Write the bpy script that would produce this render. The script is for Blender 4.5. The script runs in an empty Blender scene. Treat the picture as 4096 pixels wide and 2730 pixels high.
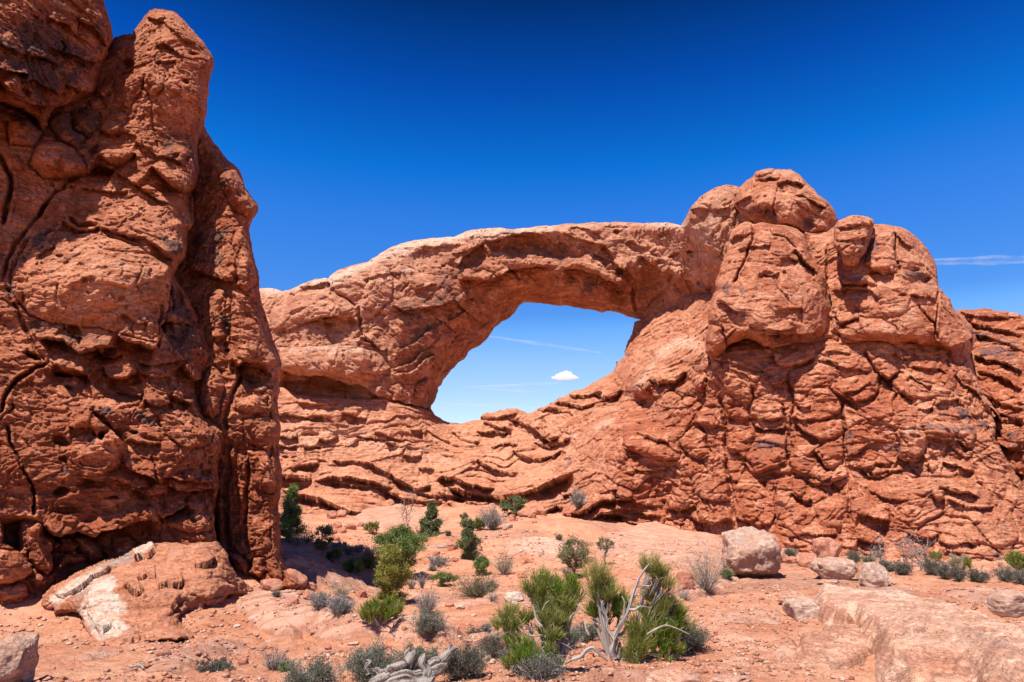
import bpy, math, random
import numpy as np
SC = bpy.context.scene
COL = SC.collection
RNG = np.random.default_rng(7)
random.seed(7)
F32 = np.float32

# ------------------------------------------------------------------ survey camera
# pixel units below are those of the 4096 x 2730 photograph
FPX, CX, CY = 2717.0, 2048.0, 1365.0
PITCH = math.radians(11.44)
EYE = 1.7
CP, SP = math.cos(PITCH), math.sin(PITCH)

def ray(u, v):
    xc = (np.asarray(u, float) - CX) / FPX
    yc = (CY - np.asarray(v, float)) / FPX
    return xc, CP - SP * yc, SP + CP * yc

def at(u, v, D):
    """world point on the sight line of (u, v) at the northing D"""
    dx, dy, dz = ray(u, v)
    t = np.asarray(D, float) / dy
    return dx * t, dy * t, EYE + dz * t

CROPS = {'C1': (0, 0, .5739), 'C2': (0, 800, .5739), 'C3': (0, 1830, .5739), 'C4': (1000, 850, .5739),
         'C5': (1000, 1830, .5739), 'C6': (1800, 1830, .5739), 'C7': (2896, 1830, .5739), 'C8': (2600, 600, .7017),
         'D1': (1700, 850, .5739), 'D2': (2400, 1300, .5739), 'D3': (1100, 1500, .5739), 'D4': (2896, 1200, .5739),
         'D5': (0, 1200, .5739), 'S': (0, 0, 1.0)}

def X(c, x, y):
    ox, oy, s = CROPS[c]
    return ox + x * s, oy + y * s

def PL(c, text):
    """polyline 'x,y x,y' in the units of survey sheet c -> array of pixels"""
    out = []
    for tok in text.split():
        if ':' in tok:
            c, tok = tok.split(':')
        a, b = tok.split(',')
        out.append(X(c, float(a), float(b)))
    return np.array(out, float)

# ------------------------------------------------------------------ noise
def _hash(ix, iy, iz, seed):
    h = (ix.astype(np.uint32) * np.uint32(374761393)) ^ (iy.astype(np.uint32) * np.uint32(668265263)) \
        ^ (iz.astype(np.uint32) * np.uint32(2147483647 - 58)) ^ np.uint32((seed * 974634777) & 0xffffffff)
    h = (h ^ (h >> np.uint32(13))) * np.uint32(1274126177)
    h = (h ^ (h >> np.uint32(16))) * np.uint32(2246822519)
    return h ^ (h >> np.uint32(15))

_G = np.array([(1,1,0),(-1,1,0),(1,-1,0),(-1,-1,0),(1,0,1),(-1,0,1),(1,0,-1),(-1,0,-1),
               (0,1,1),(0,-1,1),(0,1,-1),(0,-1,-1),(1,1,0),(-1,1,0),(0,-1,1),(0,-1,-1)], F32)

def perlin(x, y, z, seed=0):
    x = np.asarray(x, F32); y = np.asarray(y, F32); z = np.asarray(z, F32)
    fx, fy, fz = np.floor(x), np.floor(y), np.floor(z)
    ix, iy, iz = fx.astype(np.int64), fy.astype(np.int64), fz.astype(np.int64)
    x = x - fx; y = y - fy; z = z - fz
    u = x*x*x*(x*(x*6-15)+10); v = y*y*y*(y*(y*6-15)+10); w = z*z*z*(z*(z*6-15)+10)
    def g(a, b, c):
        k = (_hash(ix + a, iy + b, iz + c, seed) & np.uint32(15)).astype(np.int64)
        return _G[k, 0]*(x-a) + _G[k, 1]*(y-b) + _G[k, 2]*(z-c)
    x00 = g(0,0,0)*(1-u) + g(1,0,0)*u
    x10 = g(0,1,0)*(1-u) + g(1,1,0)*u
    x01 = g(0,0,1)*(1-u) + g(1,0,1)*u
    x11 = g(0,1,1)*(1-u) + g(1,1,1)*u
    return (x00*(1-v)+x10*v)*(1-w) + (x01*(1-v)+x11*v)*w

def fbm(x, y, z, octv=4, gain=.5, lac=2.03, seed=0):
    s = 0; a = 1.0; f = 1.0
    for o in range(octv):
        s = s + a*perlin(x*f, y*f, z*f, seed + o*17)
        a *= gain; f *= lac
    return s

def billow(x, y, z, octv=4, gain=.5, seed=0):
    s = 0; a = 1.0; f = 1.0
    for o in range(octv):
        s = s + a*(np.abs(perlin(x*f, y*f, z*f, seed + o*17))*2 - .5)
        a *= gain; f *= 2.03
    return s

def voronoi(x, y, z, seed=0):
    x = np.asarray(x, F32); y = np.asarray(y, F32); z = np.asarray(z, F32)
    ix, iy, iz = np.floor(x).astype(np.int64), np.floor(y).astype(np.int64), np.floor(z).astype(np.int64)
    f1 = np.full(x.shape, 9, F32); f2 = np.full(x.shape, 9, F32); cid = np.zeros(x.shape, F32)
    for a in (-1, 0, 1):
        for b in (-1, 0, 1):
            for c in (-1, 0, 1):
                h = _hash(ix+a, iy+b, iz+c, seed)
                px = ix + a + ((h & np.uint32(1023)).astype(F32)/1023)
                py = iy + b + (((h >> np.uint32(10)) & np.uint32(1023)).astype(F32)/1023)
                pz = iz + c + (((h >> np.uint32(20)) & np.uint32(1023)).astype(F32)/1023)
                d = np.sqrt((px-x)**2 + (py-y)**2 + (pz-z)**2).astype(F32)
                r = ((h >> np.uint32(5)) & np.uint32(255)).astype(F32)/255
                near = d < f1
                f2 = np.where(near, f1, np.minimum(f2, d))
                cid = np.where(near, r, cid)
                f1 = np.where(near, d, f1)
    return f1, f2, cid

def sstep(a, b, x):
    t = np.clip((x-a)/(b-a), 0, 1)
    return t*t*(3-2*t)

# ------------------------------------------------------------------ geometry helpers
class TPS:
    """thin-plate spline through scattered points"""
    def __init__(s, pts, vals, scale=1000., smooth=0.0):
        p = np.asarray(pts, float)/scale; n = len(p)
        s.p, s.sc = p, scale
        r = np.hypot(p[:, None, 0]-p[None, :, 0], p[:, None, 1]-p[None, :, 1])
        K = s.k(r) + smooth*np.eye(n)
        Pm = np.c_[np.ones(n), p]
        A = np.zeros((n+3, n+3)); A[:n, :n] = K; A[:n, n:] = Pm; A[n:, :n] = Pm.T
        s.w = np.linalg.solve(A, np.r_[np.asarray(vals, float), 0, 0, 0])
    @staticmethod
    def k(r):
        return np.where(r > 1e-9, r*r*np.log(np.maximum(r, 1e-9)), 0)
    def __call__(s, u, v):
        u = np.asarray(u, float)/s.sc; v = np.asarray(v, float)/s.sc
        sh = u.shape; u = u.ravel(); v = v.ravel()
        out = s.w[-3] + s.w[-2]*u + s.w[-1]*v
        for i in range(len(s.p)):
            out = out + s.w[i]*s.k(np.hypot(u-s.p[i, 0], v-s.p[i, 1]))
        return out.reshape(sh)

def jitter(poly, amp=3.0, seg=10.0, seed=0, closed=True):
    pts = []
    n = len(poly)
    for i in range(n if closed else n-1):
        a, b = poly[i], poly[(i+1) % n]
        k = max(1, int(np.hypot(*(b-a))/seg))
        for j in range(k):
            pts.append(a + (b-a)*j/k)
    if not closed: pts.append(poly[-1])
    p = np.array(pts)
    z = np.zeros(len(p)) + seed*3.7
    nx = fbm(p[:, 0]/45, p[:, 1]/45, z, 3, .6, seed=3)
    ny = fbm(p[:, 0]/45, p[:, 1]/45, z, 3, .6, seed=9)
    return p + np.c_[nx, ny]*amp

def inside(poly, u, v):
    r = np.zeros(u.shape, bool)
    n = len(poly)
    for i in range(n):
        x1, y1 = poly[i]; x2, y2 = poly[(i+1) % n]
        if y1 == y2: continue
        lo, hi = min(y1, y2), max(y1, y2)
        c = (v >= lo) & (v < hi)
        xi = x1 + (v - y1)*(x2-x1)/(y2-y1)
        r ^= c & (u < xi)
    return r

def near_poly(poly, u, v, closed=True):
    """nearest point, distance, signed side and arc parameter for a polyline"""
    best = np.full(u.shape, 1e18); bu = np.zeros(u.shape); bv = np.zeros(u.shape)
    sgn = np.zeros(u.shape); par = np.zeros(u.shape)
    n = len(poly); L = 0.0
    for i in range(n if closed else n-1):
        a, b = poly[i], poly[(i+1) % n]
        d = b-a; l2 = d@d
        if l2 < 1e-12: continue
        t = np.clip(((u-a[0])*d[0] + (v-a[1])*d[1])/l2, 0, 1)
        qx = a[0]+t*d[0]; qy = a[1]+t*d[1]
        dd = (u-qx)**2 + (v-qy)**2
        m = dd < best
        best = np.where(m, dd, best); bu = np.where(m, qx, bu); bv = np.where(m, qy, bv)
        cr = d[0]*(v-a[1]) - d[1]*(u-a[0])
        sgn = np.where(m, np.sign(cr), sgn)
        ln = math.sqrt(l2)
        par = np.where(m, L + t*ln, par); L += ln
    return np.sqrt(best), bu, bv, sgn, par/max(L, 1e-9)

def bilin(A, ui, vi):
    """sample coarse array A (rows v, cols u) at float indices"""
    h, w = A.shape
    u0 = np.clip(np.floor(ui).astype(int), 0, w-2); v0 = np.clip(np.floor(vi).astype(int), 0, h-2)
    fu = ui-u0; fv = vi-v0
    return (A[v0, u0]*(1-fu)+A[v0, u0+1]*fu)*(1-fv) + (A[v0+1, u0]*(1-fu)+A[v0+1, u0+1]*fu)*fv

def mesh_obj(name, verts, faces, mat, parent=None, attrs=None, smooth=True):
    """faces: (n,3) or (n,4) int array or a list of both arrays"""
    me = bpy.data.meshes.new(name)
    fl = faces if isinstance(faces, list) else [faces]
    fl = [np.asarray(f, np.int32) for f in fl if len(f)]
    verts = np.asarray(verts, F32)
    me.vertices.add(len(verts)); me.vertices.foreach_set('co', verts.ravel())
    nl = sum(f.size for f in fl); nf = sum(len(f) for f in fl)
    me.loops.add(nl); me.polygons.add(nf)
    me.loops.foreach_set('vertex_index', np.concatenate([f.ravel() for f in fl]))
    starts = []; o = 0
    for f in fl:
        k = f.shape[1]; starts.append(o + np.arange(len(f))*k); o += f.size
    me.polygons.foreach_set('loop_start', np.concatenate(starts).astype(np.int32))
    me.update(calc_edges=True)
    if smooth:
        me.polygons.foreach_set('use_smooth', np.ones(nf, bool))
    for k, a in (attrs or {}).items():
        at_ = me.attributes.new(k, 'FLOAT', 'POINT')
        at_.data.foreach_set('value', np.asarray(a, F32).ravel())
    me.validate()
    if mat: me.materials.append(mat)
    ob = bpy.data.objects.new(name, me)
    COL.objects.link(ob)
    if parent: ob.parent = parent
    return ob

def tag(o, label=None, cat=None, group=None, kind=None):
    if label: o['label'] = label
    if cat: o['category'] = cat
    if group: o['group'] = group
    if kind: o['kind'] = kind
    return o

def empty(name, loc, label, cat, group=None):
    o = bpy.data.objects.new(name, None); COL.objects.link(o)
    o.location = loc; o.empty_display_size = .3
    tag(o, label, cat, group)
    return o

def adopt(child, parent):
    """parent a world-space mesh under a moved Empty, keeping it where it is"""
    child.parent = parent
    child.matrix_parent_inverse.identity()
    child.location = [-c for c in parent.location]
# ------------------------------------------------------------------ materials
class NT:
    def __init__(s, name):
        s.m = bpy.data.materials.new(name); s.m.use_nodes = True
        s.t = s.m.node_tree; s.t.nodes.clear()
    def n(s, typ, **kw):
        nd = s.t.nodes.new(typ)
        for k, v in kw.items():
            if k[0] == '_':
                key = k[1:]
                key = int(key) if key.isdigit() else key.replace('_', ' ')
                tgt = nd.inputs[key]
                if isinstance(v, bpy.types.NodeSocket): s.t.links.new(v, tgt)
                else: tgt.default_value = v
            else: setattr(nd, k, v)
        return nd
    def noise(s, vec, scale, detail=6, rough=.55, dist=0.0):
        return s.n('ShaderNodeTexNoise', _Vector=vec, _Scale=scale, _Detail=detail, _Roughness=rough, _Distortion=dist).outputs[0]
    def ramp(s, fac, lo, hi):
        nd = s.n('ShaderNodeMapRange', _0=fac); nd.inputs[1].default_value = lo; nd.inputs[2].default_value = hi
        nd.interpolation_type = 'SMOOTHSTEP'
        return nd.outputs[0]
    def math(s, op, a, b=0.0):
        return s.n('ShaderNodeMath', operation=op, _0=a, _1=b).outputs[0]
    def mix(s, f, a, b, blend='MIX'):
        nd = s.n('ShaderNodeMix', data_type='RGBA', blend_type=blend)
        for i, v in ((0, f), (6, a), (7, b)):
            if isinstance(v, bpy.types.NodeSocket): s.t.links.new(v, nd.inputs[i])
            else:
                nd.inputs[i].default_value = v if i == 0 or len(v) == 4 else (*v, 1)
        return nd.outputs[2]
    def attr(s, name):
        return s.n('ShaderNodeAttribute', attribute_name=name).outputs['Fac']
    def out(s, shader):
        s.n('ShaderNodeOutputMaterial', _Surface=shader)
        return s.m

def rock_mat(name, red, mid, pale, varn, sc=1.0, bump=.25, strata=.35, tilt=(0, 0, 0), bscale=1.0):
    """sandstone: iron-red body, lighter weathered skin, bleached and varnished stains"""
    k = NT(name)
    co = k.n('ShaderNodeTexCoord').outputs['Object']
    st = k.n('ShaderNodeMapping', _Vector=co)
    st.inputs['Rotation'].default_value = tilt
    st.inputs['Scale'].default_value = (.35, .35, 4.5)
    n1 = k.noise(co, .30*sc, 8, .6, .3)
    n2 = k.noise(co, 1.7*sc, 8, .62, .5)
    n3 = k.noise(st.outputs[0], 1.1*sc, 6, .6, .4)
    n4 = k.noise(co, 9*sc, 6, .6)
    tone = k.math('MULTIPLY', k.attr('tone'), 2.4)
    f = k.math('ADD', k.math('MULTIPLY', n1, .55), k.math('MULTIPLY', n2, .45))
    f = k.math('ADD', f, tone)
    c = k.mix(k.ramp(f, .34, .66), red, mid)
    c = k.mix(k.math('MULTIPLY', k.ramp(n3, .5, .72), strata), c, tuple(min(1, x*1.35+.03) for x in mid))
    c = k.mix(k.math('MULTIPLY', k.ramp(n3, .5, .3), strata*.8), c, tuple(x*.68 for x in red))
    pf = k.math('ADD', k.attr('pale'), k.math('MULTIPLY', k.math('SUBTRACT', n2, .5), 1.1))
    c = k.mix(k.ramp(pf, .25, .85), c, pale)
    n6 = k.noise(co, .9*sc, 7, .6, .8)
    c = k.mix(k.math('MULTIPLY', k.ramp(n6, .53, .58), .5), c, tuple(min(1, x*1.3+.02) for x in mid))
    c = k.mix(k.math('MULTIPLY', k.ramp(n6, .42, .37), .45), c, tuple(.55*a+.45*b for a, b in zip(red, varn)))
    vf = k.math('ADD', k.attr('varn'), k.math('MULTIPLY', k.math('SUBTRACT', n2, .5), 1.5))
    vf = k.math('ADD', vf, k.math('MULTIPLY', k.math('SUBTRACT', n4, .5), .5))
    n7 = k.noise(co, .42*sc, 5, .55, .6)
    vf = k.math('ADD', vf, k.math('MULTIPLY', k.ramp(n7, .54, .64), .22))
    c = k.mix(k.math('MULTIPLY', k.ramp(vf, .30, .52), .85), c, varn)
    c = k.mix(k.ramp(n4, .35, .75), k.mix(1.0, c, (.82, .8, .8), 'MULTIPLY'), k.mix(1.0, c, (1.12, 1.12, 1.1), 'MULTIPLY'))
    b1 = k.noise(co, 4*sc*bscale, 10, .68, .2)
    b2 = k.noise(st.outputs[0], 3.2*sc*bscale, 8, .65, .3)
    b3 = k.noise(co, 1.9*sc*bscale, 7, .6, 1.0)
    b4 = k.noise(st.outputs[0], 1.6*sc*bscale, 6, .6, .8)
    sc3 = k.math('ADD', k.ramp(b3, .46, .48), k.ramp(b3, .56, .58)); sc4 = k.math('ADD', k.ramp(b4, .44, .455), k.ramp(b4, .55, .565))
    hb = k.math('ADD', k.math('MULTIPLY', b1, .6), k.math('MULTIPLY', b2, .5))
    hb = k.math('ADD', hb, k.math('MULTIPLY', k.math('ADD', sc3, sc4), .16))
    bp = k.n('ShaderNodeBump', _Height=hb, _Strength=1.0, _Distance=bump/sc)
    p = k.n('ShaderNodeBsdfPrincipled', _Base_Color=c, _Roughness=.92, _Normal=bp.outputs[0])
    p.inputs['Specular IOR Level'].default_value = .18
    return k.out(p.outputs[0])

def soil_mat(name):
    """red desert sand with slickrock (attribute slick) and paler trail (attribute pale)"""
    k = NT(name)
    co = k.n('ShaderNodeTexCoord').outputs['Object']
    n1 = k.noise(co, .45, 8, .6, .4)
    n2 = k.noise(co, 3.0, 8, .65, .3)
    n3 = k.noise(co, 22, 8, .7)
    st = k.n('ShaderNodeMapping', _Vector=co)
    st.inputs['Rotation'].default_value = (0, 0, .5)
    st.inputs['Scale'].default_value = (.7, 3.5, 3.5)
    n5 = k.noise(st.outputs[0], 1.2, 7, .62, .6)
    f = k.math('ADD', k.math('MULTIPLY', n1, .6), k.math('MULTIPLY', n2, .4))
    sand = k.mix(k.ramp(f, .36, .64), (.47, .185, .098), (.64, .325, .20))
    rock = k.mix(k.ramp(n5, .36, .66), (.44, .20, .125), (.63, .36, .25))
    slick = k.ramp(k.math('ADD', k.attr('slick'), k.math('MULTIPLY', k.math('SUBTRACT', n2, .5), .9)), .35, .65)
    c = k.mix(slick, sand, rock)
    pf = k.math('ADD', k.attr('pale'), k.math('MULTIPLY', k.math('SUBTRACT', n2, .5), .9))
    c = k.mix(k.ramp(pf, .2, .95), c, (.76, .53, .40))
    # loose grit: light chips and dark chips
    vr = k.n('ShaderNodeTexVoronoi', _Vector=co, _Scale=26.0, _Randomness=1.0)
    chip = k.ramp(vr.outputs['Distance'], .30, .16)
    pick = k.n('ShaderNodeSeparateColor', _Color=vr.outputs['Color'])
    grit = k.math('MULTIPLY', chip, k.ramp(pick.outputs[0], .62, .70))
    grit = k.math('MULTIPLY', grit, k.math('SUBTRACT', 1.0, k.math('MULTIPLY', slick, .7)))
    chipc = k.mix(pick.outputs[1], (.30, .12, .07), (.72, .50, .38))
    c = k.mix(k.math('MULTIPLY', grit, .75), c, chipc)
    c = k.mix(k.ramp(n3, .3, .75), k.mix(1.0, c, (.84, .82, .82), 'MULTIPLY'), k.mix(1.0, c, (1.1, 1.1, 1.1), 'MULTIPLY'))
    hb = k.math('ADD', k.math('MULTIPLY', n3, .35), k.math('MULTIPLY', n2, .9))
    hb = k.math('ADD', hb, k.math('MULTIPLY', grit, .35))
    hb = k.math('ADD', hb, k.math('MULTIPLY', k.math('MULTIPLY', n5, slick), .9))
    bp = k.n('ShaderNodeBump', _Height=hb, _Strength=1.0, _Distance=.10)
    p = k.n('ShaderNodeBsdfPrincipled', _Base_Color=c, _Roughness=.95, _Normal=bp.outputs[0])
    p.inputs['Specular IOR Level'].default_value = .12
    return k.out(p.outputs[0])

def leaf_mat(name, a, b, c3=None, trans=.25, rough=.7):
    k = NT(name)
    t = k.attr('tint')
    c = k.mix(t, a, b)
    if c3: c = k.mix(k.ramp(t, .82, .95), c, c3)
    d = k.n('ShaderNodeBsdfPrincipled', _Base_Color=c, _Roughness=rough)
    d.inputs['Specular IOR Level'].default_value = .2
    tr = k.n('ShaderNodeBsdfTranslucent', _Color=c)
    mx = k.n('ShaderNodeMixShader', _Fac=trans, _1=d.outputs[0], _2=tr.outputs[0])
    return k.out(mx.outputs[0])

def wood_mat(name, a, b, scale=14, grain=False):
    k = NT(name)
    co = k.n('ShaderNodeTexCoord').outputs['Object']
    mp = k.n('ShaderNodeMapping', _Vector=co)
    mp.inputs['Scale'].default_value = (1, 1, .25)
    n = k.noise(mp.outputs[0], scale, 8, .65, 1.2)
    g = k.math('ADD', k.math('MULTIPLY', n, .6), k.math('MULTIPLY', k.attr('tint'), .4)) if grain else n
    c = k.mix(k.ramp(g, .36, .64), a, b)
    bp = k.n('ShaderNodeBump', _Height=n, _Strength=.8, _Distance=.02)
    p = k.n('ShaderNodeBsdfPrincipled', _Base_Color=c, _Roughness=.85, _Normal=bp.outputs[0])
    p.inputs['Specular IOR Level'].default_value = .2
    return k.out(p.outputs[0])

RED, MID, PALE, VARN = (.36, .115, .055), (.51, .205, .115), (.70, .43, .29), (.115, .062, .052)
M_TOWER = rock_mat('tower_sandstone', (.36, .10, .043), (.55, .21, .108), (.68, .38, .23), (.11, .062, .055), 1.6, .17, .35, (.0, .12, 0))
M_ARCH = rock_mat('arch_sandstone', (.47, .18, .095), (.63, .30, .18), (.78, .53, .38), (.20, .095, .075), .55, .18, .30)
M_CLIFF = rock_mat('cliff_sandstone', (.42, .12, .055), (.62, .275, .155), (.76, .47, .32), (.17, .095, .09), .8, .16, .35)
M_SLAB = rock_mat('slab_sandstone', (.46, .215, .135), (.60, .36, .25), (.68, .49, .37), (.32, .19, .15), 2.4, .10, .3)
M_TOE = rock_mat('toe_sandstone', (.40, .145, .072), (.54, .23, .13), (.62, .47, .37), (.36, .25, .21), 2.0, .12, .3)
M_BOULDER = rock_mat('boulder_sandstone', (.40, .15, .085), (.54, .26, .17), (.66, .45, .34), (.22, .12, .10), 3.5, .06, .25)
M_PALEROCK = rock_mat('pale_boulder_sandstone', (.40, .22, .15), (.54, .36, .27), (.62, .49, .39), (.24, .14, .115), 3.0, .06, .25)
M_SOIL = soil_mat('red_sand')
M_JUN = leaf_mat('juniper_green', (.09, .14, .035), (.215, .27, .075), (.27, .29, .10))
M_JUNY = leaf_mat('juniper_olive', (.17, .175, .03), (.36, .34, .075), (.42, .36, .10))
M_PIN = leaf_mat('pinyon_green', (.085, .115, .042), (.18, .215, .085), (.24, .25, .12))
M_OLIVE = leaf_mat('olive_leaf', (.12, .12, .05), (.25, .23, .11), (.32, .28, .16))
M_EPH = leaf_mat('joint_fir_green', (.13, .155, .03), (.36, .36, .085), (.50, .42, .14), .3)
M_EPHB = leaf_mat('joint_fir_bright', (.09, .16, .015), (.24, .31, .035), (.36, .33, .06), .3)
M_EPHY = leaf_mat('joint_fir_straw', (.24, .23, .06), (.44, .40, .13), (.50, .32, .12), .25)
M_SAGE = leaf_mat('sage_grey', (.125, .135, .085), (.27, .265, .195), (.36, .33, .27))
M_BLACK = leaf_mat('blackbrush', (.085, .085, .058), (.19, .18, .13), (.29, .26, .21))
M_BLUE = leaf_mat('sage_bluegrey', (.205, .195, .175), (.37, .345, .315), (.46, .42, .39))
M_DRY = leaf_mat('dry_straw', (.34, .25, .15), (.55, .44, .30), (.62, .54, .42), .2)
M_ASH = leaf_mat('ash_leaf', (.16, .20, .06), (.34, .36, .15), (.42, .40, .22), .35)
M_TWIG = leaf_mat('grey_twig', (.17, .135, .115), (.31, .265, .24), (.42, .38, .35), 0.0)
M_TWIGD = leaf_mat('dark_twig', (.10, .075, .06), (.20, .16, .135), (.30, .26, .23), 0.0)
M_BARK = wood_mat('juniper_bark', (.13, .085, .062), (.27, .20, .16), 18)
M_WHITE = wood_mat('bleached_wood', (.17, .13, .11), (.42, .365, .325), 34, True)
M_LOG = wood_mat('weathered_log', (.085, .055, .042), (.33, .275, .235), 34, True)
# ------------------------------------------------------------------ sandstone faces
def strata_h(x, y, z, lh, tilt, seed, sharp=.75):
    """ledgy bedding: each bed swells and is undercut at its foot; beds fade in and out"""
    w = fbm(x/(lh*6), y/(lh*6), z/(lh*6), 3, .55, seed=seed)
    t = (z + tilt*x)/lh + w*1.6
    i = np.floor(t); f = t-i
    amp = .5 + .9*perlin(x/(lh*5), y/(lh*5), i*3.3, seed+5)
    r = ((_hash(i.astype(np.int64), i.astype(np.int64)*0, i.astype(np.int64)*0, seed) & np.uint32(255)).astype(F32)/255)
    prof = sstep(0, .16, f)*(1-sharp*f**1.7)
    return np.clip(amp, 0, 1.4)*(prof*(.55+.6*r) - .35)

def terrace(q, n):
    t = q*n; i = np.floor(t); f = t-i
    return (i + sstep(.40, .60, f))/n

def sandstone(x, y, z, sc=1.0, lump=.5, mid=.25, terr=.22, strat=.25, lh=1.2, tilt=0.0, block=.35, bs=(2.6, 2.6, 1.5),
              fine=.06, pits=.12, seed=0, tmask=None, bmask=None, smask=None):
    """relief in metres for world points; lengths scale with sc"""
    x, y, z = [np.asarray(a, F32)/sc for a in (x, y, z)]
    wx = fbm(x/2.2, y/2.2, z/2.2, 3, .5, seed=seed+41)*.7
    wz = fbm(x/2.2, y/2.2, z/2.2, 3, .5, seed=seed+43)*.45
    h = lump*fbm(x/6, y/6, z/5, 3, .5, seed=seed)
    h = h - mid*billow(x/2.4+wx, y/2.4, z/1.7+wz, 3, .5, seed=seed+7)
    tm = 1 if tmask is None else tmask
    q = fbm((x+wx)/2.3, y/2.3, (z+.35*x*tilt)/1.5, 4, .52, seed=seed+13)
    h = h + tm*terr*(terrace(q, 4.0) - q*.55)*2.2
    q2 = fbm((x+wx)/.9, y/.9, z/.6, 3, .5, seed=seed+19)
    h = h + tm*terr*.30*(terrace(q2, 3.0) - q2*.5)*2
    if strat:
        sm = 1 if smask is None else smask
        h = h + sm*strat*strata_h(x+wx*.4, y, z+wz*.5, lh, tilt, seed+23)
        h = h + sm*strat*.38*strata_h(x+wx*.4, y, z+wz*.5, lh*.37, tilt, seed+29)
    if block:
        bm = 1 if bmask is None else bmask
        f1, f2, cid = voronoi((x+wx*.8)/bs[0], y/bs[1], (z+wz*.8+.3*tilt*x)/bs[2], seed+31)
        gap = f2-f1
        h = h + bm*block*((cid-.5)*1.5 - .7*np.exp(-(gap/.035)**2) + .22*sstep(0, .2, gap) - .1)
        f1, f2, cid = voronoi((x+wx)/bs[0]*2.3, y/bs[1]*2.3, (z+wz)/bs[2]*2.6, seed+37)
        gap = f2-f1
        g = sstep(-.1, .35, perlin(x/3, y/3, z/2, seed+47))
        h = h + bm*g*block*.42*((cid-.5)*1.5 - .7*np.exp(-(gap/.045)**2) + .2*sstep(0, .2, gap)-.1)
    if pits:
        f1, f2, cid = voronoi(x/1.1, y/1.1, z/.75, seed+53)
        g = sstep(.05, .4, perlin(x/4, y/4, z/3, seed+59))
        h = h - pits*g*(cid > .6)*(1-sstep(.12, .33, f1))
    q3 = fbm((x+wx*.5)/.36, y/.36, z/.2, 3, .55, seed=seed+67)
    h = h + tm*terr*.10*(terrace(q3, 3.0) - q3*.4)*2
    h = h + fine*fbm(x/.45, y/.45, z/.32, 4, .6, seed=seed+61)*1.2
    return h*sc

def apply_feats(feats, U, V, h, cols, wamp=7.0, kB=1.0, kK=1.0, kL=1.0):
    """hand-surveyed ledges, joints, blocks, hollows and stains"""
    zz = np.zeros(U.shape, F32)
    wu_ = wamp*fbm(U/60, V/60, zz, 3, .6, seed=71)
    wv_ = wamp*fbm(U/60, V/60, zz+5, 3, .6, seed=72)
    hv = 1 + .9*perlin(U/90, V/90, zz+9, 77)
    Uw, Vw = U+wu_, V+wv_
    for ft in feats:
        k = ft[0]; ft = list(ft)
        if k in 'BPRKL': ft[2] = ft[2]*{'B': kB, 'K': kK}.get(k, kL)
        if k == 'K': ft[3] = max(3.2, ft[3]*.55)
        if k == 'L':
            _, c, H, wd, wu, txt = ft; p = PL(c, txt); mg = 3*max(wd, wu)+wamp*2; closed = False
        elif k == 'K':
            _, c, H, w, txt = ft; p = PL(c, txt); mg = 3*w+wamp*2; closed = False
        elif k in 'BR':
            _, c, H, w, txt = ft[:5]; p = PL(c, txt); mg = 30+wamp*2; closed = True
        elif k == 'P':
            _, c, H, px, py, ru, rv = ft[:7]; s = CROPS[c][2]; px, py = X(c, px, py); ru *= s; rv *= s
            mg = 0; p = np.array([[px-1.8*max(ru, rv)-20, py-1.8*max(ru, rv)-20], [px+1.8*max(ru, rv)+20, py+1.8*max(ru, rv)+20]])
        elif k == 'C':
            _, layer, H, w, c, txt = ft; p = PL(c, txt); mg = 3*w+20; closed = True
        m = (U > p[:, 0].min()-mg) & (U < p[:, 0].max()+mg) & (V > p[:, 1].min()-mg) & (V < p[:, 1].max()+mg)
        if not m.any(): continue
        u, v = Uw[m], Vw[m]
        if k == 'L':
            d, _, _, s, t = near_poly(p, u, v, False)
            tp = sstep(0, .10, t)*sstep(1, .90, t)*np.clip(hv[m], .35, 1.6)
            below = np.exp(-(d/wd)**1.3); above = np.exp(-(d/wu)**2)
            h[m] += H*tp*np.where(s > 0, -below, .55*above)
        elif k == 'K':
            d, _, _, s, t = near_poly(p, u, v, False)
            tp = (.25+.75*sstep(0, .06, t)*sstep(1, .94, t))*np.clip(hv[m], .4, 1.5)
            h[m] -= H*tp*np.exp(-(d/w)**2)
            h[m] += .18*H*np.exp(-((d-2.2*w)/(1.4*w))**2)*tp
        elif k == 'B':
            ins = inside(p, u, v); d, _, _, _, _ = near_poly(p, u, v)
            q = 1-np.clip(d/w, 0, 1)
            h[m] += np.where(ins, H*np.sqrt(np.maximum(0, 1-q*q)), -.22*abs(H)*np.exp(-(d/7)**2))
        elif k == 'R':
            ins = inside(p, u, v); d, _, _, _, _ = near_poly(p, u, v)
            h[m] -= np.where(ins, H*sstep(0, 1, np.clip(d/w, 0, 1)), 0)
        elif k == 'P':
            a = ft[7] if len(ft) > 7 else 0
            ca, sa = math.cos(a), math.sin(a)
            du, dv = u-px, v-py
            r = np.sqrt(((du*ca+dv*sa)/ru)**2 + ((-du*sa+dv*ca)/rv)**2)
            h[m] -= H*(1-sstep(.45, 1.05, r))
        elif k == 'C':
            ins = inside(p, u, v); d, _, _, _, _ = near_poly(p, u, v)
            q = np.where(ins, sstep(-w, w, d), sstep(-w, w, -d))
            if layer not in cols: cols[layer] = np.zeros(U.shape)
            cols[layer][m] += H*q
    return h

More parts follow.
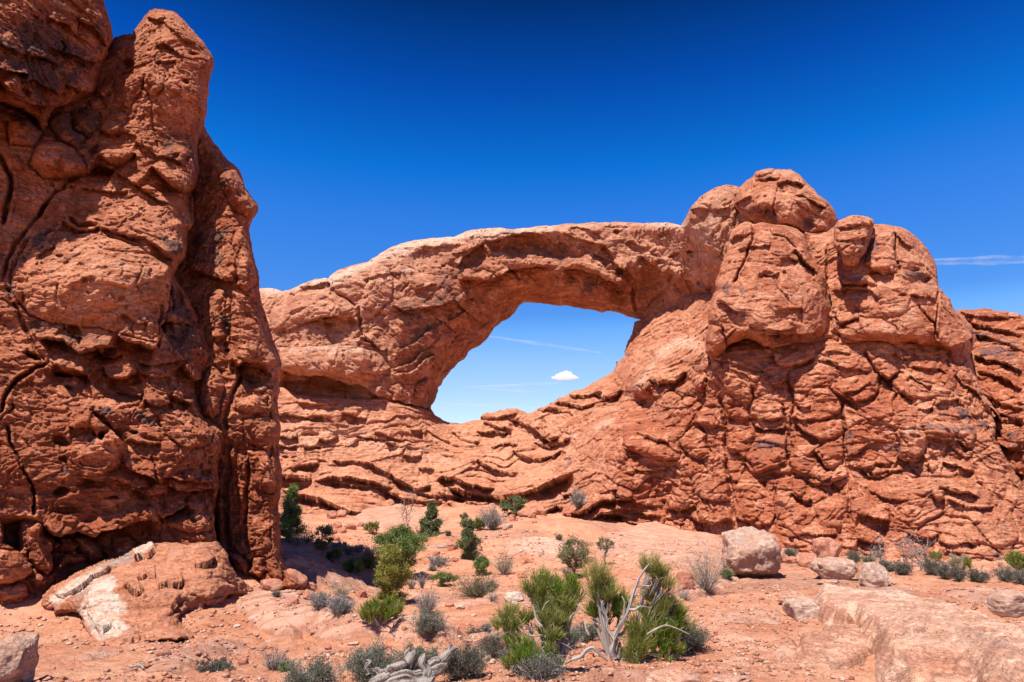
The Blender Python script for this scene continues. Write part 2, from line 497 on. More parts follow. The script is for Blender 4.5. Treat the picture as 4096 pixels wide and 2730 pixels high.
FACES = {}
def face(name, parent, mat, outline, ctrl, thick=6.0, round_w=40, round_d=1.0, feats=(), opts=None, step=3.0, colour=None,
         jit=4.0, lift=None, wamp=7.0, rig=.15, gain=(1, 1, 1)):
    """one body of rock: surveyed outline at its surveyed distance, front relief in metres, a back and a rim"""
    poly = jitter(np.asarray(outline, float), jit, 9, seed=len(FACES))
    u0, v0 = poly.min(0)-2*step; u1, v1 = poly.max(0)+2*step
    nu = int((u1-u0)/step)+1; nv = int((v1-v0)/step)+1
    us = u0+np.arange(nu)*step; vs = v0+np.arange(nv)*step
    U, V = np.meshgrid(us, vs)
    ctrl = np.array(ctrl, float)
    tps = TPS(ctrl[:, :2], ctrl[:, 2])
    cs = 5; cu = u0+np.arange(nu//cs+3)*step*cs; cv = v0+np.arange(nv//cs+3)*step*cs
    CU, CV = np.meshgrid(cu, cv)
    Dc = tps(CU, CV)
    dc, _, _, _, _ = near_poly(poly, CU, CV)
    Dm = bilin(Dc, (U-u0)/(step*cs), (V-v0)/(step*cs))
    ins = inside(poly, U, V)
    cell = ins[:-1, :-1] & ins[1:, :-1] & ins[:-1, 1:] & ins[1:, 1:]
    used = np.zeros(ins.shape, int)
    for a in (0, 1):
        for b in (0, 1):
            used[a:nv-1+a, b:nu-1+b] += cell
    bnd = (used > 0) & (used < 4)
    dist = bilin(dc, (U-u0)/(step*cs), (V-v0)/(step*cs))
    d_, bu, bv, _, _ = near_poly(poly, U[bnd], V[bnd])
    U[bnd] = bu; V[bnd] = bv; dist[bnd] = 0
    k = 1-np.clip(dist/round_w, 0, 1)
    Dr = Dm + round_d*(1-np.sqrt(np.maximum(0, 1-k*k)))
    x, y, z = at(U, V, Dr)
    xm, ym, zm = at(U, V, Dm)
    Pm = np.stack([xm, ym, zm], -1)
    N = np.cross(np.gradient(Pm, axis=1), np.gradient(Pm, axis=0))
    N /= np.linalg.norm(N, axis=-1, keepdims=True)+1e-9
    toC = -np.stack([x, y, z-EYE], -1); toC /= np.linalg.norm(toC, axis=-1, keepdims=True)
    N *= np.sign((N*toC).sum(-1, keepdims=True))
    cosv = np.clip((N*toC).sum(-1), 0, 1)
    Dn = rig*N + toC; Dn /= np.linalg.norm(Dn, axis=-1, keepdims=True)
    use = used > 0
    cols = {'pale': np.zeros(U.shape), 'varn': np.zeros(U.shape), 'tone': np.zeros(U.shape)}
    o = dict(opts or {})
    h = np.zeros(U.shape)
    for kk in ('tmask', 'bmask', 'smask'):
        if callable(o.get(kk)): o[kk] = o[kk](U, V)[use]
    h[use] = sandstone(x[use], y[use], z[use], **o)
    if lift is not None: h += lift(U, V)
    h = apply_feats(feats, U, V, h, cols, wamp, *gain)
    if colour: colour(cols, U, V, x, y, z)
    h = h*np.clip(1.25 - .25*cosv, .8, 1.4)
    P = np.stack([x, y, z], -1) + Dn*h[..., None]
    # back of the body
    kb = np.clip(dist/(round_w*1.5), 0, 1)
    xb, yb, zb = at(U, V, Dr + .02 + np.maximum(thick*np.sqrt(1-(1-kb)**2), 0) + np.where(dist > 0, np.maximum(0, -h)*1.2, 0))
    Bk = np.stack([xb, yb, zb], -1)
    idx = -np.ones(U.shape, np.int64); idx[use] = np.arange(use.sum()); n = use.sum()
    inner = use & ~bnd
    idb = idx.copy(); idb[inner] = n + np.arange(inner.sum())
    verts = np.concatenate([P[use], Bk[inner]])
    a, b, c, d = idx[:-1, :-1][cell], idx[:-1, 1:][cell], idx[1:, 1:][cell], idx[1:, :-1][cell]
    f1 = np.stack([a, d, c, b], -1)
    a, b, c, d = idb[:-1, :-1][cell], idb[:-1, 1:][cell], idb[1:, 1:][cell], idb[1:, :-1][cell]
    f2 = np.stack([a, b, c, d], -1)
    att = {kk: np.concatenate([vv[use], vv[inner]]) for kk, vv in cols.items() if kk in ('pale', 'varn', 'tone')}
    ob = mesh_obj(name, verts, np.concatenate([f1, f2]), mat, parent, att)
    FACES.setdefault(name, []).append((u0, v0, step, P, use))
    print('face', name, len(verts))
    return ob

def on_face(name, u, v, which=0):
    """world point of the built rock seen at pixel (u, v)"""
    u0, v0, s, P, use = FACES[name][which]
    j = int(round((u-u0)/s)); i = int(round((v-v0)/s))
    return P[i, j]
# ================================================================== the ground: one sheet from underfoot to the horizon
_g = [('S', 2048, 2730, 6.3), ('S', 1200, 2730, 6.3), ('S', 300, 2730, 6.6), ('S', -400, 2730, 6.8), ('S', 3000, 2730, 6.4), ('S', 4300, 2730, 6.6),
      ('S', 2048, 2650, 8.0), ('S', 1200, 2620, 8.7), ('S', 300, 2620, 8.9), ('S', 2900, 2600, 8.8), ('S', 3500, 2700, 7.2), ('S', 3100, 2640, 8.2),
      ('S', 100, 2480, 13.5), ('S', 600, 2580, 10.2), ('S', 900, 2540, 11.4), ('S', 1300, 2550, 11.0), ('S', 1900, 2560, 10.6), ('S', 2800, 2480, 12.0), ('S', 3150, 2480, 12), ('S', 3180, 2360, 15.8),
      ('S', 1100, 2440, 14.0), ('S', 1500, 2480, 15.5), ('S', 1900, 2480, 15.0), ('S', 2400, 2440, 16.5), ('S', 2800, 2380, 17.0), ('S', 1000, 2390, 15.5), ('S', 1250, 2400, 17.5), ('S', 1560, 2430, 20.0),
      ('S', 1180, 2330, 18.5), ('S', 1100, 2240, 20.0), ('S', 1400, 2340, 25.0), ('S', 1800, 2380, 23.5), ('S', 2100, 2360, 24.5), ('S', 2500, 2330, 24.0), ('S', 2750, 2310, 22.0), ('S', 3000, 2320, 19.5), ('S', 3350, 2300, 20.5), ('S', 3600, 2320, 19.0), ('S', 4000, 2350, 17.5), ('S', 4096, 2420, 14.0),
      ('S', 1300, 2250, 31.0), ('S', 1650, 2300, 31.0), ('S', 1900, 2290, 32.0), ('S', 2200, 2290, 31.5), ('S', 2500, 2260, 31.0), ('S', 2850, 2255, 31), ('S', 3200, 2270, 24.5), ('S', 3700, 2295, 22.5), ('S', 4096, 2312, 20.5),
      ('S', 1250, 2150, 41.0), ('S', 1500, 2180, 41.5), ('S', 1850, 2200, 40.0), ('S', 2200, 2220, 37.0), ('S', 2550, 2200, 42.0), ('S', 2850, 2205, 42), ('S', 3200, 2250, 31), ('S', 3600, 2268, 30.0), ('S', 4096, 2285, 27),
      ('S', 1200, 2085, 58.0), ('S', 1500, 2090, 59.0), ('S', 1850, 2110, 51.5), ('S', 2200, 2150, 46.0), ('S', 2500, 2145, 50), ('S', 2750, 2165, 49), ('S', 1600, 2045, 67.0), ('S', 1900, 2050, 63), ('S', 2100, 2080, 55.0), ('S', 2350, 2100, 50.0),
      ('S', 3000, 2220, 42), ('S', 3500, 2240, 40), ('S', 3900, 2262, 38), ('S', 800, 2330, 16.5), ('S', 100, 2400, 14.5)]
_gx, _gz = [], []
for c, u, v, D in _g:
    x, y, z = at(u, v, D); _gx.append((x, y)); _gz.append(z)
for x, y, z in [(0, 0, 0), (3, 2, .02), (-4, 1, 0), (2, -6, 0), (-8, -6, .2), (9, -4, .3), (-16, 4, .2), (14, 4, .3), (-30, 20, -1), (-35, 50, -1.5), (30, 20, -.8), (45, 40, -1), (-15, 80, -.8), (10, 85, -.5), (40, 75, -1), (-45, 90, -1), (0, 110, -1.2), (60, 100, -1), (-30, 0, .5), (30, -5, .5)]:
    _gx.append((x, y)); _gz.append(z)
_gt = TPS(_gx, _gz, 10., .0004)

def ground_base(x, y):
    r = np.hypot(x, y)
    z = _gt(x, y)
    k = sstep(75, 120, r)
    far = -1.5 + 5*perlin(np.asarray(x)/300, np.asarray(y)/300, np.zeros(np.shape(x)), 5)*sstep(200, 900, r)
    return np.clip(z, -5, 3)*(1-k) + far*k

def hit_base(u, v):
    """where the sight line of (u, v) meets the smooth ground"""
    dx, dy, dz = ray(u, v)
    D = np.geomspace(3, 90, 900)
    zr = EYE + dz/dy*D; zg = ground_base(dx/dy*D, D)
    i = int(np.argmax(zr < zg)) or len(D)-1
    return dx/dy*D[i], D[i]

def hit_lift(u, v, h):
    """northing at which the sight line of (u, v) is h metres above the smooth ground"""
    dx, dy, dz = ray(u, v)
    D = np.geomspace(3, 60, 1200)
    m = EYE + dz/dy*D < ground_base(dx/dy*D, D) + h
    return float(D[int(np.argmax(m))])

def GP(c, txt):
    return np.array([hit_base(u, v) for u, v in PL(c, txt)])

# ground relief: (height, rim width in m, slickrock?, pale?, survey sheet, outline)
_slabs = [
    (.36, .7, 1, .1, 'C5', '0,1010 140,1010 250,1020 400,1030 520,1070 700,1110 780,1165 900,1190 1100,1230 1350,1250 1480,1270 1350,1310 1000,1300 800,1300 500,1290 350,1260 200,1260 60,1200 -40,1080'),
    (.14, .5, 1, .0, 'C5', '1020,960 1200,960 1330,1000 1500,1010 1650,960 1900,930 1880,980 1600,1040 1350,1050 1200,1030'),
    (.12, .5, 1, .1, 'C3', '880,1460 1000,1420 1150,1370 1350,1330 1500,1310 1660,1320 1670,1360 1500,1400 1350,1460 1200,1500 1000,1500'),
    (.35, 1.0, 1, .1, 'C3', '1600,1080 1640,1010 1760,970 1900,1000 2091,1010 2091,1260 1980,1290 1850,1270 1740,1220 1660,1160'),
    (.22, .6, 1, .1, 'C5', '200,760 330,640 420,650 600,760 680,830 800,880 780,940 600,900 400,850 330,790'),
    (.10, .35, 1, .2, 'C3', '530,1400 650,1360 760,1350 800,1375 650,1400'),
    (.35, 1.2, 1, .32, 'C6', '1000,620 1100,540 1300,470 1500,480 1700,540 1900,570 1960,640 1900,760 1700,800 1500,770 1250,730 1050,700'),
    (.25, 1.0, 1, .5, 'C6', '330,620 480,570 620,560 900,600 960,680 800,740 560,700 400,680'),
    (.3, 1.0, 1, .2, 'C5', '700,380 860,330 1000,330 1200,370 1400,430 1350,480 1100,500 900,520 780,470'),
    (.18, .4, 1, .0, 'C6', '1540,960 1640,900 1750,910 1900,870 2000,860 1850,960 1700,1010 1600,1040 1520,1010'),
    (.10, .3, 1, .3, 'C7', '0,1110 200,1070 400,1090 380,1150 150,1160 0,1150'),
    (.08, .25, 1, .3, 'C7', '1480,950 1700,920 1900,920 2091,950 2091,1030 1800,1030 1600,990'),
    (.10, .2, 1, .1, 'C6', '900,1560 1300,1540 1350,1600 900,1620'),
]
_slabs = [(h, w, s, p, GP(c, t)) for h, w, s, p, c, t in _slabs]
_trail = GP('C6', '2400,1500 2000,1568 1700,1568 1560,1500 1640,1350 1650,1200 1600,1120 1750,1060 1950,1010 2091,1090 2300,1250')
_trail2 = GP('C5', '350,500 560,480 640,560 560,620 420,560')
# rough ground edges
ang = np.concatenate([np.linspace(-180, -46, 30)[:-1], np.linspace(-46, 46, 1060), np.linspace(46, 180, 30)[1:]])
rad = np.concatenate([[.25, .8, 1.5, 2.2], np.geomspace(3.0, 100, 640), np.geomspace(104, 6000, 26)])
A, R = np.meshgrid(np.radians(ang), rad)
GX, GY = np.sin(A)*R, np.cos(A)*R
_bz = ground_base(GX, GY)

def ground_detail(x, y):
    wx = .18*fbm(x/.9, y/.9, np.zeros(x.shape)+2, 3, .55, seed=300); wy = .18*fbm(x/.9, y/.9, np.zeros(x.shape)+7, 3, .55, seed=301)
    wx = wx + .35*perlin(x/2.6, y/2.6, np.zeros(x.shape)+1, 302); wy = wy + .35*perlin(x/2.6, y/2.6, np.zeros(x.shape)+3, 303)
    xs, ys = x+wx, y+wy
    r = np.hypot(x, y)
    h = np.zeros(x.shape); slick = np.zeros(x.shape); pale = np.zeros(x.shape)
    for H, w, s, pl, poly in _slabs:
        m = (x > poly[:, 0].min()-1.5) & (x < poly[:, 0].max()+1.5) & (y > poly[:, 1].min()-1.5) & (y < poly[:, 1].max()+1.5)
        if not m.any(): continue
        ins = inside(poly, xs[m], ys[m]); d, _, _, _, _ = near_poly(poly, xs[m], ys[m])
        q = np.clip(d/w, 0, 1)
        rise = np.where(ins, (1-(1-q)**2.2), 0)
        h[m] = np.maximum(h[m], H*rise); slick[m] = np.maximum(slick[m], np.where(ins, s*sstep(-.1, .25*w, d), 0))
        pale[m] = np.maximum(pale[m], np.where(ins, pl*sstep(0, w, d), 0))
    for tr, a in ((_trail, .6), (_trail2, .3)):
        ins = inside(tr, xs, ys); d, _, _, _, _ = near_poly(tr, xs, ys)
        pale = np.maximum(pale, a*np.where(ins, sstep(-.3, 1.1, d), sstep(.3, 0, d)*.2))
    z0 = np.zeros(x.shape)
    g = sstep(0, .35, perlin(x/5, y/5, z0, 310))
    slick = np.maximum(slick, g*.55*sstep(12, 20, r))
    # sand swells, slickrock bedding steps, grit
    q = fbm(xs/1.7, ys/.8, z0, 4, .5, seed=320)
    st = terrace(q, 5) - q*.6
    h = h + slick*(.10*st + .03*fbm(xs/.35, ys/.22, z0, 3, .5, seed=325))
    k = 1 + .05*np.minimum(r, 40)
    h = h + .07*fbm(x/1.8, y/1.8, z0, 4, .5, seed=330)*k*.6 + (1-slick)*.016*fbm(x/.22, y/.22, z0, 4, .6, seed=334)*k + (1-slick)*.03*billow(x/.7, y/.7, z0, 3, .5, seed=336)
    f1, f2, cid = voronoi(x/.11, y/.11, z0+.5, 340)
    h = h + (1-slick*.8)*.020*(cid > .86)*np.clip(1-f1/.42, 0, 1)*sstep(30, 6, r)
    f1, f2, cid = voronoi(x/.36, y/.36, z0+.5, 341)
    h = h + (1-slick*.9)*.075*(cid > .9)*np.clip(1-f1/.40, 0, 1)**.7*sstep(90, 25, r)*sstep(7, 16, r)
    return h*sstep(1.5, 3.2, r)*sstep(150, 90, r), slick, pale

_dh, _sl, _pa = np.zeros(A.shape), np.zeros(A.shape), np.zeros(A.shape)
_in = (np.abs(A) < math.radians(50)) & (R < 160)
_dh[_in], _sl[_in], _pa[_in] = ground_detail(GX[_in], GY[_in])
GZ = _bz + _dh
na, nr = len(ang), len(rad)
idx = np.arange(na*nr).reshape(nr, na)
_f = np.stack([idx[:-1, :-1].ravel(), idx[:-1, 1:].ravel(), idx[1:, 1:].ravel(), idx[1:, :-1].ravel()], -1)[:, ::-1]
_seam = np.stack([idx[:-1, -1], idx[:-1, 0], idx[1:, 0], idx[1:, -1]], -1)[:, ::-1]
_cv = np.concatenate([np.stack([GX, GY, GZ], -1).reshape(-1, 3), [[0, 0, 0]]])
_cap = np.stack([np.full(na, na*nr), np.roll(idx[0], -1), idx[0]], -1)
g_ob = mesh_obj('ground', _cv, [np.concatenate([_f, _seam]), _cap], M_SOIL, None, {'slick': np.r_[_sl.ravel(), 0], 'pale': np.r_[_pa.ravel(), 0]})
tag(g_ob, 'red desert sand and slickrock floor with a pale trodden trail', None, None, 'structure')
_ri = np.where(rad >= 3.0)[0][0]

def ground_z(x, y):
    a = math.degrees(math.atan2(x, y)); r = math.hypot(x, y)
    j = np.interp(a, ang, np.arange(na)); i = np.interp(r, rad, np.arange(nr))
    i0, j0 = min(int(i), nr-2), min(int(j), na-2)
    fi, fj = i-i0, j-j0
    return (GZ[i0, j0]*(1-fj)+GZ[i0, j0+1]*fj)*(1-fi) + (GZ[i0+1, j0]*(1-fj)+GZ[i0+1, j0+1]*fj)*fi

def hit(u, v):
    """where the sight line of (u, v) meets the built ground"""
    dx, dy, dz = ray(u, v)
    j = int(round(np.interp(math.degrees(math.atan2(dx, dy)), ang, np.arange(na))))
    hr = math.hypot(dx, dy)
    zr = EYE + dz/hr*rad
    m = (zr < GZ[:, j]) & (rad > 3)
    i = int(np.argmax(m)) if m.any() else nr-40
    a = zr[i-1]-GZ[i-1, j]; b = GZ[i, j]-zr[i]
    r = rad[i-1] + (rad[i]-rad[i-1])*a/max(a+b, 1e-6)
    x, y = dx/hr*r, dy/hr*r
    return np.array([x, y, ground_z(x, y)])

def mpp(p):
    """metres per photograph pixel at a world point"""
    return (p[1]*CP + (p[2]-EYE)*SP)/FPX
# ================================================================== the rock formations
def sp(c, *pts):
    """control points (x, y, D) given on survey sheet c"""
    return [(*X(c, a, b), d) for a, b, d in pts]

# ------------------------------------------------------------------ left tower
tower = empty('sandstone_tower', (-9.5, 18, -2),
              'towering dark red sandstone wall with a rounded head, filling the left edge', 'rock formation')

o_main = np.concatenate([
    PL('S', '-500,200 -300,-200 60,-160 300,60 400,140'),
    PL('C1', '740,330 800,250 860,243 925,238 950,195 985,150 1020,105 1050,80 1080,69 1120,68 1165,75 1210,90 1250,115 1285,150 1310,180 1345,215 1385,262 1420,295 1440,330 1468,370 1488,405 1493,440 1488,480 1470,520 1462,560 1455,600 1455,650 1448,690 1447,740 1436,800 1430,850 1420,890 1395,940 1380,985 1372,1040 1380,1100 1390,1170 1388,1230 1365,1290 1345,1330 1350,1400 1348,1480 1348,1560'),
    PL('C2', '1345,190 1312,215 1305,260 1310,330 1295,400 1240,470 1215,520 1245,590 1300,660 1345,740 1395,830 1430,890 1455,980 1475,1040 1497,1112'),
    PL('D5', '1490,435 1450,470 1432,520 1425,570 1392,612 1385,660 1400,730 1412,800 1470,828 1530,850 1570,890 1590,935 1580,1000 1562,1060 1525,1130 1530,1230 1535,1310 1508,1400 1500,1480 1500,1560'),
    PL('C3', '1500,520 1512,600 1545,650 1580,700 1610,760 1640,800 1640,1100 900,1250 0,1250'), PL('S', '-500,2600')])
c_main = sp('C1', (1120, 90, 24.5), (1300, 350, 23.6), (900, 300, 24.6), (1150, 600, 22.8), (700, 700, 24), (1400, 900, 23.8), (350, 1000, 22.0), (0, 1200, 20.8), (800, 1200, 22.2), (1250, 1250, 22.4), (800, 0, 26)) \
    + sp('C2', (600, 150, 21.4), (250, 300, 20.6), (700, 500, 19.9), (1150, 600, 20.8), (1000, 400, 20.6), (600, 880, 19.9), (100, 700, 19.6), (1280, 760, 22.0), (1350, 900, 22.3), (1180, 1000, 20.9)) \
    + sp('D5', (100, 500, 18.6), (400, 600, 19.2), (900, 700, 19.6), (1250, 700, 20.4), (1380, 760, 21.4), (500, 1000, 18.6), (1000, 1000, 19.0), (1400, 1000, 20.0), (1500, 1100, 21.2), (100, 1300, 17.8), (700, 1350, 18.6), (1300, 1300, 19.6), (1480, 1400, 20.8)) \
    + sp('C3', (100, 700, 17.6), (700, 500, 19.4), (1000, 560, 19.5), (1450, 560, 19.5), (800, 1200, 19.0), (1500, 800, 19.5), (1600, 1100, 18.5)) \
    + [(-480, 0, 21), (-480, 1200, 18), (-480, 2500, 16)]
f_main = [
    # head of the pinnacle
    ('K', 'C1', .5, 9, '1028,495 1000,560 990,605 1030,650 1055,720 1052,790 1062,870 1075,930 1100,985 1110,1030'),
    ('K', 'C1', .28, 7, '1190,510 1150,590 1125,640 1070,720'),
    ('B', 'C1', .35, 60, '1000,540 1040,510 1150,520 1140,620 1070,690 1000,610'),
    ('B', 'C1', .4, 70, '800,560 900,500 1000,540 980,640 900,760 800,700'),
    ('R', 'C1', .9, 25, '830,430 880,400 930,410 945,460 905,490 860,490'),
    ('R', 'C1', .5, 18, '1260,560 1290,535 1330,560 1330,595 1290,610'),
    ('R', 'C1', .45, 16, '1300,375 1330,340 1400,370 1400,395 1340,395'),
    ('L', 'C1', .30, 40, 40, '1090,330 1150,310 1210,340 1270,400'),
    ('L', 'C1', .22, 30, 40, '1080,430 1170,440 1240,425'),
    ('L', 'C1', .22, 30, 40, '1010,120 1120,150 1250,260 1330,330'),
    ('L', 'C1', .3, 30, 40, '690,900 780,940 880,920 960,960'),
    ('L', 'C1', .5, 60, 70, '690,1085 740,1130 830,1140 900,1110 940,1060'),
    ('L', 'C1', .9, 100, 90, '1050,1150 1130,1220 1210,1290 1290,1325 1370,1330'),
    ('L', 'C1', .35, 40, 50, '930,980 1000,1010 1090,1090 1200,1100 1280,1160'),
    ('B', 'C1', .5, 80, '690,1060 760,1035 880,1040 930,1085 860,1130 740,1130'),
    ('B', 'C1', .5, 60, '700,880 790,760 880,790 880,860 800,950 720,930'),
    ('P', 'C1', .3, 1440, 700, 18, 40), ('P', 'C1', .25, 1300, 1100, 40, 25), ('P', 'C1', .3, 1230, 1090, 30, 18),
    # rubble shelf between fin and head
    ('R', 'C1', 1.6, 50, '90,760 260,740 340,860 330,910 290,925 240,880 150,800'),
    ('R', 'C1', 1.5, 40, '590,1060 690,960 700,1080 640,1120'),
    ('B', 'C1', .9, 90, '60,850 200,830 290,930 240,1030 60,1010'),
    ('B', 'C1', 1.1, 110, '250,1040 300,1000 420,990 520,1050 600,1160 590,1210 470,1245 300,1240 210,1160'),
    ('B', 'C1', .8, 60, '330,850 430,780 500,810 500,900 600,960 540,1040 420,980'),
    ('B', 'C1', .5, 50, '500,810 620,740 700,800 690,900 600,960 510,900'),
    ('B', 'C1', .5, 35, '670,600 740,580 800,590 790,640 720,690 670,680'),
    ('B', 'C1', .4, 35, '620,700 700,690 740,760 650,790'),
    ('B', 'C1', .4, 35, '50,1100 110,1080 150,1130 150,1190 60,1180'),
    ('B', 'C1', .4, 25, '360,1260 430,1260 430,1320 390,1340'),
    ('L', 'C1', .7, 60, 60, '440,1240 540,1210 620,1190 680,1140 800,1170'),
    ('K', 'C1', 1.4, 16, '0,1080 40,1160 70,1230 75,1320 60,1400 20,1568'),
    ('K', 'C1', 1.0, 11, '560,1210 450,1290 380,1350 330,1420 290,1490 230,1568'),
    ('L', 'C1', .3, 30, 40, '430,1300 600,1310 780,1330 900,1330'),
    ('L', 'C1', .35, 40, 40, '800,1190 960,1290 1080,1370 1200,1420'),
    ('B', 'C1', .35, 40, '980,1290 1030,1270 1080,1310 1070,1340 1000,1330'),
    # the great rounded bulge
    ('K', 'C2', 1.0, 12, '340,0 320,40 260,120 190,210 110,310 50,420 20,560'),
    ('R', 'C2', 1.1, 30, '455,120 500,115 560,150 640,150 690,170 685,200 620,205 540,205 490,180'),
    ('R', 'C2', .7, 60, '750,160 830,150 950,180 1010,240 1000,260 880,225 760,190'),
    ('L', 'C2', .55, 60, 70, '690,195 760,215 900,245 1010,270 1100,330 1180,400 1220,440'),
    ('L', 'C2', .4, 40, 50, '440,150 520,205 620,215 700,195'),
    ('B', 'C2', .8, 260, '90,500 200,280 400,215 700,225 900,300 1100,405 1215,480 1190,620 1150,800 1100,1010 1000,980 830,925 700,895 560,885 350,860 210,800 80,640'),
    ('L', 'C2', .7, 70, 60, '270,975 330,960 440,980 560,1075 640,1050 720,1020 830,1020'),
    ('L', 'C2', .9, 70, 60, '820,935 880,985 960,995 1040,1035 1095,1050'),
    ('L', 'C2', .35, 40, 40, '440,880 520,960 580,965'),
    ('P', 'C2', .7, 520, 915, 70, 40, .5),
    ('P', 'C2', .9, 500, 1205, 115, 22, .12), ('L', 'C2', .5, 25, 60, '360,1180 440,1195 540,1210 610,1205'),
    ('L', 'C2', .6, 60, 60, '700,1150 760,1230 850,1250 920,1210 970,1190'),
    ('R', 'C2', .5, 60, '640,1030 800,1020 840,1060 760,1130 680,1100'),
    ('L', 'C2', .25, 22, 30, '265,420 310,370 380,325'), ('K', 'C2', .2, 5, '270,460 310,510 340,545'),
    ('K', 'C2', .35, 9, '425,590 405,640 405,690'), ('K', 'C2', .3, 8, '985,465 980,520 940,600 965,640'),
    ('K', 'C2', .3, 8, '870,460 860,520 850,550'), ('P', 'C2', .15, 580, 475, 30, 25), ('P', 'C2', .15, 470, 460, 22, 25),
    ('P', 'C2', .15, 640, 650, 25, 15), ('P', 'C2', .18, 665, 580, 22, 25), ('P', 'C2', .12, 850, 690, 30, 20), ('P', 'C2', .2, 1050, 520, 20, 40),
    ('P', 'C2', .2, 430, 405, 40, 14), ('P', 'C2', .2, 620, 575, 30, 14),
    ('R', 'C2', .5, 30, '80,555 150,545 220,580 210,600 130,600 80,590'),
    ('B', 'C2', .5, 50, '30,640 100,625 160,640 165,720 90,740 30,700'),
    ('K', 'C2', .8, 12, '40,600 160,850 200,950 260,1060 320,1130'),
    ('K', 'C2', .7, 10, '1108,720 1110,800 1100,900 1097,1040'),
    ('L', 'C2', .3, 30, 40, '850,790 900,830 960,870 1020,860'), ('K', 'C2', .25, 8, '880,810 940,850 920,900'), ('K', 'C2', .25, 8, '960,830 1010,870 990,930'),
    ('K', 'C2', .4, 10, '1190,560 1185,640 1200,700 1195,790'), ('P', 'C2', .4, 1250, 690, 40, 60), ('P', 'C2', .35, 1150, 880, 20, 60),
    ('R', 'C2', .5, 30, '1230,640 1290,700 1330,790 1280,800 1220,720'),
    ('L', 'C2', .5, 70, 40, '1100,880 1160,850 1260,850 1330,880'), ('P', 'C2', .3, 1390, 860, 20, 60, .5),
    # lower wall
    ('K', 'D5', 1.3, 12, '330,440 230,490 150,540 90,590 50,650 25,710 0,790'),
    ('K', 'D5', .6, 8, '0,840 40,790 95,745 80,720'), ('K', 'D5', 1.2, 11, '35,860 65,930 80,1000 115,1090 150,1160 180,1220 220,1290 240,1360 243,1440 240,1500'),
    ('R', 'D5', 1.0, 20, '160,370 200,340 260,370 320,440 250,430 190,400'),
    ('L', 'D5', .6, 60, 40, '370,450 450,500 560,530 610,510'),
    ('L', 'D5', .55, 60, 50, '660,340 720,380 800,400 850,370'),
    ('L', 'D5', .55, 70, 50, '720,490 780,540 850,560 920,520 960,490'),
    ('L', 'D5', .3, 30, 40, '960,440 1050,450 1150,440 1250,420'), ('L', 'D5', .3, 30, 40, '930,470 980,510 1080,540 1200,530'),
    ('L', 'D5', .5, 60, 40, '1270,450 1330,560 1420,570'),
    ('K', 'D5', .5, 9, '830,770 900,750 965,730 980,700 1000,640'), ('P', 'D5', .35, 890, 625, 70, 20), ('L', 'D5', .3, 25, 30, '800,630 870,650 980,660 1000,690'),
    ('L', 'D5', .35, 40, 40, '1000,700 1080,730 1150,725 1210,700'), ('L', 'D5', .4, 40, 40, '1200,660 1260,690 1330,740'),
    ('P', 'D5', .3, 1300, 680, 40, 30), ('P', 'D5', .3, 1190, 680, 30, 30),
    ('K', 'D5', .12, 5, '250,690 400,680 560,700'),
    ('L', 'D5', -.55, 90, 30, '610,760 660,810 720,870 780,920 830,970 890,1010'),
    ('L', 'D5', .5, 45, 40, '650,770 720,800 770,870 800,930'),
    ('K', 'D5', .35, 6, '1080,830 1130,880 1180,950 1230,1010 1265,1080 1290,1120'),
    ('L', 'D5', .45, 40, 50, '870,965 930,985 1020,1000 1120,1005'), ('P', 'D5', .35, 930, 920, 45, 22), ('P', 'D5', .4, 1060, 970, 80, 20, .15),
    ('L', 'D5', .4, 40, 50, '480,890 560,900 640,900 690,960'), ('P', 'D5', .5, 710, 950, 30, 40),
    ('P', 'D5', .5, 420, 980, 70, 45, .4), ('P', 'D5', .3, 480, 610, 40, 18, .6), ('P', 'D5', .25, 450, 1110, 40, 25),
    ('B', 'D5', .5, 160, '1100,790 1220,750 1350,790 1450,860 1490,930 1440,1010 1330,1040 1240,1010 1130,900'),
    ('B', 'D5', .35, 90, '500,960 640,930 800,990 850,1080 820,1180 640,1230 480,1200 450,1080'),
    ('L', 'D5', .5, 60, 50, '850,1110 900,1180 980,1220 1080,1250 1110,1290'), ('K', 'D5', .5, 8, '1050,1080 1080,1150 1095,1230 1110,1300'),
    ('L', 'D5', .35, 40, 40, '1120,1230 1250,1260 1380,1270 1500,1260'), ('P', 'D5', .35, 1440, 1200, 50, 30), ('B', 'D5', .2, 30, '1290,1180 1350,1175 1345,1260 1290,1255'),
    ('P', 'D5', .4, 640, 1290, 120, 30), ('P', 'D5', .6, 420, 1340, 70, 45), ('P', 'D5', .3, 790, 1390, 40, 14), ('P', 'D5', .25, 980, 1385, 30, 10),
    ('L', 'D5', .4, 50, 50, '560,1240 700,1260 830,1260 960,1320 1050,1310'), ('L', 'D5', .35, 40, 40, '900,1330 1030,1370 1160,1350'),
    ('L', 'D5', .5, 70, 50, '1160,1300 1260,1330 1400,1330 1500,1310'),
    ('P', 'D5', .5, 460, 1470, 120, 35), ('P', 'D5', .4, 1000, 1440, 90, 22), ('P', 'D5', .4, 1350, 1470, 30, 20),
    # undercut foot
    ('L', 'C3', 1.0, 100, 60, '270,440 340,520 420,560 540,515 640,555 720,505 850,485 980,440 1110,450'),
    ('L', 'C3', .6, 60, 40, '1120,440 1190,400 1250,370 1330,330'),
    ('R', 'C3', 1.5, 40, '0,410 130,400 280,430 300,470 190,480 190,620 150,680 60,640 0,600'),
    ('B', 'C3', .8, 70, '0,640 130,650 215,740 225,800 170,850 50,885 -60,890 -60,640'),
    ('B', 'C3', .9, 50, '195,490 260,462 300,470 340,530 400,560 430,610 370,660 380,780 330,820 240,770 215,690 190,590'),
    ('B', 'C3', .8, 45, '380,620 430,550 500,560 560,620 520,680 400,640'),
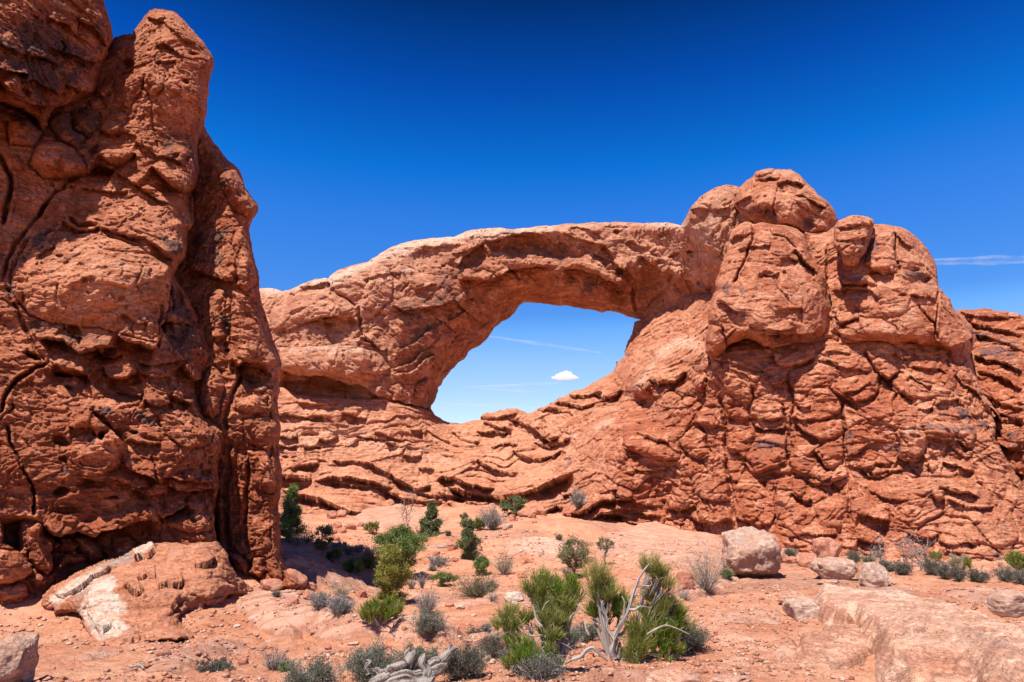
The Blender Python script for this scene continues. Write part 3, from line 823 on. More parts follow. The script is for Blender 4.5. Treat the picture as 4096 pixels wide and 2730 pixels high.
    ('B', 'C3', .7, 50, '515,570 590,530 680,600 740,700 640,740 570,650'),
    ('B', 'C3', .7, 35, '390,770 440,690 520,655 600,670 625,715 560,730 470,745 420,780'),
    ('B', 'C3', .5, 45, '780,560 880,550 960,620 950,650 820,700 780,660'), ('B', 'C3', .5, 50, '700,640 780,640 830,690 760,720'),
    ('B', 'C3', .6, 70, '0,930 120,870 180,890 215,960 150,1020 0,1030'), ('B', 'C3', .4, 40, '200,850 300,790 400,800 370,880 250,910'),
    ('B', 'C3', .5, 60, '1120,440 1300,350 1340,270 1420,225 1470,290 1500,420 1480,500 1300,520 1150,480'),
    ('K', 'C3', .5, 7, '1110,400 1125,480 1110,560'),
    ('L', 'C3', .25, 30, 30, '640,560 780,520 960,500'), ('K', 'C3', .3, 7, '785,560 790,640 860,680'),
    # varnish and bleaching
    ('C', 'varn', .5, 60, 'C1', '250,560 430,720 600,700 700,900 600,1050 300,1000 0,900 0,600'),
    ('C', 'varn', .28, 80, 'C1', '1000,900 1200,950 1380,1000 1330,1330 1100,1200'),
    ('C', 'varn', .45, 30, 'C2', '350,140 450,100 440,230 300,300 200,330'), ('C', 'varn', .5, 20, 'C2', '720,640 800,640 790,690 740,730 700,700'),
    ('C', 'varn', .4, 20, 'C2', '480,640 540,640 530,710 480,710'), ('C', 'varn', .5, 40, 'C2', '1080,180 1200,230 1300,350 1240,430 1130,350'),
    ('C', 'varn', .42, 60, 'C2', '200,830 350,870 560,890 820,930 830,1030 560,1080 280,980'), ('C', 'varn', .5, 40, 'C2', '1160,560 1340,760 1470,1050 1300,1150 1200,1050 1120,900 1180,700'),
    ('C', 'varn', .35, 40, 'C2', '40,500 120,380 260,250 300,330 150,520 60,700'),
    ('C', 'varn', .55, 12, 'D5', '930,790 1000,780 1110,860 1050,880 940,840'), ('C', 'varn', .55, 12, 'D5', '690,760 760,745 800,800 760,830 700,800'),
    ('C', 'varn', .6, 10, 'D5', '900,895 965,895 960,920 910,925'), ('C', 'varn', .6, 8, 'D5', '415,1150 490,1180 470,1215 430,1200'), ('C', 'varn', .55, 10, 'D5', '620,980 670,985 670,1030 630,1025'),
    ('C', 'pale', .42, 90, 'C2', '180,330 450,240 760,250 1180,480 1130,700 1080,900 700,870 420,800 250,600'),
    ('C', 'pale', .3, 70, 'C1', '980,160 1200,90 1380,280 1300,420 1000,400'), ('C', 'pale', .25, 60, 'C1', '850,560 1010,520 1050,720 900,760'),
    ('C', 'pale', .3, 60, 'C1', '380,1420 700,1300 1000,1400 1150,1568 400,1568'),
    ('C', 'pale', .3, 30, 'D5', '560,930 760,960 860,1060 700,1060'), ('C', 'pale', .25, 30, 'D5', '700,770 1100,800 1230,1010 1000,960'),
    ('C', 'tone', -.06, 120, 'C3', '0,0 1500,0 1500,800 0,800'), ('C', 'tone', .06, 120, 'C2', '100,300 1200,300 1150,900 200,900'),
    ('C', 'tone', -.03, 200, 'D5', '0,500 1500,500 1500,1568 0,1568'),
]
def tm_main(U, V): return 1-.55*np.exp(-(((U-350)/260)**2+((V-1180)/170)**2))
NEAR = .82   # the tower stands well in front of the arch, on a bench above the hollow
c_main = [(u, v, D*NEAR) for u, v, D in c_main]
face('main_wall', tower, M_TOWER, o_main, c_main, 9, 55, 1.6, f_main,
     dict(sc=.62, lump=.5, mid=.08, terr=.30, strat=.26, lh=.95, tilt=-.18, block=.07, bs=(2.2, 2.2, 1.3), fine=.05, pits=.10, seed=11, tmask=tm_main), gain=(.75, .34, .85))

o_fin = np.concatenate([PL('S', '-520,-900 100,-760 300,-520 390,-300'), PL('C1', '715,-60 722,0 738,50 750,90 765,150 778,205 787,250 785,285 765,320 755,370 720,440 712,490 690,550 682,610 640,680 560,700 470,740 420,745 370,790 345,850 350,890 310,925 285,910 265,830 180,770 90,735 0,710 -120,700'), PL('S', '-520,420')])
c_fin = sp('C1', (700, 20, 22.4), (770, 250, 22.6), (400, 100, 20.6), (0, 100, 18.6), (400, 500, 21.0), (100, 600, 19.2), (680, 550, 22.6), (330, 880, 21.3)) + [(-500, -600, 18), (300, -600, 22), (-500, 300, 17)]
f_fin = [
    ('L', 'C1', .9, 90, 90, '0,560 80,640 190,720 330,740 420,720'), ('L', 'C1', .4, 50, 40, '0,480 90,500 190,525'),
    ('L', 'C1', .35, 40, 40, '330,120 450,170 550,250 560,170'), ('L', 'C1', .4, 40, 50, '540,150 640,180 690,230 740,330'),
    ('K', 'C1', .3, 8, '430,280 460,330 430,360'), ('P', 'C1', .25, 560, 440, 60, 18, .4), ('P', 'C1', .2, 300, 410, 40, 20), ('P', 'C1', .25, 250, 120, 40, 12, .5),
    ('L', 'C1', .35, 50, 40, '120,580 230,560 400,650 520,640'), ('R', 'C1', .5, 30, '120,600 170,585 240,640 200,690 140,660'),
    ('L', 'C1', .3, 40, 40, '330,330 450,370 600,420 690,440'), ('K', 'C1', .3, 7, '540,130 555,170 545,200'),
    ('L', 'C1', .4, 50, 40, '450,590 560,640 650,640'), ('L', 'C1', .3, 30, 40, '0,300 150,380 300,400 420,470'),
    ('C', 'varn', .42, 60, 'C1', '-100,150 300,150 600,330 690,450 600,650 300,700 0,600'), ('C', 'varn', .3, 60, 'C1', '500,0 730,0 780,280 700,400 560,200'),
    ('C', 'pale', .85, 14, 'C1', '330,0 420,10 520,70 600,125 560,120 470,80 390,40'), ('C', 'pale', .25, 30, 'C1', '0,80 100,120 200,150 100,180 0,140'),
    ('C', 'tone', -.04, 100, 'C1', '-300,-300 800,-300 800,800 -300,800'),
]
c_fin = [(u, v, D*NEAR) for u, v, D in c_fin]
face('fin', tower, M_TOWER, o_fin, c_fin, 7, 45, 1.3, f_fin,
     dict(sc=.62, lump=.45, mid=.08, terr=.30, strat=.30, lh=.9, tilt=-.45, block=.10, bs=(2.2, 2.2, 1.2), fine=.05, pits=.12, seed=12))

o_but = np.concatenate([PL('C1', '1300,760 1425,880 1448,920 1475,965 1500,1005 1530,1040 1560,1085 1592,1125 1630,1150 1662,1182 1688,1230 1700,1270 1712,1315 1745,1360 1770,1395 1797,1430 1803,1470 1785,1505 1762,1530'),
    PL('C2', '1748,160 1740,210 1745,270 1760,340 1770,420 1800,500 1806,560 1806,620 1820,700 1845,770 1860,830 1885,900 1900,970 1930,1040 1950,1100 1965,1140 1960,1200 1940,1250 1950,1330 1930,1400'),
    PL('D5', '1935,720 1950,830 1958,900 1948,980 1945,1100 1965,1180 1965,1280 1955,1370 1935,1420 1940,1480'),
    PL('C3', '1950,400 1948,500 1955,600 1960,690 2010,780 2091,850 2150,900 2050,1000 1640,1000 1480,700 1450,0'), PL('C2', '1150,1200 1100,300')])
c_but = sp('C1', (1500, 1100, 24.9), (1700, 1350, 24.3), (1420, 1300, 25.4), (1780, 1460, 25.0)) + sp('C2', (1350, 400, 24.6), (1650, 400, 23.4), (1450, 800, 23.4), (1600, 900, 22.8), (1850, 900, 23.6), (1930, 1200, 23.6), (1350, 700, 24.0)) \
    + sp('D5', (1500, 700, 22.4), (1650, 700, 22.4), (1850, 800, 22.6), (1650, 1100, 22.6), (1850, 1200, 22.0), (1600, 1400, 22.6)) + sp('C3', (1600, 300, 22.6), (1680, 400, 22.4), (1850, 400, 21.8), (1850, 700, 21.4), (1750, 750, 21.6), (1640, 700, 22), (2000, 900, 21.0), (1900, 980, 20.6))
f_but = [
    ('B', 'C1', .9, 70, '1530,1240 1560,1200 1640,1180 1700,1280 1800,1440 1760,1530 1650,1480 1560,1330'), ('P', 'C1', .4, 1680, 1350, 50, 30, .6),
    ('L', 'C2', .7, 60, 60, '1310,480 1420,510 1540,550 1640,580'), ('K', 'C2', .4, 8, '1700,320 1640,420 1640,520 1680,620 1760,640'),
    ('B', 'C2', .7, 60, '1640,200 1700,190 1740,260 1770,420 1800,560 1720,640 1650,600 1660,420 1620,300'),
    ('B', 'C2', .6, 60, '1460,620 1500,590 1560,640 1570,800 1600,900 1560,960 1500,1000 1470,900 1450,760'), ('K', 'C2', .5, 10, '1550,690 1545,800 1590,900 1620,1030'),
    ('R', 'C2', .5, 20, '1530,820 1580,840 1610,960 1570,960 1540,900'), ('P', 'C2', .5, 1575, 1010, 26, 22), ('P', 'C2', .5, 1580, 1055, 22, 22),
    ('B', 'C2', .7, 110, '1620,620 1740,680 1820,780 1890,960 1950,1130 1880,1200 1760,1140 1650,1100 1610,930'), ('R', 'C2', .5, 40, '1690,700 1760,760 1800,860 1700,860 1640,780'),
    ('L', 'C2', .8, 70, 40, '1620,1170 1700,1150 1800,1150 1860,1190 1900,1240'), ('P', 'C2', .4, 1620, 1160, 18, 60),
    ('L', 'D5', .6, 60, 50, '1640,480 1700,430 1800,440 1870,500'), ('R', 'D5', .7, 50, '1700,450 1800,470 1850,560 1760,640 1690,600'),
    ('B', 'D5', .7, 55, '1430,520 1480,460 1540,500 1560,600 1530,780 1480,830 1400,800 1390,620'), ('K', 'D5', 1.2, 16, '1680,520 1640,620 1600,720 1570,830 1590,920'),
    ('B', 'D5', .6, 50, '1640,690 1780,660 1880,760 1870,820 1760,800 1650,770'), ('B', 'D5', .35, 22, '1755,635 1790,600 1850,590 1870,610 1830,640'),
    ('B', 'D5', .5, 50, '1860,660 1920,720 1930,800 1870,780'), ('B', 'D5', .7, 70, '1700,830 1840,800 1950,860 1950,1000 1850,1050 1720,990'),
    ('B', 'D5', .6, 60, '1730,1060 1870,1020 1960,1160 1960,1300 1880,1350 1760,1300'), ('K', 'D5', .6, 10, '1890,1000 1885,1100 1910,1200'),
    ('K', 'D5', .8, 14, '1600,1000 1590,1200 1580,1400 1590,1568'), ('K', 'D5', .6, 12, '1735,1120 1725,1300 1720,1568'), ('K', 'D5', .4, 9, '1650,1000 1650,1200 1660,1400'),
    ('K', 'C3', .8, 16, '1570,100 1565,300 1580,500 1600,640'), ('K', 'C3', .6, 12, '1725,50 1715,250 1710,480 1720,640'), ('K', 'C3', .4, 10, '1890,480 1880,560 1900,640'),
    ('B', 'C3', .8, 70, '1590,660 1680,680 1730,760 1700,800 1640,780'), ('B', 'C3', .8, 60, '1850,720 1900,690 1965,780 1970,850 1920,860 1860,790'),
    ('B', 'C3', .8, 60, '1760,700 1840,700 1860,790 1800,850 1730,800'), ('B', 'C3', .6, 50, '1960,790 2091,820 2120,900 2010,910'), ('L', 'C3', .6, 40, 50, '1740,800 1850,860 1960,910 2091,910'),
    ('C', 'varn', .6, 16, 'D5', '1540,80 1590,100 1600,230 1560,240 1535,180'), ('C', 'varn', .3, 40, 'D5', '1650,450 1850,460 1880,640 1700,640'),
    ('C', 'varn', .35, 40, 'C2', '1330,120 1600,150 1640,560 1330,480'), ('C', 'varn', .35, 40, 'C1', '1400,900 1600,1100 1700,1300 1600,1400 1400,1300'),
    ('C', 'pale', .7, 14, 'D5', '1755,640 1790,600 1860,590 1870,610 1830,640'), ('C', 'pale', .3, 50, 'C2', '1600,900 1850,960 1930,1120 1620,1150 1470,1030'),
    ('C', 'tone', -.06, 100, 'C3', '1500,0 2000,0 2000,650 1500,650'),
]
c_but = [(u, v, D*NEAR) for u, v, D in c_but]
face('buttress', tower, M_TOWER, o_but, c_but, 8, 50, 1.6, f_but,
     dict(sc=.62, lump=.45, mid=.10, terr=.30, strat=.16, lh=.9, tilt=-.1, block=.10, bs=(1.6, 1.6, 2.4), fine=.06, pits=.18, seed=13), gain=(.7, .3, .7))

# pale toe of slickrock in front of the wall
o_toe = PL('C3', '250,1060 300,960 380,900 500,830 620,770 760,720 860,680 930,640 990,605 1050,594 1110,598 1200,600 1300,615 1400,600 1500,600 1560,650 1620,770 1660,830 1740,880 1780,930 1740,960 1600,960 1560,1030 1500,1070 1400,1090 1300,1080 1240,1130 1300,1200 1400,1260 1250,1310 1000,1330 860,1345 700,1330 655,1310 640,1270 600,1200 600,1150 560,1090 500,1095 440,1110 390,1085 380,1060 300,1080')
c_toe = sp('C3', (300, 1000, 15.6), (600, 800, 16.4), (1050, 600, 17.4), (1450, 620, 17.6), (1600, 850, 16.6), (1700, 930, 15.4), (400, 1060, 13.8), (600, 1000, 13.4), (700, 1250, 10.9), (640, 1290, 10.5), (900, 1000, 13.0), (1000, 800, 15.2), (1300, 800, 15.2), (1250, 1050, 13.4), (1450, 1080, 13.6), (1000, 1250, 11.3), (1350, 1240, 11.6), (800, 1330, 10.4))
f_toe = [
    ('L', 'C3', .35, 30, 40, '380,1060 440,1105 500,1090 560,1085 600,1150 610,1230'), ('R', 'C3', .5, 30, '460,1115 560,1095 600,1150 600,1200 520,1180'),
    ('K', 'C3', .18, 5, '600,960 625,1000 630,1100 660,1180 700,1240'), ('L', 'C3', .3, 25, 30, '930,700 980,690 1040,690 1070,660 1080,600'),
    ('L', 'C3', .22, 25, 30, '360,950 450,970 560,900 700,810 800,760'), ('L', 'C3', .35, 30, 40, '870,900 930,960 980,950'), ('L', 'C3', .3, 25, 30, '950,860 1020,820 1100,820'),
    ('L', 'C3', .35, 30, 40, '1100,900 1200,890 1290,870'), ('L', 'C3', .4, 35, 40, '1200,960 1215,1030 1250,1090'), ('R', 'C3', .5, 25, '1200,990 1260,960 1310,990 1280,1060 1230,1070'),
    ('L', 'C3', .5, 35, 50, '1400,990 1450,1010 1530,1000 1600,960 1740,930'), ('R', 'C3', .5, 25, '1400,1010 1470,1000 1540,1010 1520,1060 1430,1065'),
    ('B', 'C3', .3, 90, '1300,870 1500,840 1650,900 1600,960 1450,990 1330,960'), ('L', 'C3', .3, 30, 30, '1350,760 1440,740 1500,700'),
    ('L', 'C3', .15, 20, 25, '660,1190 720,1220 780,1190'), ('P', 'C3', .12, 800, 1170, 60, 30), ('L', 'C3', .15, 25, 25, '850,1300 950,1310 1100,1280'),
    ('C', 'pale', .95, 30, 'C3', '560,1060 590,960 640,890 700,850 800,820 820,900 790,960 830,1010 900,1040 820,1130 870,1200 800,1260 690,1290 640,1240 610,1140'),
    ('C', 'pale', 1.0, 14, 'C3', '930,650 990,606 1080,598 1075,650 1000,690 940,690'), ('C', 'pale', .7, 20, 'C3', '380,1050 450,1010 560,930 700,830 900,700 860,690 600,800 400,920 300,990'),
    ('C', 'varn', .75, 20, 'C3', '700,770 860,680 920,660 920,710 800,770 720,800'), ('C', 'varn', .5, 25, 'C3', '470,1030 560,950 620,900 600,960 560,1000'),
    ('C', 'pale', .9, 10, 'C3', '735,1100 760,1080 800,1095 750,1120'), ('C', 'pale', .9, 10, 'C3', '780,980 830,970 820,990 790,1000'),
    ('C', 'pale', .4, 30, 'C3', '1080,600 1300,620 1440,620 1400,660 1150,650'), ('C', 'varn', .4, 40, 'C3', '640,1150 740,1180 740,1250 660,1240'), ('C', 'pale', .35, 50, 'C3', '820,1130 1300,1200 1250,1320 700,1320'),
]
c_toe = sp('C3', (300, 1000, 14.2), (600, 800, 14.8), (1050, 600, 15.6), (1450, 620, 15.4), (1000, 800, 14.4), (1300, 800, 14.3), (1600, 850, 15.0), (1740, 960, 15.6), (400, 1060, 13.7), (390, 1085, 13.9), (560, 1095, 13.5), (480, 1000, 13.6), (600, 1000, 13.1), (620, 1180, 12.1), (640, 1290, 10.7), (700, 1250, 10.9), (800, 1335, 9.9), (900, 1000, 12.8), (800, 1150, 11.8),
           (1000, 1250, 11.0), (1350, 1250, 11.4), (1250, 1310, 10.2), (1250, 1050, 12.9), (1300, 1090, 13.4), (1450, 1085, 13.5), (1560, 1030, 14.0), (1640, 960, 15.0), (1450, 900, 13.9), (1150, 1000, 12.9))
face('toe_slab', tower, M_TOE, o_toe, c_toe, 3, 18, .5, f_toe, dict(sc=.7, lump=.15, mid=.04, terr=.09, strat=.10, lh=.5, tilt=-.2, block=0, fine=.035, pits=.0, seed=14), rig=.8, gain=(.5, .5, .35))

# ------------------------------------------------------------------ the arch
arch = empty('sandstone_arch', (-4, 84, 1), 'broad natural sandstone arch with blue sky showing through its opening', 'rock arch')
o_span = np.concatenate([
    PL('C4', '-60,560 60,530 130,528 190,540 230,553 285,535 340,510 390,490 430,475 490,463 550,462 570,440 610,405 700,375 760,362 820,355 850,325 900,290 970,250 1080,210 1180,190 1300,180 1420,175 1470,155 1550,125 1620,113 1720,112 1830,122 1960,105 2060,95'),
    PL('D1', '870,94 960,82 1060,75 1200,72 1330,68 1430,70 1530,80 1565,72 1620,70 1700,75 1745,85 1780,97'),
    PL('C8', '195,400 222,345 255,300 300,260 340,232 372,216 410,203 445,200 510,208 560,240 600,420 560,640 480,800 420,900 380,960'),
    PL('D1', '1990,720 1900,800 1700,860 1560,860 1500,800 1500,752 1480,748 1440,738 1400,725 1370,712 1340,705 1300,700 1262,699 1232,705 1200,697 1160,690 1100,680 1030,665 960,655 900,649 860,643 830,645 780,640 740,633 700,635 680,645 660,655 645,680 630,700 612,722 590,745 560,758 530,768 505,790 480,812 465,840 450,862 430,890 410,910 380,928 350,945 330,955 310,972 290,1000 270,1020 245,1040 220,1062 200,1080 180,1106 165,1130 150,1150 125,1175 115,1200 95,1222 90,1250 85,1290 75,1310 65,1330 48,1350 46,1370 60,1400 82,1426'),
    PL('C4', '1320,1450 1320,1520 200,1500 -80,1420')])
c_span = sp('C4', (100, 560, 84), (150, 800, 80), (300, 700, 79.0), (500, 640, 79.0), (700, 560, 79.5), (400, 1000, 77.2), (700, 1020, 77.2), (600, 880, 78.8), (250, 1150, 78.6), (600, 1230, 81.5), (900, 1050, 78.6), (1000, 700, 80.3), (900, 450, 80.5), (1200, 500, 81.2), (1100, 900, 79.8), (1150, 1150, 80.8), (1150, 1340, 81.5), (1300, 900, 81.6), (1450, 700, 82.8), (1250, 250, 83), (1600, 160, 84), (1350, 780, 82.4)) \
    + sp('D1', (60, 1390, 88.5), (85, 1290, 88.5), (180, 1106, 89), (310, 972, 89.5), (450, 862, 90), (590, 745, 90.5), (700, 635, 91), (900, 649, 91), (1160, 690, 91), (1340, 705, 91), (1480, 748, 90.5),
         (700, 540, 86.6), (1000, 560, 87.0), (1300, 620, 86.5), (500, 640, 87.2), (330, 820, 87), (200, 980, 86.5), (110, 1130, 86),
         (300, 480, 82.9), (600, 430, 84.0), (850, 390, 84.0), (1150, 430, 84.0), (1400, 500, 84.2), (700, 250, 84.6), (1000, 250, 84.4), (900, 120, 84), (1250, 200, 83.6), (1500, 150, 83), (1500, 400, 83), (1700, 250, 79), (1600, 600, 87.5), (1800, 500, 79.5), (1900, 300, 73), (1750, 800, 84), (1900, 700, 80)) \
    + sp('C8', (250, 330, 70), (400, 230, 68), (520, 300, 65), (420, 600, 67), (330, 500, 70))
f_span = [
    ('L', 'C4', -1.2, 120, 60, '180,925 300,930 450,928 580,928 680,915 780,905 860,915'), ('L', 'C4', .9, 90, 60, '500,740 600,715 700,730 760,775'),
    ('L', 'C4', .6, 60, 60, '380,760 450,750 560,770 650,760'), ('K', 'C4', .8, 9, '760,640 765,700 768,780 785,860 830,900 870,930'), ('K', 'C4', .6, 9, '550,455 550,520 570,580'),
    ('B', 'C4', 1.2, 170, '570,460 700,390 900,330 1000,450 980,620 850,740 770,780 740,640 600,560'), ('B', 'C4', 1.4, 170, '140,700 220,590 400,540 550,540 720,640 760,770 600,720 480,740 240,830 150,840'),
    ('B', 'C4', 1.0, 120, '180,950 400,940 700,940 900,980 980,1080 900,1180 700,1150 500,1110 350,1130 200,1080'),
    ('L', 'C4', 2.4, 130, 90, '190,1095 260,1110 340,1140 420,1130 480,1125 560,1140 620,1165 690,1185 760,1195 830,1240 900,1275 970,1290'),
    ('R', 'C4', 1.4, 40, '190,1180 300,1160 500,1150 650,1190 800,1220 860,1280 700,1290 400,1280 230,1240'),
    ('L', 'C4', 1.0, 100, 70, '1000,650 1060,690 1150,682 1250,670 1330,650 1420,610'), ('R', 'C4', 1.4, 110, '980,560 1080,500 1250,520 1380,600 1280,660 1100,680 1010,650'),
    ('L', 'C4', .8, 60, 60, '1420,610 1460,650 1510,690 1440,720 1380,760'), ('B', 'C4', .9, 50, '1390,740 1420,680 1470,650 1515,690 1450,740'),
    ('L', 'C4', .6, 60, 60, '1240,690 1340,760 1250,830 1150,900 1060,950 980,960'), ('L', 'C4', .9, 70, 60, '1300,985 1230,1020 1160,1080 1090,1120 1000,1140'),
    ('L', 'C4', .6, 60, 50, '760,870 850,900 900,960 960,950'), ('L', 'C4', .6, 60, 50, '1300,940 1200,980 1120,1050 1040,1080'),
    ('B', 'C4', .9, 50, '1130,1280 1160,1200 1230,1160 1275,1170 1250,1240 1190,1300'), ('B', 'C4', .7, 50, '1180,1180 1260,1155 1280,1180 1210,1215'), ('R', 'C4', .8, 40, '1000,1130 1120,1130 1140,1260 1060,1280 990,1200'),
    ('L', 'C4', .8, 60, 60, '980,1300 1080,1330 1180,1355 1270,1370'), ('B', 'C4', .6, 40, '830,1230 920,1200 990,1270 960,1310 850,1290'),
    ('P', 'C4', .9, 300, 573, 12, 14), ('R', 'C4', .7, 20, '450,540 500,515 550,490 550,540 480,545'), ('L', 'C4', .5, 40, 40, '340,520 420,520 520,490 570,500'),
    ('L', 'C4', .5, 40, 40, '1190,250 1260,240 1370,235 1470,220'), ('L', 'C4', .5, 40, 40, '1400,290 1460,290 1500,270 1600,230'), ('L', 'C4', .35, 35, 40, '1120,280 1200,270 1280,270'),
    ('P', 'C4', .7, 1350, 380, 16, 12), ('P', 'C4', .5, 1240, 243, 12, 9), ('L', 'C4', .4, 40, 40, '780,480 900,440 1000,420 1080,430'), ('K', 'C4', .4, 8, '1080,430 1100,500 1060,560'), ('L', 'C4', .4, 40, 40, '1140,540 1220,520 1300,500'),
    # span front, its brow and the hollow behind it
    ('R', 'D1', 2.3, 60, '420,205 490,195 570,165 700,142 830,150 960,190 1060,250 1180,330 1260,392 1130,360 1000,350 960,385 900,372 800,345 690,345 560,325 450,300'),
    ('L', 'D1', 1.3, 100, 60, '420,205 490,198 570,168 700,145 830,152 930,190'), ('L', 'D1', .8, 60, 60, '950,130 1040,180 1150,210 1260,240 1310,330'),
    ('L', 'D1', 1.4, 80, 60, '230,380 270,310 330,260 415,215'), ('R', 'D1', 1.5, 45, '265,330 330,280 420,240 440,310 420,380 330,410 280,380'),
    ('L', 'D1', -1.0, 60, 30, '440,305 560,318 650,340 700,340 800,350 905,368'), ('L', 'D1', 1.6, 120, 60, '240,460 330,470 430,470 540,440 600,400 690,385 790,370 900,378'),
    ('B', 'D1', 1.2, 45, '965,385 1040,342 1110,345 1190,370 1260,400 1340,405 1400,455 1420,495 1350,500 1280,480 1180,430 1080,395'), ('L', 'D1', 1.8, 140, 50, '960,392 1080,398 1180,440 1270,480 1350,502 1425,502'),
    ('B', 'D1', 1.0, 40, '250,420 330,440 400,400 470,430 420,480 340,490 270,460'), ('B', 'D1', .8, 35, '480,430 560,400 620,420 640,450 540,470'),
    ('K', 'D1', .9, 8, '570,380 610,410 640,460 660,470'), ('L', 'D1', .8, 60, 60, '1240,230 1290,270 1310,330 1260,390'), ('L', 'D1', .8, 60, 60, '1170,280 1240,310 1300,340 1390,420'),
    ('L', 'D1', 1.0, 80, 60, '1330,380 1400,400 1450,450 1480,520 1470,600'), ('K', 'D1', .7, 10, '1420,460 1450,520 1460,600 1480,700'), ('R', 'D1', .8, 60, '1400,420 1550,460 1600,520 1520,560 1450,500'),
    ('L', 'D1', 1.2, 90, 60, '1500,300 1560,350 1640,410 1700,430'), ('K', 'D1', .9, 14, '1720,420 1690,500 1640,580 1580,640 1520,700'),
    ('L', 'D1', 1.2, 80, 60, '1600,330 1660,420 1760,450 1850,480 1930,540 2010,540'), ('R', 'D1', 1.6, 60, '1700,480 1850,500 2000,560 1980,640 1850,680 1740,640'),
    ('P', 'D1', .9, 1338, 140, 26, 16, -.4), ('R', 'D1', .9, 16, '1610,140 1670,130 1715,145 1680,165 1650,195 1620,190'), ('P', 'D1', .9, 1842, 281, 27, 16), ('P', 'D1', .8, 1735, 300, 42, 18, -.4),
    ('P', 'D1', .9, 1640, 345, 34, 26), ('P', 'D1', .9, 1925, 500, 46, 26, .5), ('P', 'D1', .6, 1500, 85, 30, 9, -.2), ('P', 'D1', .6, 1980, 520, 30, 24), ('P', 'D1', .5, 1600, 300, 22, 12),
    ('L', 'D1', .5, 40, 50, '1000,100 1100,110 1200,140 1250,200'), ('L', 'D1', .35, 35, 40, '1240,110 1350,100 1420,95'), ('L', 'D1', .5, 50, 50, '1400,200 1500,230 1580,250'),
    ('L', 'D1', .6, 60, 60, '370,590 420,640 520,620 620,560 720,530'), ('L', 'D1', .5, 50, 50, '700,560 820,580 930,600 1060,600 1250,640 1330,650'), ('L', 'D1', .5, 60, 50, '270,620 340,590 380,660 400,720'),
    ('K', 'D1', .4, 7, '180,910 250,850 300,860 340,830'), ('K', 'D1', .35, 7, '500,720 400,800 310,880 180,900'), ('L', 'D1', .5, 40, 50, '760,470 850,440 940,460 930,510'),
    ('B', 'C8', .9, 90, '190,430 230,340 310,260 380,215 500,210 510,300 480,420 400,600 250,560'), ('L', 'C8', .4, 40, 40, '220,350 300,330 380,350 470,330'), ('K', 'C8', .4, 8, '500,230 490,300 500,380'),
    ('P', 'C8', .6, 548, 270, 24, 16), ('L', 'C8', .4, 30, 30, '360,230 400,210 450,205'),
    ('C', 'pale', .8, 40, 'C4', '0,500 500,450 800,340 1000,200 1500,110 2091,70 2091,130 1500,210 1300,250 1000,310 850,370 600,470 350,540 100,600'),
    ('C', 'pale', .55, 30, 'D1', '850,60 1800,60 1800,110 1500,110 1200,110 900,130'), ('C', 'pale', .4, 60, 'D1', '1600,100 1990,110 2000,420 1800,400 1650,250'), ('C', 'pale', .5, 30, 'C4', '170,925 600,925 870,930 850,1000 500,1010 200,990'),
    ('C', 'pale', .4, 50, 'C4', '450,490 800,400 1100,300 1200,450 900,520 650,560'), ('C', 'pale', .3, 60, 'C8', '180,430 400,210 520,220 480,450 350,560'),
    ('C', 'varn', .45, 50, 'C4', '900,650 1300,560 1400,640 1300,700 1000,720'), ('C', 'varn', .45, 50, 'C4', '1250,380 1420,400 1440,620 1330,600'),
    ('C', 'varn', .45, 60, 'D1', '480,200 760,150 1000,230 1000,340 800,330 560,310'), ('C', 'varn', .35, 50, 'D1', '950,400 1400,510 1400,620 1000,560'), ('C', 'varn', .4, 60, 'C4', '1100,700 1400,800 1300,1100 1050,1050'),
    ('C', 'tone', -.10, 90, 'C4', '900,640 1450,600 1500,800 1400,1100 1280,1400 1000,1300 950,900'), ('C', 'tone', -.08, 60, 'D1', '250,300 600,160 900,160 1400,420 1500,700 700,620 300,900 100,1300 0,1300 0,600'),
]
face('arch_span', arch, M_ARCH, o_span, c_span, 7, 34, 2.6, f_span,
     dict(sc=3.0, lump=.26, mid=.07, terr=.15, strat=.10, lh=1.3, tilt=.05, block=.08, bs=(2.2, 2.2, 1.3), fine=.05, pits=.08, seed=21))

# benches under the arch, the slope to its right and the jointed cliff
o_base = np.concatenate([
    PL('C4', '-40,1270 60,1240 180,1215 240,1225 330,1270 400,1285 500,1290 640,1290 720,1300 830,1300 930,1292 1000,1315 1080,1340 1160,1360 1240,1385 1290,1420 1350,1455 1400,1466 1470,1468'),
    PL('D1', '330,1455 380,1440 400,1410 430,1397 500,1396 530,1385 560,1390 580,1378 640,1373 690,1393 720,1400 760,1395 790,1370 840,1355 900,1325 945,1300 980,1285 1010,1262 1060,1250 1130,1220 1200,1180 1230,1155 1280,1130 1318,1110 1335,1072 1335,1045 1370,1025 1400,1005 1392,970 1405,930 1430,890 1445,850 1450,810 1462,765 1500,752 1512,735 1560,690 1600,640 1660,600 1700,570 1740,630 1760,650 1800,600 1900,560 2100,560'),
    PL('C8', '500,800 900,760 1300,800 1640,860 1760,960 1840,1060 1830,1180 1860,1290 1900,1400 1960,1470 2000,1520 2020,1568'),
    PL('D4', '1850,750 1900,870 1890,960 1930,1060 1990,1160 2050,1250 2100,1330 2160,1420 2260,1600'), PL('S', '4230,2500 3600,2480 3000,2420 2600,2330 2300,2260 2000,2200 1500,2190 1050,2200')])
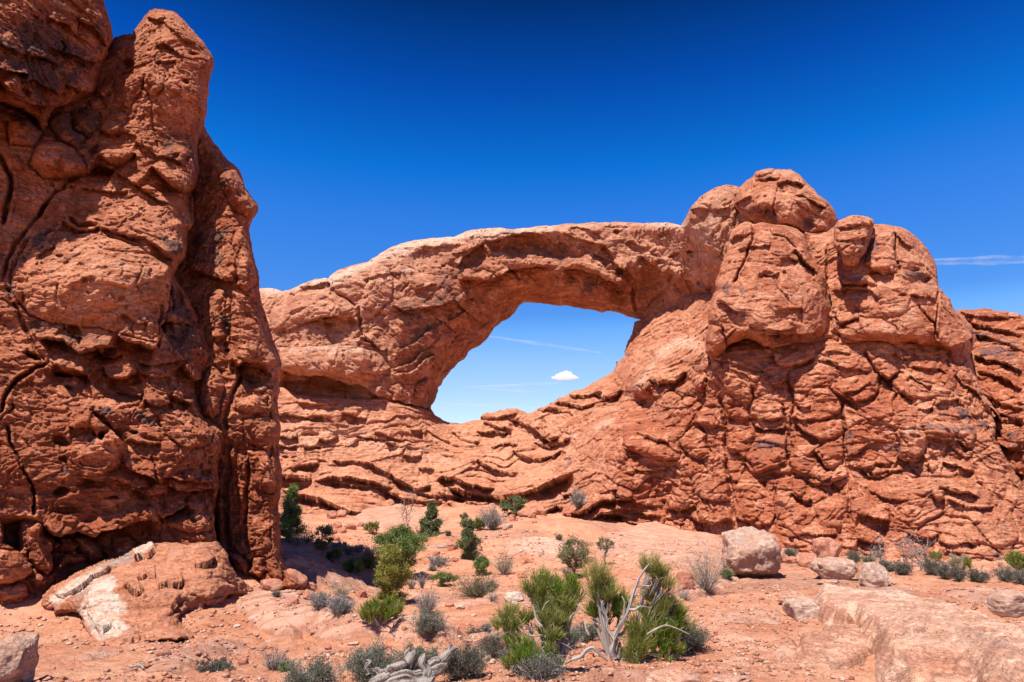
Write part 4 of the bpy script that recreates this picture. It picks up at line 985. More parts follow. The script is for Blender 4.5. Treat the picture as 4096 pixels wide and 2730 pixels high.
c_base = sp('D3', (50, 130, 77.5), (400, 220, 77), (900, 230, 78.5), (1180, 325, 84), (1300, 330, 85), (1450, 280, 84), (1700, 270, 82.5), (1900, 200, 80.5), (50, 450, 73.5), (500, 460, 75.5), (1000, 480, 78.0), (1400, 480, 79.5), (1900, 480, 76), (100, 760, 70), (600, 760, 71), (1000, 830, 72), (1500, 860, 71.5), (1400, 700, 74.5), (1850, 700, 70), (300, 900, 66.5), (600, 1010, 64), (1200, 950, 67), (1500, 960, 66), (2000, 850, 63), (1700, 1080, 58), (2050, 1080, 56), (300, 1100, 58), (1000, 1150, 57)) \
    + sp('D1', (1100, 1300, 79.5), (1340, 1060, 86), (1400, 900, 88), (1460, 770, 90), (1400, 1150, 76), (1600, 800, 84), (1700, 590, 87), (1800, 700, 80), (1700, 950, 72.5), (1900, 850, 70), (1980, 650, 73), (1500, 1300, 70.5)) \
    + sp('D2', (300, 450, 65.5), (150, 700, 63), (600, 300, 63), (450, 700, 58.5), (150, 1000, 57), (650, 850, 55), (400, 1200, 57), (100, 1350, 56.5), (800, 1300, 51), (750, 200, 57), (900, 500, 53), (1000, 900, 51), (1200, 300, 51.0), (1200, 700, 50.0), (1200, 1300, 47), (1600, 300, 49.6), (1600, 700, 48), (1600, 1300, 45), (2000, 300, 48.4), (2000, 900, 46), (2000, 1450, 43)) \
    + sp('D4', (1100, 400, 48.6), (1300, 700, 46.5), (1250, 900, 45), (1500, 450, 49), (1700, 800, 47), (1560, 900, 45.2), (1300, 1300, 43.6), (1700, 1300, 43), (1000, 1500, 43.5), (1800, 1500, 41.5), (1950, 1200, 44.5), (1700, 300, 51)) \
    + [(3600, 2300, 41), (4100, 2300, 39.5), (3000, 2350, 45), (2600, 2250, 53), (2000, 2180, 54), (1200, 2180, 54)]
f_base = [
    # benches (left)
    ('L', 'D3', .9, 50, 40, '0,270 80,275 160,290 260,302 330,275'), ('L', 'D3', .7, 40, 40, '470,255 520,270 570,295 650,310'), ('L', 'D3', .6, 40, 40, '150,190 260,205 360,200 440,210'),
    ('R', 'D3', 1.3, 22, '165,420 200,395 260,388 310,400 320,430 250,440 200,450'), ('L', 'D3', .9, 36, 40, '300,440 350,455 400,450 450,432'), ('L', 'D3', .8, 36, 40, '20,430 100,440 160,425'), ('L', 'D3', .7, 36, 36, '200,505 260,500 320,498'),
    ('L', 'D3', .6, 36, 36, '20,495 90,505 150,495'), ('R', 'D3', .7, 16, '130,410 180,415 200,440 150,440'), ('P', 'D3', .8, 70, 567, 24, 12), ('P', 'D3', .6, 130, 572, 24, 8), ('R', 'D3', .8, 16, '90,590 140,600 170,620 120,625'),
    ('R', 'D3', 1.6, 26, '120,640 200,620 310,625 270,670 230,700 160,680'), ('L', 'D3', 1.0, 46, 40, '100,660 200,630 310,625'),
    ('L', 'D3', 1.0, 40, 46, '395,612 460,605 520,603 600,615 680,625 705,655 760,675 810,695'), ('L', 'D3', 1.2, 55, 50, '810,690 830,725 900,765 960,800 1040,795 1100,780'),
    ('L', 'D3', 1.5, 60, 60, '40,700 120,715 200,735 260,735'), ('R', 'D3', 2.0, 40, '40,740 120,730 250,745 230,800 120,820 40,815'),
    ('L', 'D3', 1.4, 46, 46, '265,742 330,728 400,718 470,722 540,722 600,735 660,745 700,760 760,785 830,795'), ('L', 'D3', .7, 28, 20, '380,745 480,752 600,765 700,785 780,800'),
    ('L', 'D3', 1.1, 46, 36, '760,795 820,830 880,862 960,868 1010,882 1100,882 1190,888'), ('L', 'D3', .8, 40, 30, '980,815 1060,845 1150,850 1190,830'), ('B', 'D3', .6, 24, '430,800 480,775 530,800 520,830 460,830'), ('B', 'D3', .6, 24, '530,790 640,770 740,800 650,830 560,840'),
    ('L', 'D3', 1.3, 60, 46, '1120,740 1170,715 1240,735 1310,762 1380,775 1450,800 1540,805'), ('L', 'D3', 2.2, 80, 60, '1190,785 1260,800 1330,815 1400,828 1480,845 1550,858 1610,862 1680,845 1750,830 1850,790 1950,745 2091,695'),
    ('L', 'D3', .8, 30, 30, '1130,820 1190,840 1260,840 1330,855'), ('L', 'D3', 1.0, 40, 36, '1190,880 1240,910 1310,925 1380,915 1450,912'), ('B', 'D3', .6, 22, '1110,790 1170,785 1195,805 1150,820'), ('L', 'D3', .8, 30, 30, '1320,880 1390,890 1460,895 1500,880'),
    ('L', 'D3', 1.6, 50, 50, '40,795 120,825 200,850 290,872 360,895 430,925 500,950 560,970 650,975'), ('B', 'D3', .9, 22, '170,885 210,878 250,885 255,920 210,930 175,915'), ('B', 'D3', .9, 22, '250,900 290,890 320,905 305,930 265,935'),
    ('L', 'D3', .6, 24, 24, '940,385 1000,388 1020,380'), ('L', 'D3', .6, 26, 26, '780,428 830,445 880,455'), ('L', 'D3', .6, 26, 26, '890,565 950,575 1030,570'), ('L', 'D3', .6, 26, 26, '1000,655 1060,668 1110,660'),
    ('B', 'D3', .8, 18, '1165,550 1200,538 1245,560 1240,582 1190,580'), ('L', 'D3', .7, 40, 40, '560,420 660,440 760,460 850,500'), ('L', 'D3', .5, 30, 30, '700,400 760,415 790,440'),
    ('L', 'D3', -.7, 40, 30, '150,310 300,330 450,340 600,370'), ('L', 'D3', -.6, 40, 30, '450,440 600,445 800,465 950,475'), ('L', 'D3', -.6, 40, 30, '40,515 200,540 400,505 520,490'),
    ('L', 'D3', 1.0, 46, 46, '1400,580 1440,620 1490,648 1540,665 1620,680 1700,690'), ('L', 'D3', -.8, 46, 40, '1280,600 1330,590 1390,600 1430,640'), ('L', 'D3', .9, 36, 40, '1650,520 1720,560 1790,590 1860,590 1940,560 2010,520'),
    ('L', 'D3', .8, 40, 36, '1230,400 1290,440 1370,470 1440,480'), ('L', 'D3', .8, 36, 36, '1400,395 1480,395 1560,400 1640,405'), ('L', 'D3', .7, 30, 30, '1450,335 1520,355 1600,370 1640,395'), ('L', 'D3', .7, 30, 30, '1410,300 1500,305 1600,290 1700,280'),
    ('K', 'D3', 1.0, 8, '1868,310 1872,380 1885,430 1880,480'), ('L', 'D3', 1.2, 50, 50, '1640,310 1720,330 1790,360 1850,420 1900,455 1990,440'), ('B', 'D3', 1.2, 50, '1870,310 1950,270 2040,290 2091,340 2050,410 1950,460 1890,430'),
    ('B', 'D3', .7, 25, '1560,330 1600,310 1640,330 1640,360 1590,370'), ('B', 'D3', .7, 25, '1620,290 1680,270 1720,290 1700,310 1640,315'), ('B', 'D3', .7, 22, '1520,400 1580,390 1640,415 1600,440 1540,440'), ('B', 'D3', .6, 22, '1390,440 1430,430 1450,460 1400,480'),
    ('L', 'D3', .8, 30, 30, '1800,460 1900,500 2000,480 2060,440'), ('L', 'D3', .6, 26, 26, '1500,500 1600,480 1700,490'),
    ('B', 'D3', 1.0, 60, '1330,590 1420,600 1420,690 1350,720 1290,690'), ('B', 'D3', .9, 46, '1960,650 2010,600 2091,580 2150,640 2060,710 1980,730'),
    # slope right of the opening
    ('L', 'D1', .9, 40, 40, '800,1380 900,1370 1010,1390 1050,1420'), ('L', 'D1', .8, 36, 36, '900,1330 1000,1340 1100,1360 1180,1330 1250,1300'), ('L', 'D1', .8, 36, 36, '1000,1280 1090,1290 1160,1270 1240,1260'),
    ('B', 'D1', 1.0, 46, '1170,1240 1230,1160 1320,1110 1370,1170 1360,1260 1290,1310 1220,1290'), ('B', 'D1', .9, 40, '1320,1110 1420,1050 1470,1060 1420,1140 1370,1170'), ('L', 'D1', .9, 40, 36, '1180,1260 1260,1300 1340,1270 1370,1230'), ('B', 'D1', .9, 40, '1090,1380 1180,1340 1250,1380 1200,1440 1110,1450'),
    ('B', 'D1', .9, 40, '430,1470 520,1450 590,1480 570,1515 450,1505'), ('B', 'D1', 1.0, 50, '830,1430 950,1390 1060,1400 1030,1480 930,1530 840,1500'), ('B', 'D1', 1.0, 40, '600,1460 700,1450 810,1460 800,1510 680,1530'),
    ('B', 'D1', 1.3, 60, '1560,820 1600,750 1660,735 1720,790 1690,860 1600,890'), ('B', 'D1', 1.0, 40, '1660,740 1740,650 1800,700 1830,780 1740,810'), ('B', 'D1', 1.0, 40, '1520,960 1600,900 1680,880 1720,940 1600,1000'), ('R', 'D1', 1.2, 30, '1500,760 1560,700 1640,700 1560,790 1510,850'),
    ('B', 'D1', 1.5, 130, '1600,1060 1640,960 1740,870 1850,860 1920,920 1930,1000 1860,1100 1760,1150 1640,1180'), ('L', 'D1', 1.3, 70, 60, '1560,1160 1640,1190 1740,1180 1820,1110'), ('B', 'D1', 1.0, 50, '1860,1080 1950,1030 1985,1060 1960,1110 1890,1110'),
    ('L', 'D2', 1.0, 60, 40, '265,535 330,520 400,500 460,465 520,420'), ('B', 'D2', 1.1, 60, '505,440 600,390 720,340 750,400 710,460 600,480'), ('L', 'D2', 1.1, 50, 50, '500,455 580,490 680,480 740,455'),
    ('K', 'D2', 1.6, 14, '700,50 725,150 770,240 760,330 740,400 725,490'), ('K', 'D2', .6, 8, '90,330 130,370 150,410'), ('L', 'D2', .8, 40, 36, '20,490 80,520 130,500'), ('K', 'D2', .8, 10, '200,600 130,680 80,790'),
    # big leaning block
    ('B', 'D2', 1.5, 60, '165,690 200,620 290,560 410,520 420,480 520,460 640,510 715,560 660,640 610,720 545,800 570,890 540,935 450,945 330,920 240,880 165,840'),
    ('R', 'D2', 2.2, 60, '440,610 560,590 690,570 640,690 590,760 540,800 450,780 420,700'), ('L', 'D2', 1.6, 70, 50, '160,870 230,875 300,905 380,935 460,948 545,930'), ('L', 'D2', .9, 50, 46, '250,760 330,790 420,820 500,830'), ('L', 'D2', .6, 40, 40, '400,560 470,575 560,580 660,560'),
    ('B', 'D2', 1.1, 60, '545,800 570,750 640,720 700,710 740,760 740,850 760,900 680,930 600,890'), ('L', 'D2', 1.0, 50, 46, '560,840 620,900 700,935 760,920'),
    ('B', 'D2', .9, 40, '650,620 720,570 830,580 860,640 860,720 760,720 660,690'), ('L', 'D2', .8, 40, 36, '640,690 740,690 860,710'), ('L', 'D2', .6, 30, 30, '720,560 790,580 840,570'), ('K', 'D2', .9, 9, '690,700 735,760 745,850 780,900'),
    # master joints
    ('K', 'D2', 2.0, 13, '820,500 860,590 868,680 875,780 872,860 880,920 878,990 900,1060 915,1120 908,1200 915,1270 940,1340'), ('K', 'D2', 1.3, 9, '1310,300 1310,390 1330,440 1348,510 1350,570 1330,640 1340,720'),
    ('K', 'D2', 1.5, 9, '1270,530 1285,610 1295,690 1310,770 1300,860 1310,930 1325,1000'), ('K', 'D2', 1.8, 11, '1690,520 1690,650 1705,740 1705,830 1720,930 1740,1020 1742,1110 1742,1220 1738,1320 1760,1390'),
    ('K', 'D2', 1.3, 9, '1060,430 1062,520 1042,570 1045,660 1075,725'), ('K', 'D2', 1.1, 8, '1225,1150 1215,1240 1230,1310 1205,1390'), ('K', 'D2', 1.2, 9, '1945,340 1950,440 1930,480 1890,530'), ('K', 'D2', 1.0, 8, '2065,480 2040,540 2050,660'),
    ('K', 'D2', 1.2, 9, '1600,430 1650,490 1690,520 1740,550 1785,600 1800,612'), ('L', 'D2', 1.3, 46, 40, '1045,650 1110,662 1190,655 1290,655'), ('L', 'D2', 1.8, 55, 46, '1070,705 1150,725 1230,725 1300,715'),
    ('B', 'D2', .8, 60, '1045,560 1100,540 1220,530 1280,560 1290,650 1180,660 1060,650'), ('B', 'D2', .9, 90, '1330,460 1450,430 1600,450 1690,540 1690,590 1580,655 1450,655 1350,620'), ('B', 'D2', .9, 90, '1320,330 1420,260 1560,250 1650,280 1660,350 1600,420 1450,440 1340,430'),
    ('L', 'D2', 1.3, 46, 40, '1330,640 1400,665 1500,665 1590,658 1690,600'), ('L', 'D2', 1.5, 60, 40, '1370,680 1430,745 1500,780 1540,830'), ('B', 'D2', 1.1, 60, '1425,690 1480,670 1600,665 1690,650 1700,740 1640,790 1530,800 1440,750'),
    ('L', 'D2', .9, 36, 36, '1310,430 1370,465 1450,462'), ('L', 'D2', .8, 34, 34, '1370,565 1420,578 1470,565'), ('B', 'D2', .9, 36, '1180,370 1250,340 1310,380 1260,420 1190,415'), ('L', 'D2', 1.0, 40, 30, '1180,415 1260,410 1310,375'),
    ('B', 'D2', 1.2, 110, '1630,420 1700,370 1880,330 1945,345 1945,450 1890,510 1780,530 1680,480'), ('L', 'D2', 1.0, 50, 46, '1600,440 1680,500 1760,535 1860,520 1920,475'), ('L', 'D2', .8, 40, 40, '1690,480 1780,470 1900,400'),
    ('L', 'D2', 1.3, 50, 46, '1190,190 1230,280 1330,290 1440,260 1500,220'), ('B', 'D2', 1.0, 50, '1195,200 1320,180 1480,140 1510,180 1480,240 1340,290 1240,280'), ('K', 'D2', 1.3, 12, '1560,150 1520,210 1480,250 1330,310'),
    ('L', 'D2', 1.2, 60, 50, '1500,250 1600,250 1650,290 1760,300 1900,330'), ('L', 'D2', 1.0, 46, 40, '1860,170 1880,240 1920,310 1960,360 2040,370'), ('L', 'D2', .7, 36, 36, '1560,200 1650,190 1760,200'),
    ('L', 'D2', .9, 40, 40, '860,280 930,310 1010,350 1070,400'), ('B', 'D2', 1.0, 70, '830,420 900,360 1000,390 1060,440 1050,560 950,560 860,540'), ('B', 'D2', .9, 40, '1040,350 1120,320 1180,340 1160,380 1070,400'), ('L', 'D2', .9, 40, 36, '780,240 860,250 950,270 1100,320 1220,300'),
    ('B', 'D2', 1.0, 60, '890,600 1000,560 1045,640 1040,660 910,650'), ('L', 'D2', .7, 30, 30, '890,655 960,660 1040,650'), ('B', 'D2', 1.1, 90, '880,790 960,740 1060,720 1080,770 1040,870 940,900 880,860'), ('L', 'D2', 1.0, 46, 40, '880,860 950,870 1000,930 1090,990'),
    ('B', 'D2', 1.1, 90, '1040,870 1080,750 1200,735 1300,760 1300,940 1200,1000 1090,1020 1020,930'), ('L', 'D2', 1.3, 50, 50, '980,950 1060,1020 1110,1030 1200,1000 1300,950'), ('B', 'D2', .9, 80, '1315,800 1420,780 1530,810 1540,870 1500,900 1560,1000 1500,1040 1400,1010 1330,980'),
    ('L', 'D2', 1.4, 46, 40, '1495,875 1535,935 1560,970 1610,1010'), ('B', 'D2', 1.2, 60, '1525,880 1560,800 1640,820 1700,870 1690,960 1620,1000 1570,970'), ('L', 'D2', 1.0, 40, 40, '1330,990 1400,1030 1480,1070 1560,1090 1620,1060'),
    ('B', 'D2', 1.0, 45, '1320,960 1400,980 1470,1010 1430,1050 1340,1020'), ('L', 'D2', 1.2, 50, 40, '1440,1080 1500,1120 1600,1110 1680,1070 1740,1050'), ('R', 'D2', 2.2, 40, '1510,1130 1600,1100 1740,1070 1742,1200 1700,1260 1610,1240 1530,1180'),
    ('B', 'D2', 1.1, 36, '1335,1080 1400,1060 1440,1100 1430,1160 1410,1200 1340,1170'), ('L', 'D2', 1.5, 50, 36, '1330,1175 1400,1215 1440,1230 1480,1215'), ('B', 'D2', .8, 60, '1225,1110 1330,1060 1340,1180 1400,1240 1320,1300 1230,1240'),
    ('B', 'D2', .8, 60, '1330,1290 1390,1235 1470,1270 1500,1340 1440,1400 1350,1370'), ('B', 'D2', .7, 70, '1470,1220 1540,1150 1600,1240 1700,1270 1740,1330 1680,1420 1540,1400 1480,1300'),
    ('B', 'D2', 1.2, 90, '920,1260 960,1080 1050,1080 1120,1190 1140,1300 1060,1370 950,1340'), ('R', 'D2', 1.6, 30, '1090,1090 1150,1060 1220,1100 1180,1190 1130,1190'), ('L', 'D2', 1.0, 40, 36, '940,1330 1020,1365 1100,1390 1200,1390'),
    ('L', 'D2', .9, 40, 40, '1050,1040 1140,1040 1240,1020 1300,1020'), ('B', 'D2', .8, 40, '1140,1100 1200,1040 1250,1050 1220,1130 1160,1160'),
    ('B', 'D2', 1.2, 80, '650,1180 700,1080 800,1020 880,1000 910,1120 900,1220 800,1230 700,1200'), ('L', 'D2', 1.2, 46, 40, '690,1205 760,1215 830,1230 910,1220'), ('K', 'D2', .8, 9, '740,1210 760,1260 790,1310'),
    ('B', 'D2', 1.1, 60, '490,1280 470,1210 500,1150 590,1120 660,1140 640,1230 600,1280'), ('L', 'D2', 1.6, 46, 40, '470,1275 530,1295 600,1285 650,1250'), ('R', 'D2', 1.6, 22, '420,1210 480,1200 475,1260 430,1310'),
    ('L', 'D2', 2.0, 60, 46, '620,1345 680,1370 770,1388 860,1365 930,1350'), ('B', 'D2', 1.0, 46, '620,1330 640,1290 720,1290 800,1320 790,1370 690,1375'), ('L', 'D2', .9, 36, 36, '460,1340 520,1380 580,1390'),
    ('L', 'D2', 1.1, 40, 40, '110,1190 170,1215 240,1195'), ('L', 'D2', 1.3, 46, 40, '0,1250 80,1225 150,1220 250,1245 340,1265 420,1270'), ('L', 'D2', 1.6, 46, 40, '0,1345 70,1310 140,1290 220,1285 300,1310 390,1335 440,1330'), ('L', 'D2', 1.2, 40, 36, '0,1425 70,1400 170,1385 260,1385 360,1370'),
    ('R', 'D2', 1.3, 22, '140,1300 220,1290 310,1310 260,1330 170,1325'), ('L', 'D2', .9, 36, 36, '380,1150 430,1160 500,1125'), ('R', 'D2', 1.2, 20, '380,1130 440,1110 510,1105 480,1150 410,1150'), ('L', 'D2', .7, 30, 30, '0,1180 60,1160 130,1150'),
    ('L', 'D2', 1.0, 30, 26, '220,1000 300,1010 380,1020 480,1010'), ('B', 'D2', .9, 22, '170,1030 210,990 250,1010 220,1050'), ('B', 'D2', .9, 24, '110,950 150,900 200,930 170,970'), ('B', 'D2', .9, 22, '360,1060 400,1050 400,1090 370,1100'), ('B', 'D2', .9, 22, '560,1070 620,1060 640,1110 580,1120'),
    ('B', 'D2', .8, 24, '590,980 650,1000 640,1050 590,1040'), ('B', 'D2', .8, 24, '540,940 600,930 620,970 560,990'),
    # ledge fans at the foot, below the slope
    ('L', 'C6', 1.5, 46, 40, '385,590 440,550 510,505 590,480 660,478 720,450'), ('L', 'C6', 1.7, 50, 44, '430,575 540,530 640,490 760,470 820,500 900,490 960,450 1040,400 1130,390 1260,420'), ('L', 'C6', 1.2, 40, 40, '560,430 660,380 740,345 800,345'), ('L', 'C6', 1.4, 46, 40, '780,395 840,410 930,400 1000,350 1080,300 1170,285'),
    ('L', 'C6', 1.1, 40, 36, '820,520 920,525 1010,510 1100,530'), ('L', 'C6', .9, 36, 36, '780,265 820,250 870,260'), ('R', 'C6', 1.4, 26, '1190,370 1260,365 1330,375 1290,400 1210,400'), ('L', 'C6', 1.2, 40, 40, '1170,300 1230,305 1290,290'),
    # right flank
    ('K', 'D4', 1.1, 9, '1000,390 1050,470 1080,510 1140,560 1180,590 1250,680'), ('B', 'D4', 1.0, 60, '1170,560 1215,500 1300,520 1380,590 1470,670 1400,690 1290,670 1210,640'), ('L', 'D4', 1.0, 46, 40, '1150,560 1200,640 1280,680 1340,690'), ('L', 'D4', 1.2, 50, 46, '1080,520 1130,550 1180,530 1220,480'),
    ('L', 'D4', 1.0, 46, 40, '1290,520 1350,570 1400,610 1450,605'), ('R', 'D4', 1.2, 24, '1215,460 1300,460 1295,500 1230,490'), ('L', 'D4', 1.1, 46, 40, '1190,360 1240,420 1300,400 1320,370'), ('L', 'D4', .8, 40, 36, '1310,460 1400,480 1500,490 1560,520'), ('L', 'D4', .9, 40, 36, '1340,330 1450,370 1520,390'),
    ('K', 'D4', 1.0, 8, '1210,640 1185,720 1190,800'), ('K', 'D4', .7, 7, '1480,680 1460,740 1420,800 1370,850'), ('L', 'D4', 1.1, 46, 36, '1340,760 1400,765 1460,750'), ('L', 'D4', 1.0, 46, 40, '1460,740 1540,700 1620,690 1650,740'), ('B', 'D4', .8, 50, '1470,690 1600,680 1650,730 1560,750 1490,745'),
    ('B', 'D4', 1.3, 60, '1390,870 1480,855 1650,860 1745,880 1750,960 1720,1030 1640,960 1540,950 1410,930'), ('L', 'D4', 1.8, 80, 50, '1400,945 1480,970 1560,975 1640,990 1720,1040'), ('B', 'D4', 1.4, 60, '1190,920 1240,870 1310,855 1375,870 1405,960 1395,1050 1330,1100 1270,1090 1210,1080 1230,1010'), ('P', 'D4', .5, 1330, 955, 50, 22),
    ('L', 'D4', 1.6, 60, 46, '1200,1090 1260,1115 1320,1110 1390,1070'), ('R', 'D4', 1.6, 26, '1300,1130 1360,1095 1420,1090 1400,1120 1330,1140'), ('B', 'D4', .9, 36, '1400,1060 1440,1000 1520,1060 1480,1100'), ('L', 'D4', 1.0, 40, 36, '850,1090 940,1060 1000,1000 1080,990'), ('L', 'D4', .8, 40, 36, '860,1150 960,1170 1060,1150 1180,1130'),
    ('R', 'D4', 1.4, 22, '980,1245 1040,1240 1120,1250 1100,1275 1010,1265'), ('L', 'D4', 1.0, 30, 30, '1000,1190 1080,1205 1150,1190'), ('L', 'D4', .9, 36, 36, '950,1160 1000,1220 1100,1230 1180,1190 1260,1180'), ('B', 'D4', 1.1, 36, '1440,1330 1510,1270 1545,1330 1520,1390 1470,1380'), ('L', 'D4', 1.3, 46, 36, '1440,1350 1490,1400 1540,1390'),
    ('B', 'D4', .8, 30, '1340,1130 1440,1110 1500,1140 1480,1180 1370,1190'), ('L', 'D4', .9, 36, 36, '1020,1330 1100,1380 1200,1400 1300,1410'), ('L', 'D4', 1.2, 46, 40, '1490,1290 1600,1340 1700,1350 1780,1380'), ('L', 'D4', 1.0, 46, 40, '1550,1390 1650,1440 1780,1450 1890,1440'), ('R', 'D4', 1.0, 30, '1360,1420 1450,1440 1540,1410 1500,1460 1420,1480'),
    ('K', 'D4', .9, 10, '1540,400 1600,510 1630,620 1660,740 1700,800 1745,870'), ('B', 'D4', .9, 50, '1620,500 1700,400 1740,500 1720,560 1650,560'), ('L', 'D4', 1.2, 50, 46, '1610,520 1660,600 1750,640 1830,760'), ('K', 'D4', 1.0, 11, '1700,480 1740,600 1800,700 1850,800'), ('B', 'D4', 1.0, 50, '1650,600 1750,600 1830,720 1840,810 1760,830 1690,740'),
    ('B', 'D4', .8, 36, '1770,840 1830,830 1850,890 1800,920'), ('B', 'D4', .7, 36, '1830,870 1890,850 1900,950 1850,960'), ('L', 'D4', 1.0, 46, 36, '1520,1130 1600,1150 1680,1180 1760,1200'), ('L', 'D4', .9, 40, 36, '1560,1010 1650,1080 1720,1100'),
    ('L', 'D4', 2.0, 60, 40, '930,1490 1000,1510 1080,1530 1160,1540'), ('L', 'C7', 2.0, 50, 40, '930,565 990,590 1060,600 1110,590'), ('L', 'C7', 1.2, 46, 36, '1280,530 1360,560 1440,560 1500,540'), ('R', 'C7', 1.5, 24, '1350,580 1430,560 1480,590 1420,620'), ('L', 'C7', 1.0, 40, 40, '1490,590 1600,610 1700,600 1760,620'), ('L', 'C7', .8, 36, 36, '1540,640 1620,660 1680,690'),
    ('L', 'C7', .8, 36, 30, '430,560 560,540 700,550 800,530'),
    # stains
    ('C', 'varn', .55, 14, 'D2', '1090,790 1170,800 1260,830 1240,860 1130,880 1060,850'), ('C', 'varn', .5, 16, 'D2', '1400,920 1500,910 1520,960 1420,970'), ('C', 'varn', .5, 16, 'D4', '860,930 905,940 890,990 860,990'), ('C', 'varn', .5, 20, 'D4', '1080,1000 1240,1010 1250,1060 1200,1080 1100,1040'), ('C', 'varn', .6, 12, 'D4', '1600,760 1700,770 1740,840 1690,850 1620,800'),
    ('C', 'varn', .6, 12, 'D4', '1760,840 1830,850 1840,900 1790,890'), ('C', 'varn', .45, 30, 'D4', '1400,870 1740,880 1740,940 1450,930'), ('C', 'varn', .45, 24, 'D2', '300,1200 410,1200 420,1240 330,1240'), ('C', 'varn', .6, 16, 'C7', '1850,660 1930,660 1980,740 1930,750'),
    ('C', 'pale', .45, 22, 'D2', '955,960 1060,1040 1180,1010 1310,970 1310,990 1180,1040 1060,1070 960,990'), ('C', 'pale', .7, 40, 'D1', '1300,1500 1440,1200 1560,1040 1640,920 1780,850 1920,880 1930,980 1750,960 1640,1050 1560,1160 1500,1250 1380,1330 1300,1440 1060,1560 980,1568'),
    ('C', 'pale', .45, 60, 'D3', '0,320 600,330 1000,470 1300,560 1400,640 1650,700 1950,560 2091,420 2091,520 1950,680 1650,760 1300,720 900,620 500,560 0,560'), ('C', 'pale', .35, 40, 'D2', '0,560 180,420 60,650 0,720'), ('C', 'pale', .5, 24, 'D4', '1190,900 1300,865 1390,880 1390,1000 1260,960'), ('C', 'pale', .3, 30, 'D2', '1850,580 1950,540 2040,540 1900,600'),
    ('C', 'pale', .35, 16, 'D4', '1020,1180 1150,1180 1130,1200 1030,1200'), ('C', 'pale', .3, 26, 'D4', '450,1120 600,1190 750,1230 600,1220 450,1160'), ('C', 'tone', .05, 160, 'D3', '0,200 2091,200 2091,900 0,900'), ('C', 'tone', -.05, 160, 'D2', '200,500 2091,300 2091,1500 0,1500'),
    ('C', 'varn', .4, 26, 'D3', '880,500 1100,490 1090,540 930,550'), ('C', 'varn', .35, 30, 'D3', '1400,760 1600,800 1650,850 1450,830'), ('C', 'varn', .45, 24, 'D3', '1960,650 2050,560 2091,600 2050,690'),
]
def bm_base(U, V): return .45 + .55*sstep(2350, 2750, U)
def tt_base(U, V): return .55 + .6*sstep(2350, 2750, U)
def sm_base(U, V): return 1.15 - .55*sstep(2350, 2800, U)
f_base = [(ft[0], ft[1], ft[2]*.42) + tuple(ft[3:]) if ft[0] in 'LR' and ft[1] in ('D2', 'D4', 'C7') else ft for ft in f_base]
face('cliff_base', arch, M_CLIFF, o_base, c_base, 9, 26, 1.4, f_base,
     dict(sc=2.2, lump=.22, mid=.04, terr=.14, strat=.30, lh=.55, tilt=-.05, block=.10, bs=(1.7, 1.7, 1.1), fine=.06, pits=.05, seed=22, bmask=bm_base, smask=sm_base, tmask=tt_base), step=2.8, gain=(.45, .34, 1.0))

o_front = PL('C8', '395,700 420,610 445,560 450,510 470,450 515,418 560,412 595,425 640,415 700,425 760,432 840,448 880,480 895,520 905,580 920,630 960,660 1000,690 1005,760 1010,820 1028,900 1028,960 1020,1015 990,1060 950,1090 880,1105 810,1112 760,1130 700,1140 650,1125 600,1090 540,1080 470,1100 430,1135 400,1180 345,1200 318,1150 320,1080 335,1000 332,930 345,870 375,800 370,750')
c_front = sp('C8', (500, 440, 53), (700, 440, 52.5), (870, 490, 53), (450, 700, 51.5), (700, 700, 49.8), (950, 700, 51), (400, 950, 51.5), (700, 950, 48.9), (980, 950, 50.2), (650, 1090, 49.8), (360, 1150, 52.6), (950, 1070, 50.3))
f_front = [
    ('K', 'C8', .7, 7, '590,430 580,520 550,600 510,680 480,760'), ('L', 'C8', .5, 30, 36, '450,520 500,490 540,490'), ('B', 'C8', .6, 40, '450,520 490,430 580,415 590,470 520,500'), ('K', 'C8', .4, 6, '690,440 700,480 760,500 840,560'), ('L', 'C8', .7, 40, 40, '820,560 870,620 900,660 960,700'),
    ('P', 'C8', .6, 670, 705, 38, 16), ('P', 'C8', .45, 770, 702, 18, 12), ('L', 'C8', .4, 30, 30, '620,700 690,715 740,700'), ('L', 'C8', .5, 36, 36, '380,870 440,885 500,925 530,945'), ('P', 'C8', .5, 410, 870, 30, 12, .3), ('L', 'C8', .45, 36, 36, '740,620 800,620 850,640'),
    ('L', 'C8', 1.2, 60, 70, '520,1030 570,1050 640,1050 720,1060 800,1050 900,1050 980,1030'), ('L', 'C8', .7, 40, 46, '560,1000 640,1030 740,1030 830,1010'), ('K', 'C8', .6, 6, '410,1010 430,1080 440,1140'), ('K', 'C8', .5, 6, '490,1020 460,1060 430,1080'), ('L', 'C8', .4, 30, 30, '720,910 800,905 870,900'),
    ('L', 'C8', .4, 30, 30, '500,560 600,550 700,540'), ('B', 'C8', .8, 60, '320,1080 335,1000 400,1010 430,1090 400,1170 345,1195'),
    ('C', 'varn', .5, 24, 'C8', '410,780 460,760 470,830 430,850'), ('C', 'varn', .5, 20, 'C8', '500,790 600,790 600,840 520,840'), ('C', 'varn', .5, 14, 'C8', '440,900 500,910 540,950 480,950'), ('C', 'pale', .3, 50, 'C8', '500,430 870,460 950,700 1000,900 700,950 500,700'), ('C', 'varn', .3, 50, 'C8', '550,1000 900,1020 980,1040 800,1110 600,1090'),
]
face('front_dome', arch, M_CLIFF, o_front, c_front, 9, 50, 1.7, f_front, dict(sc=2.2, lump=.2, mid=.04, terr=.12, strat=.08, lh=1.2, tilt=.0, block=.05, fine=.045, pits=.05, seed=23))

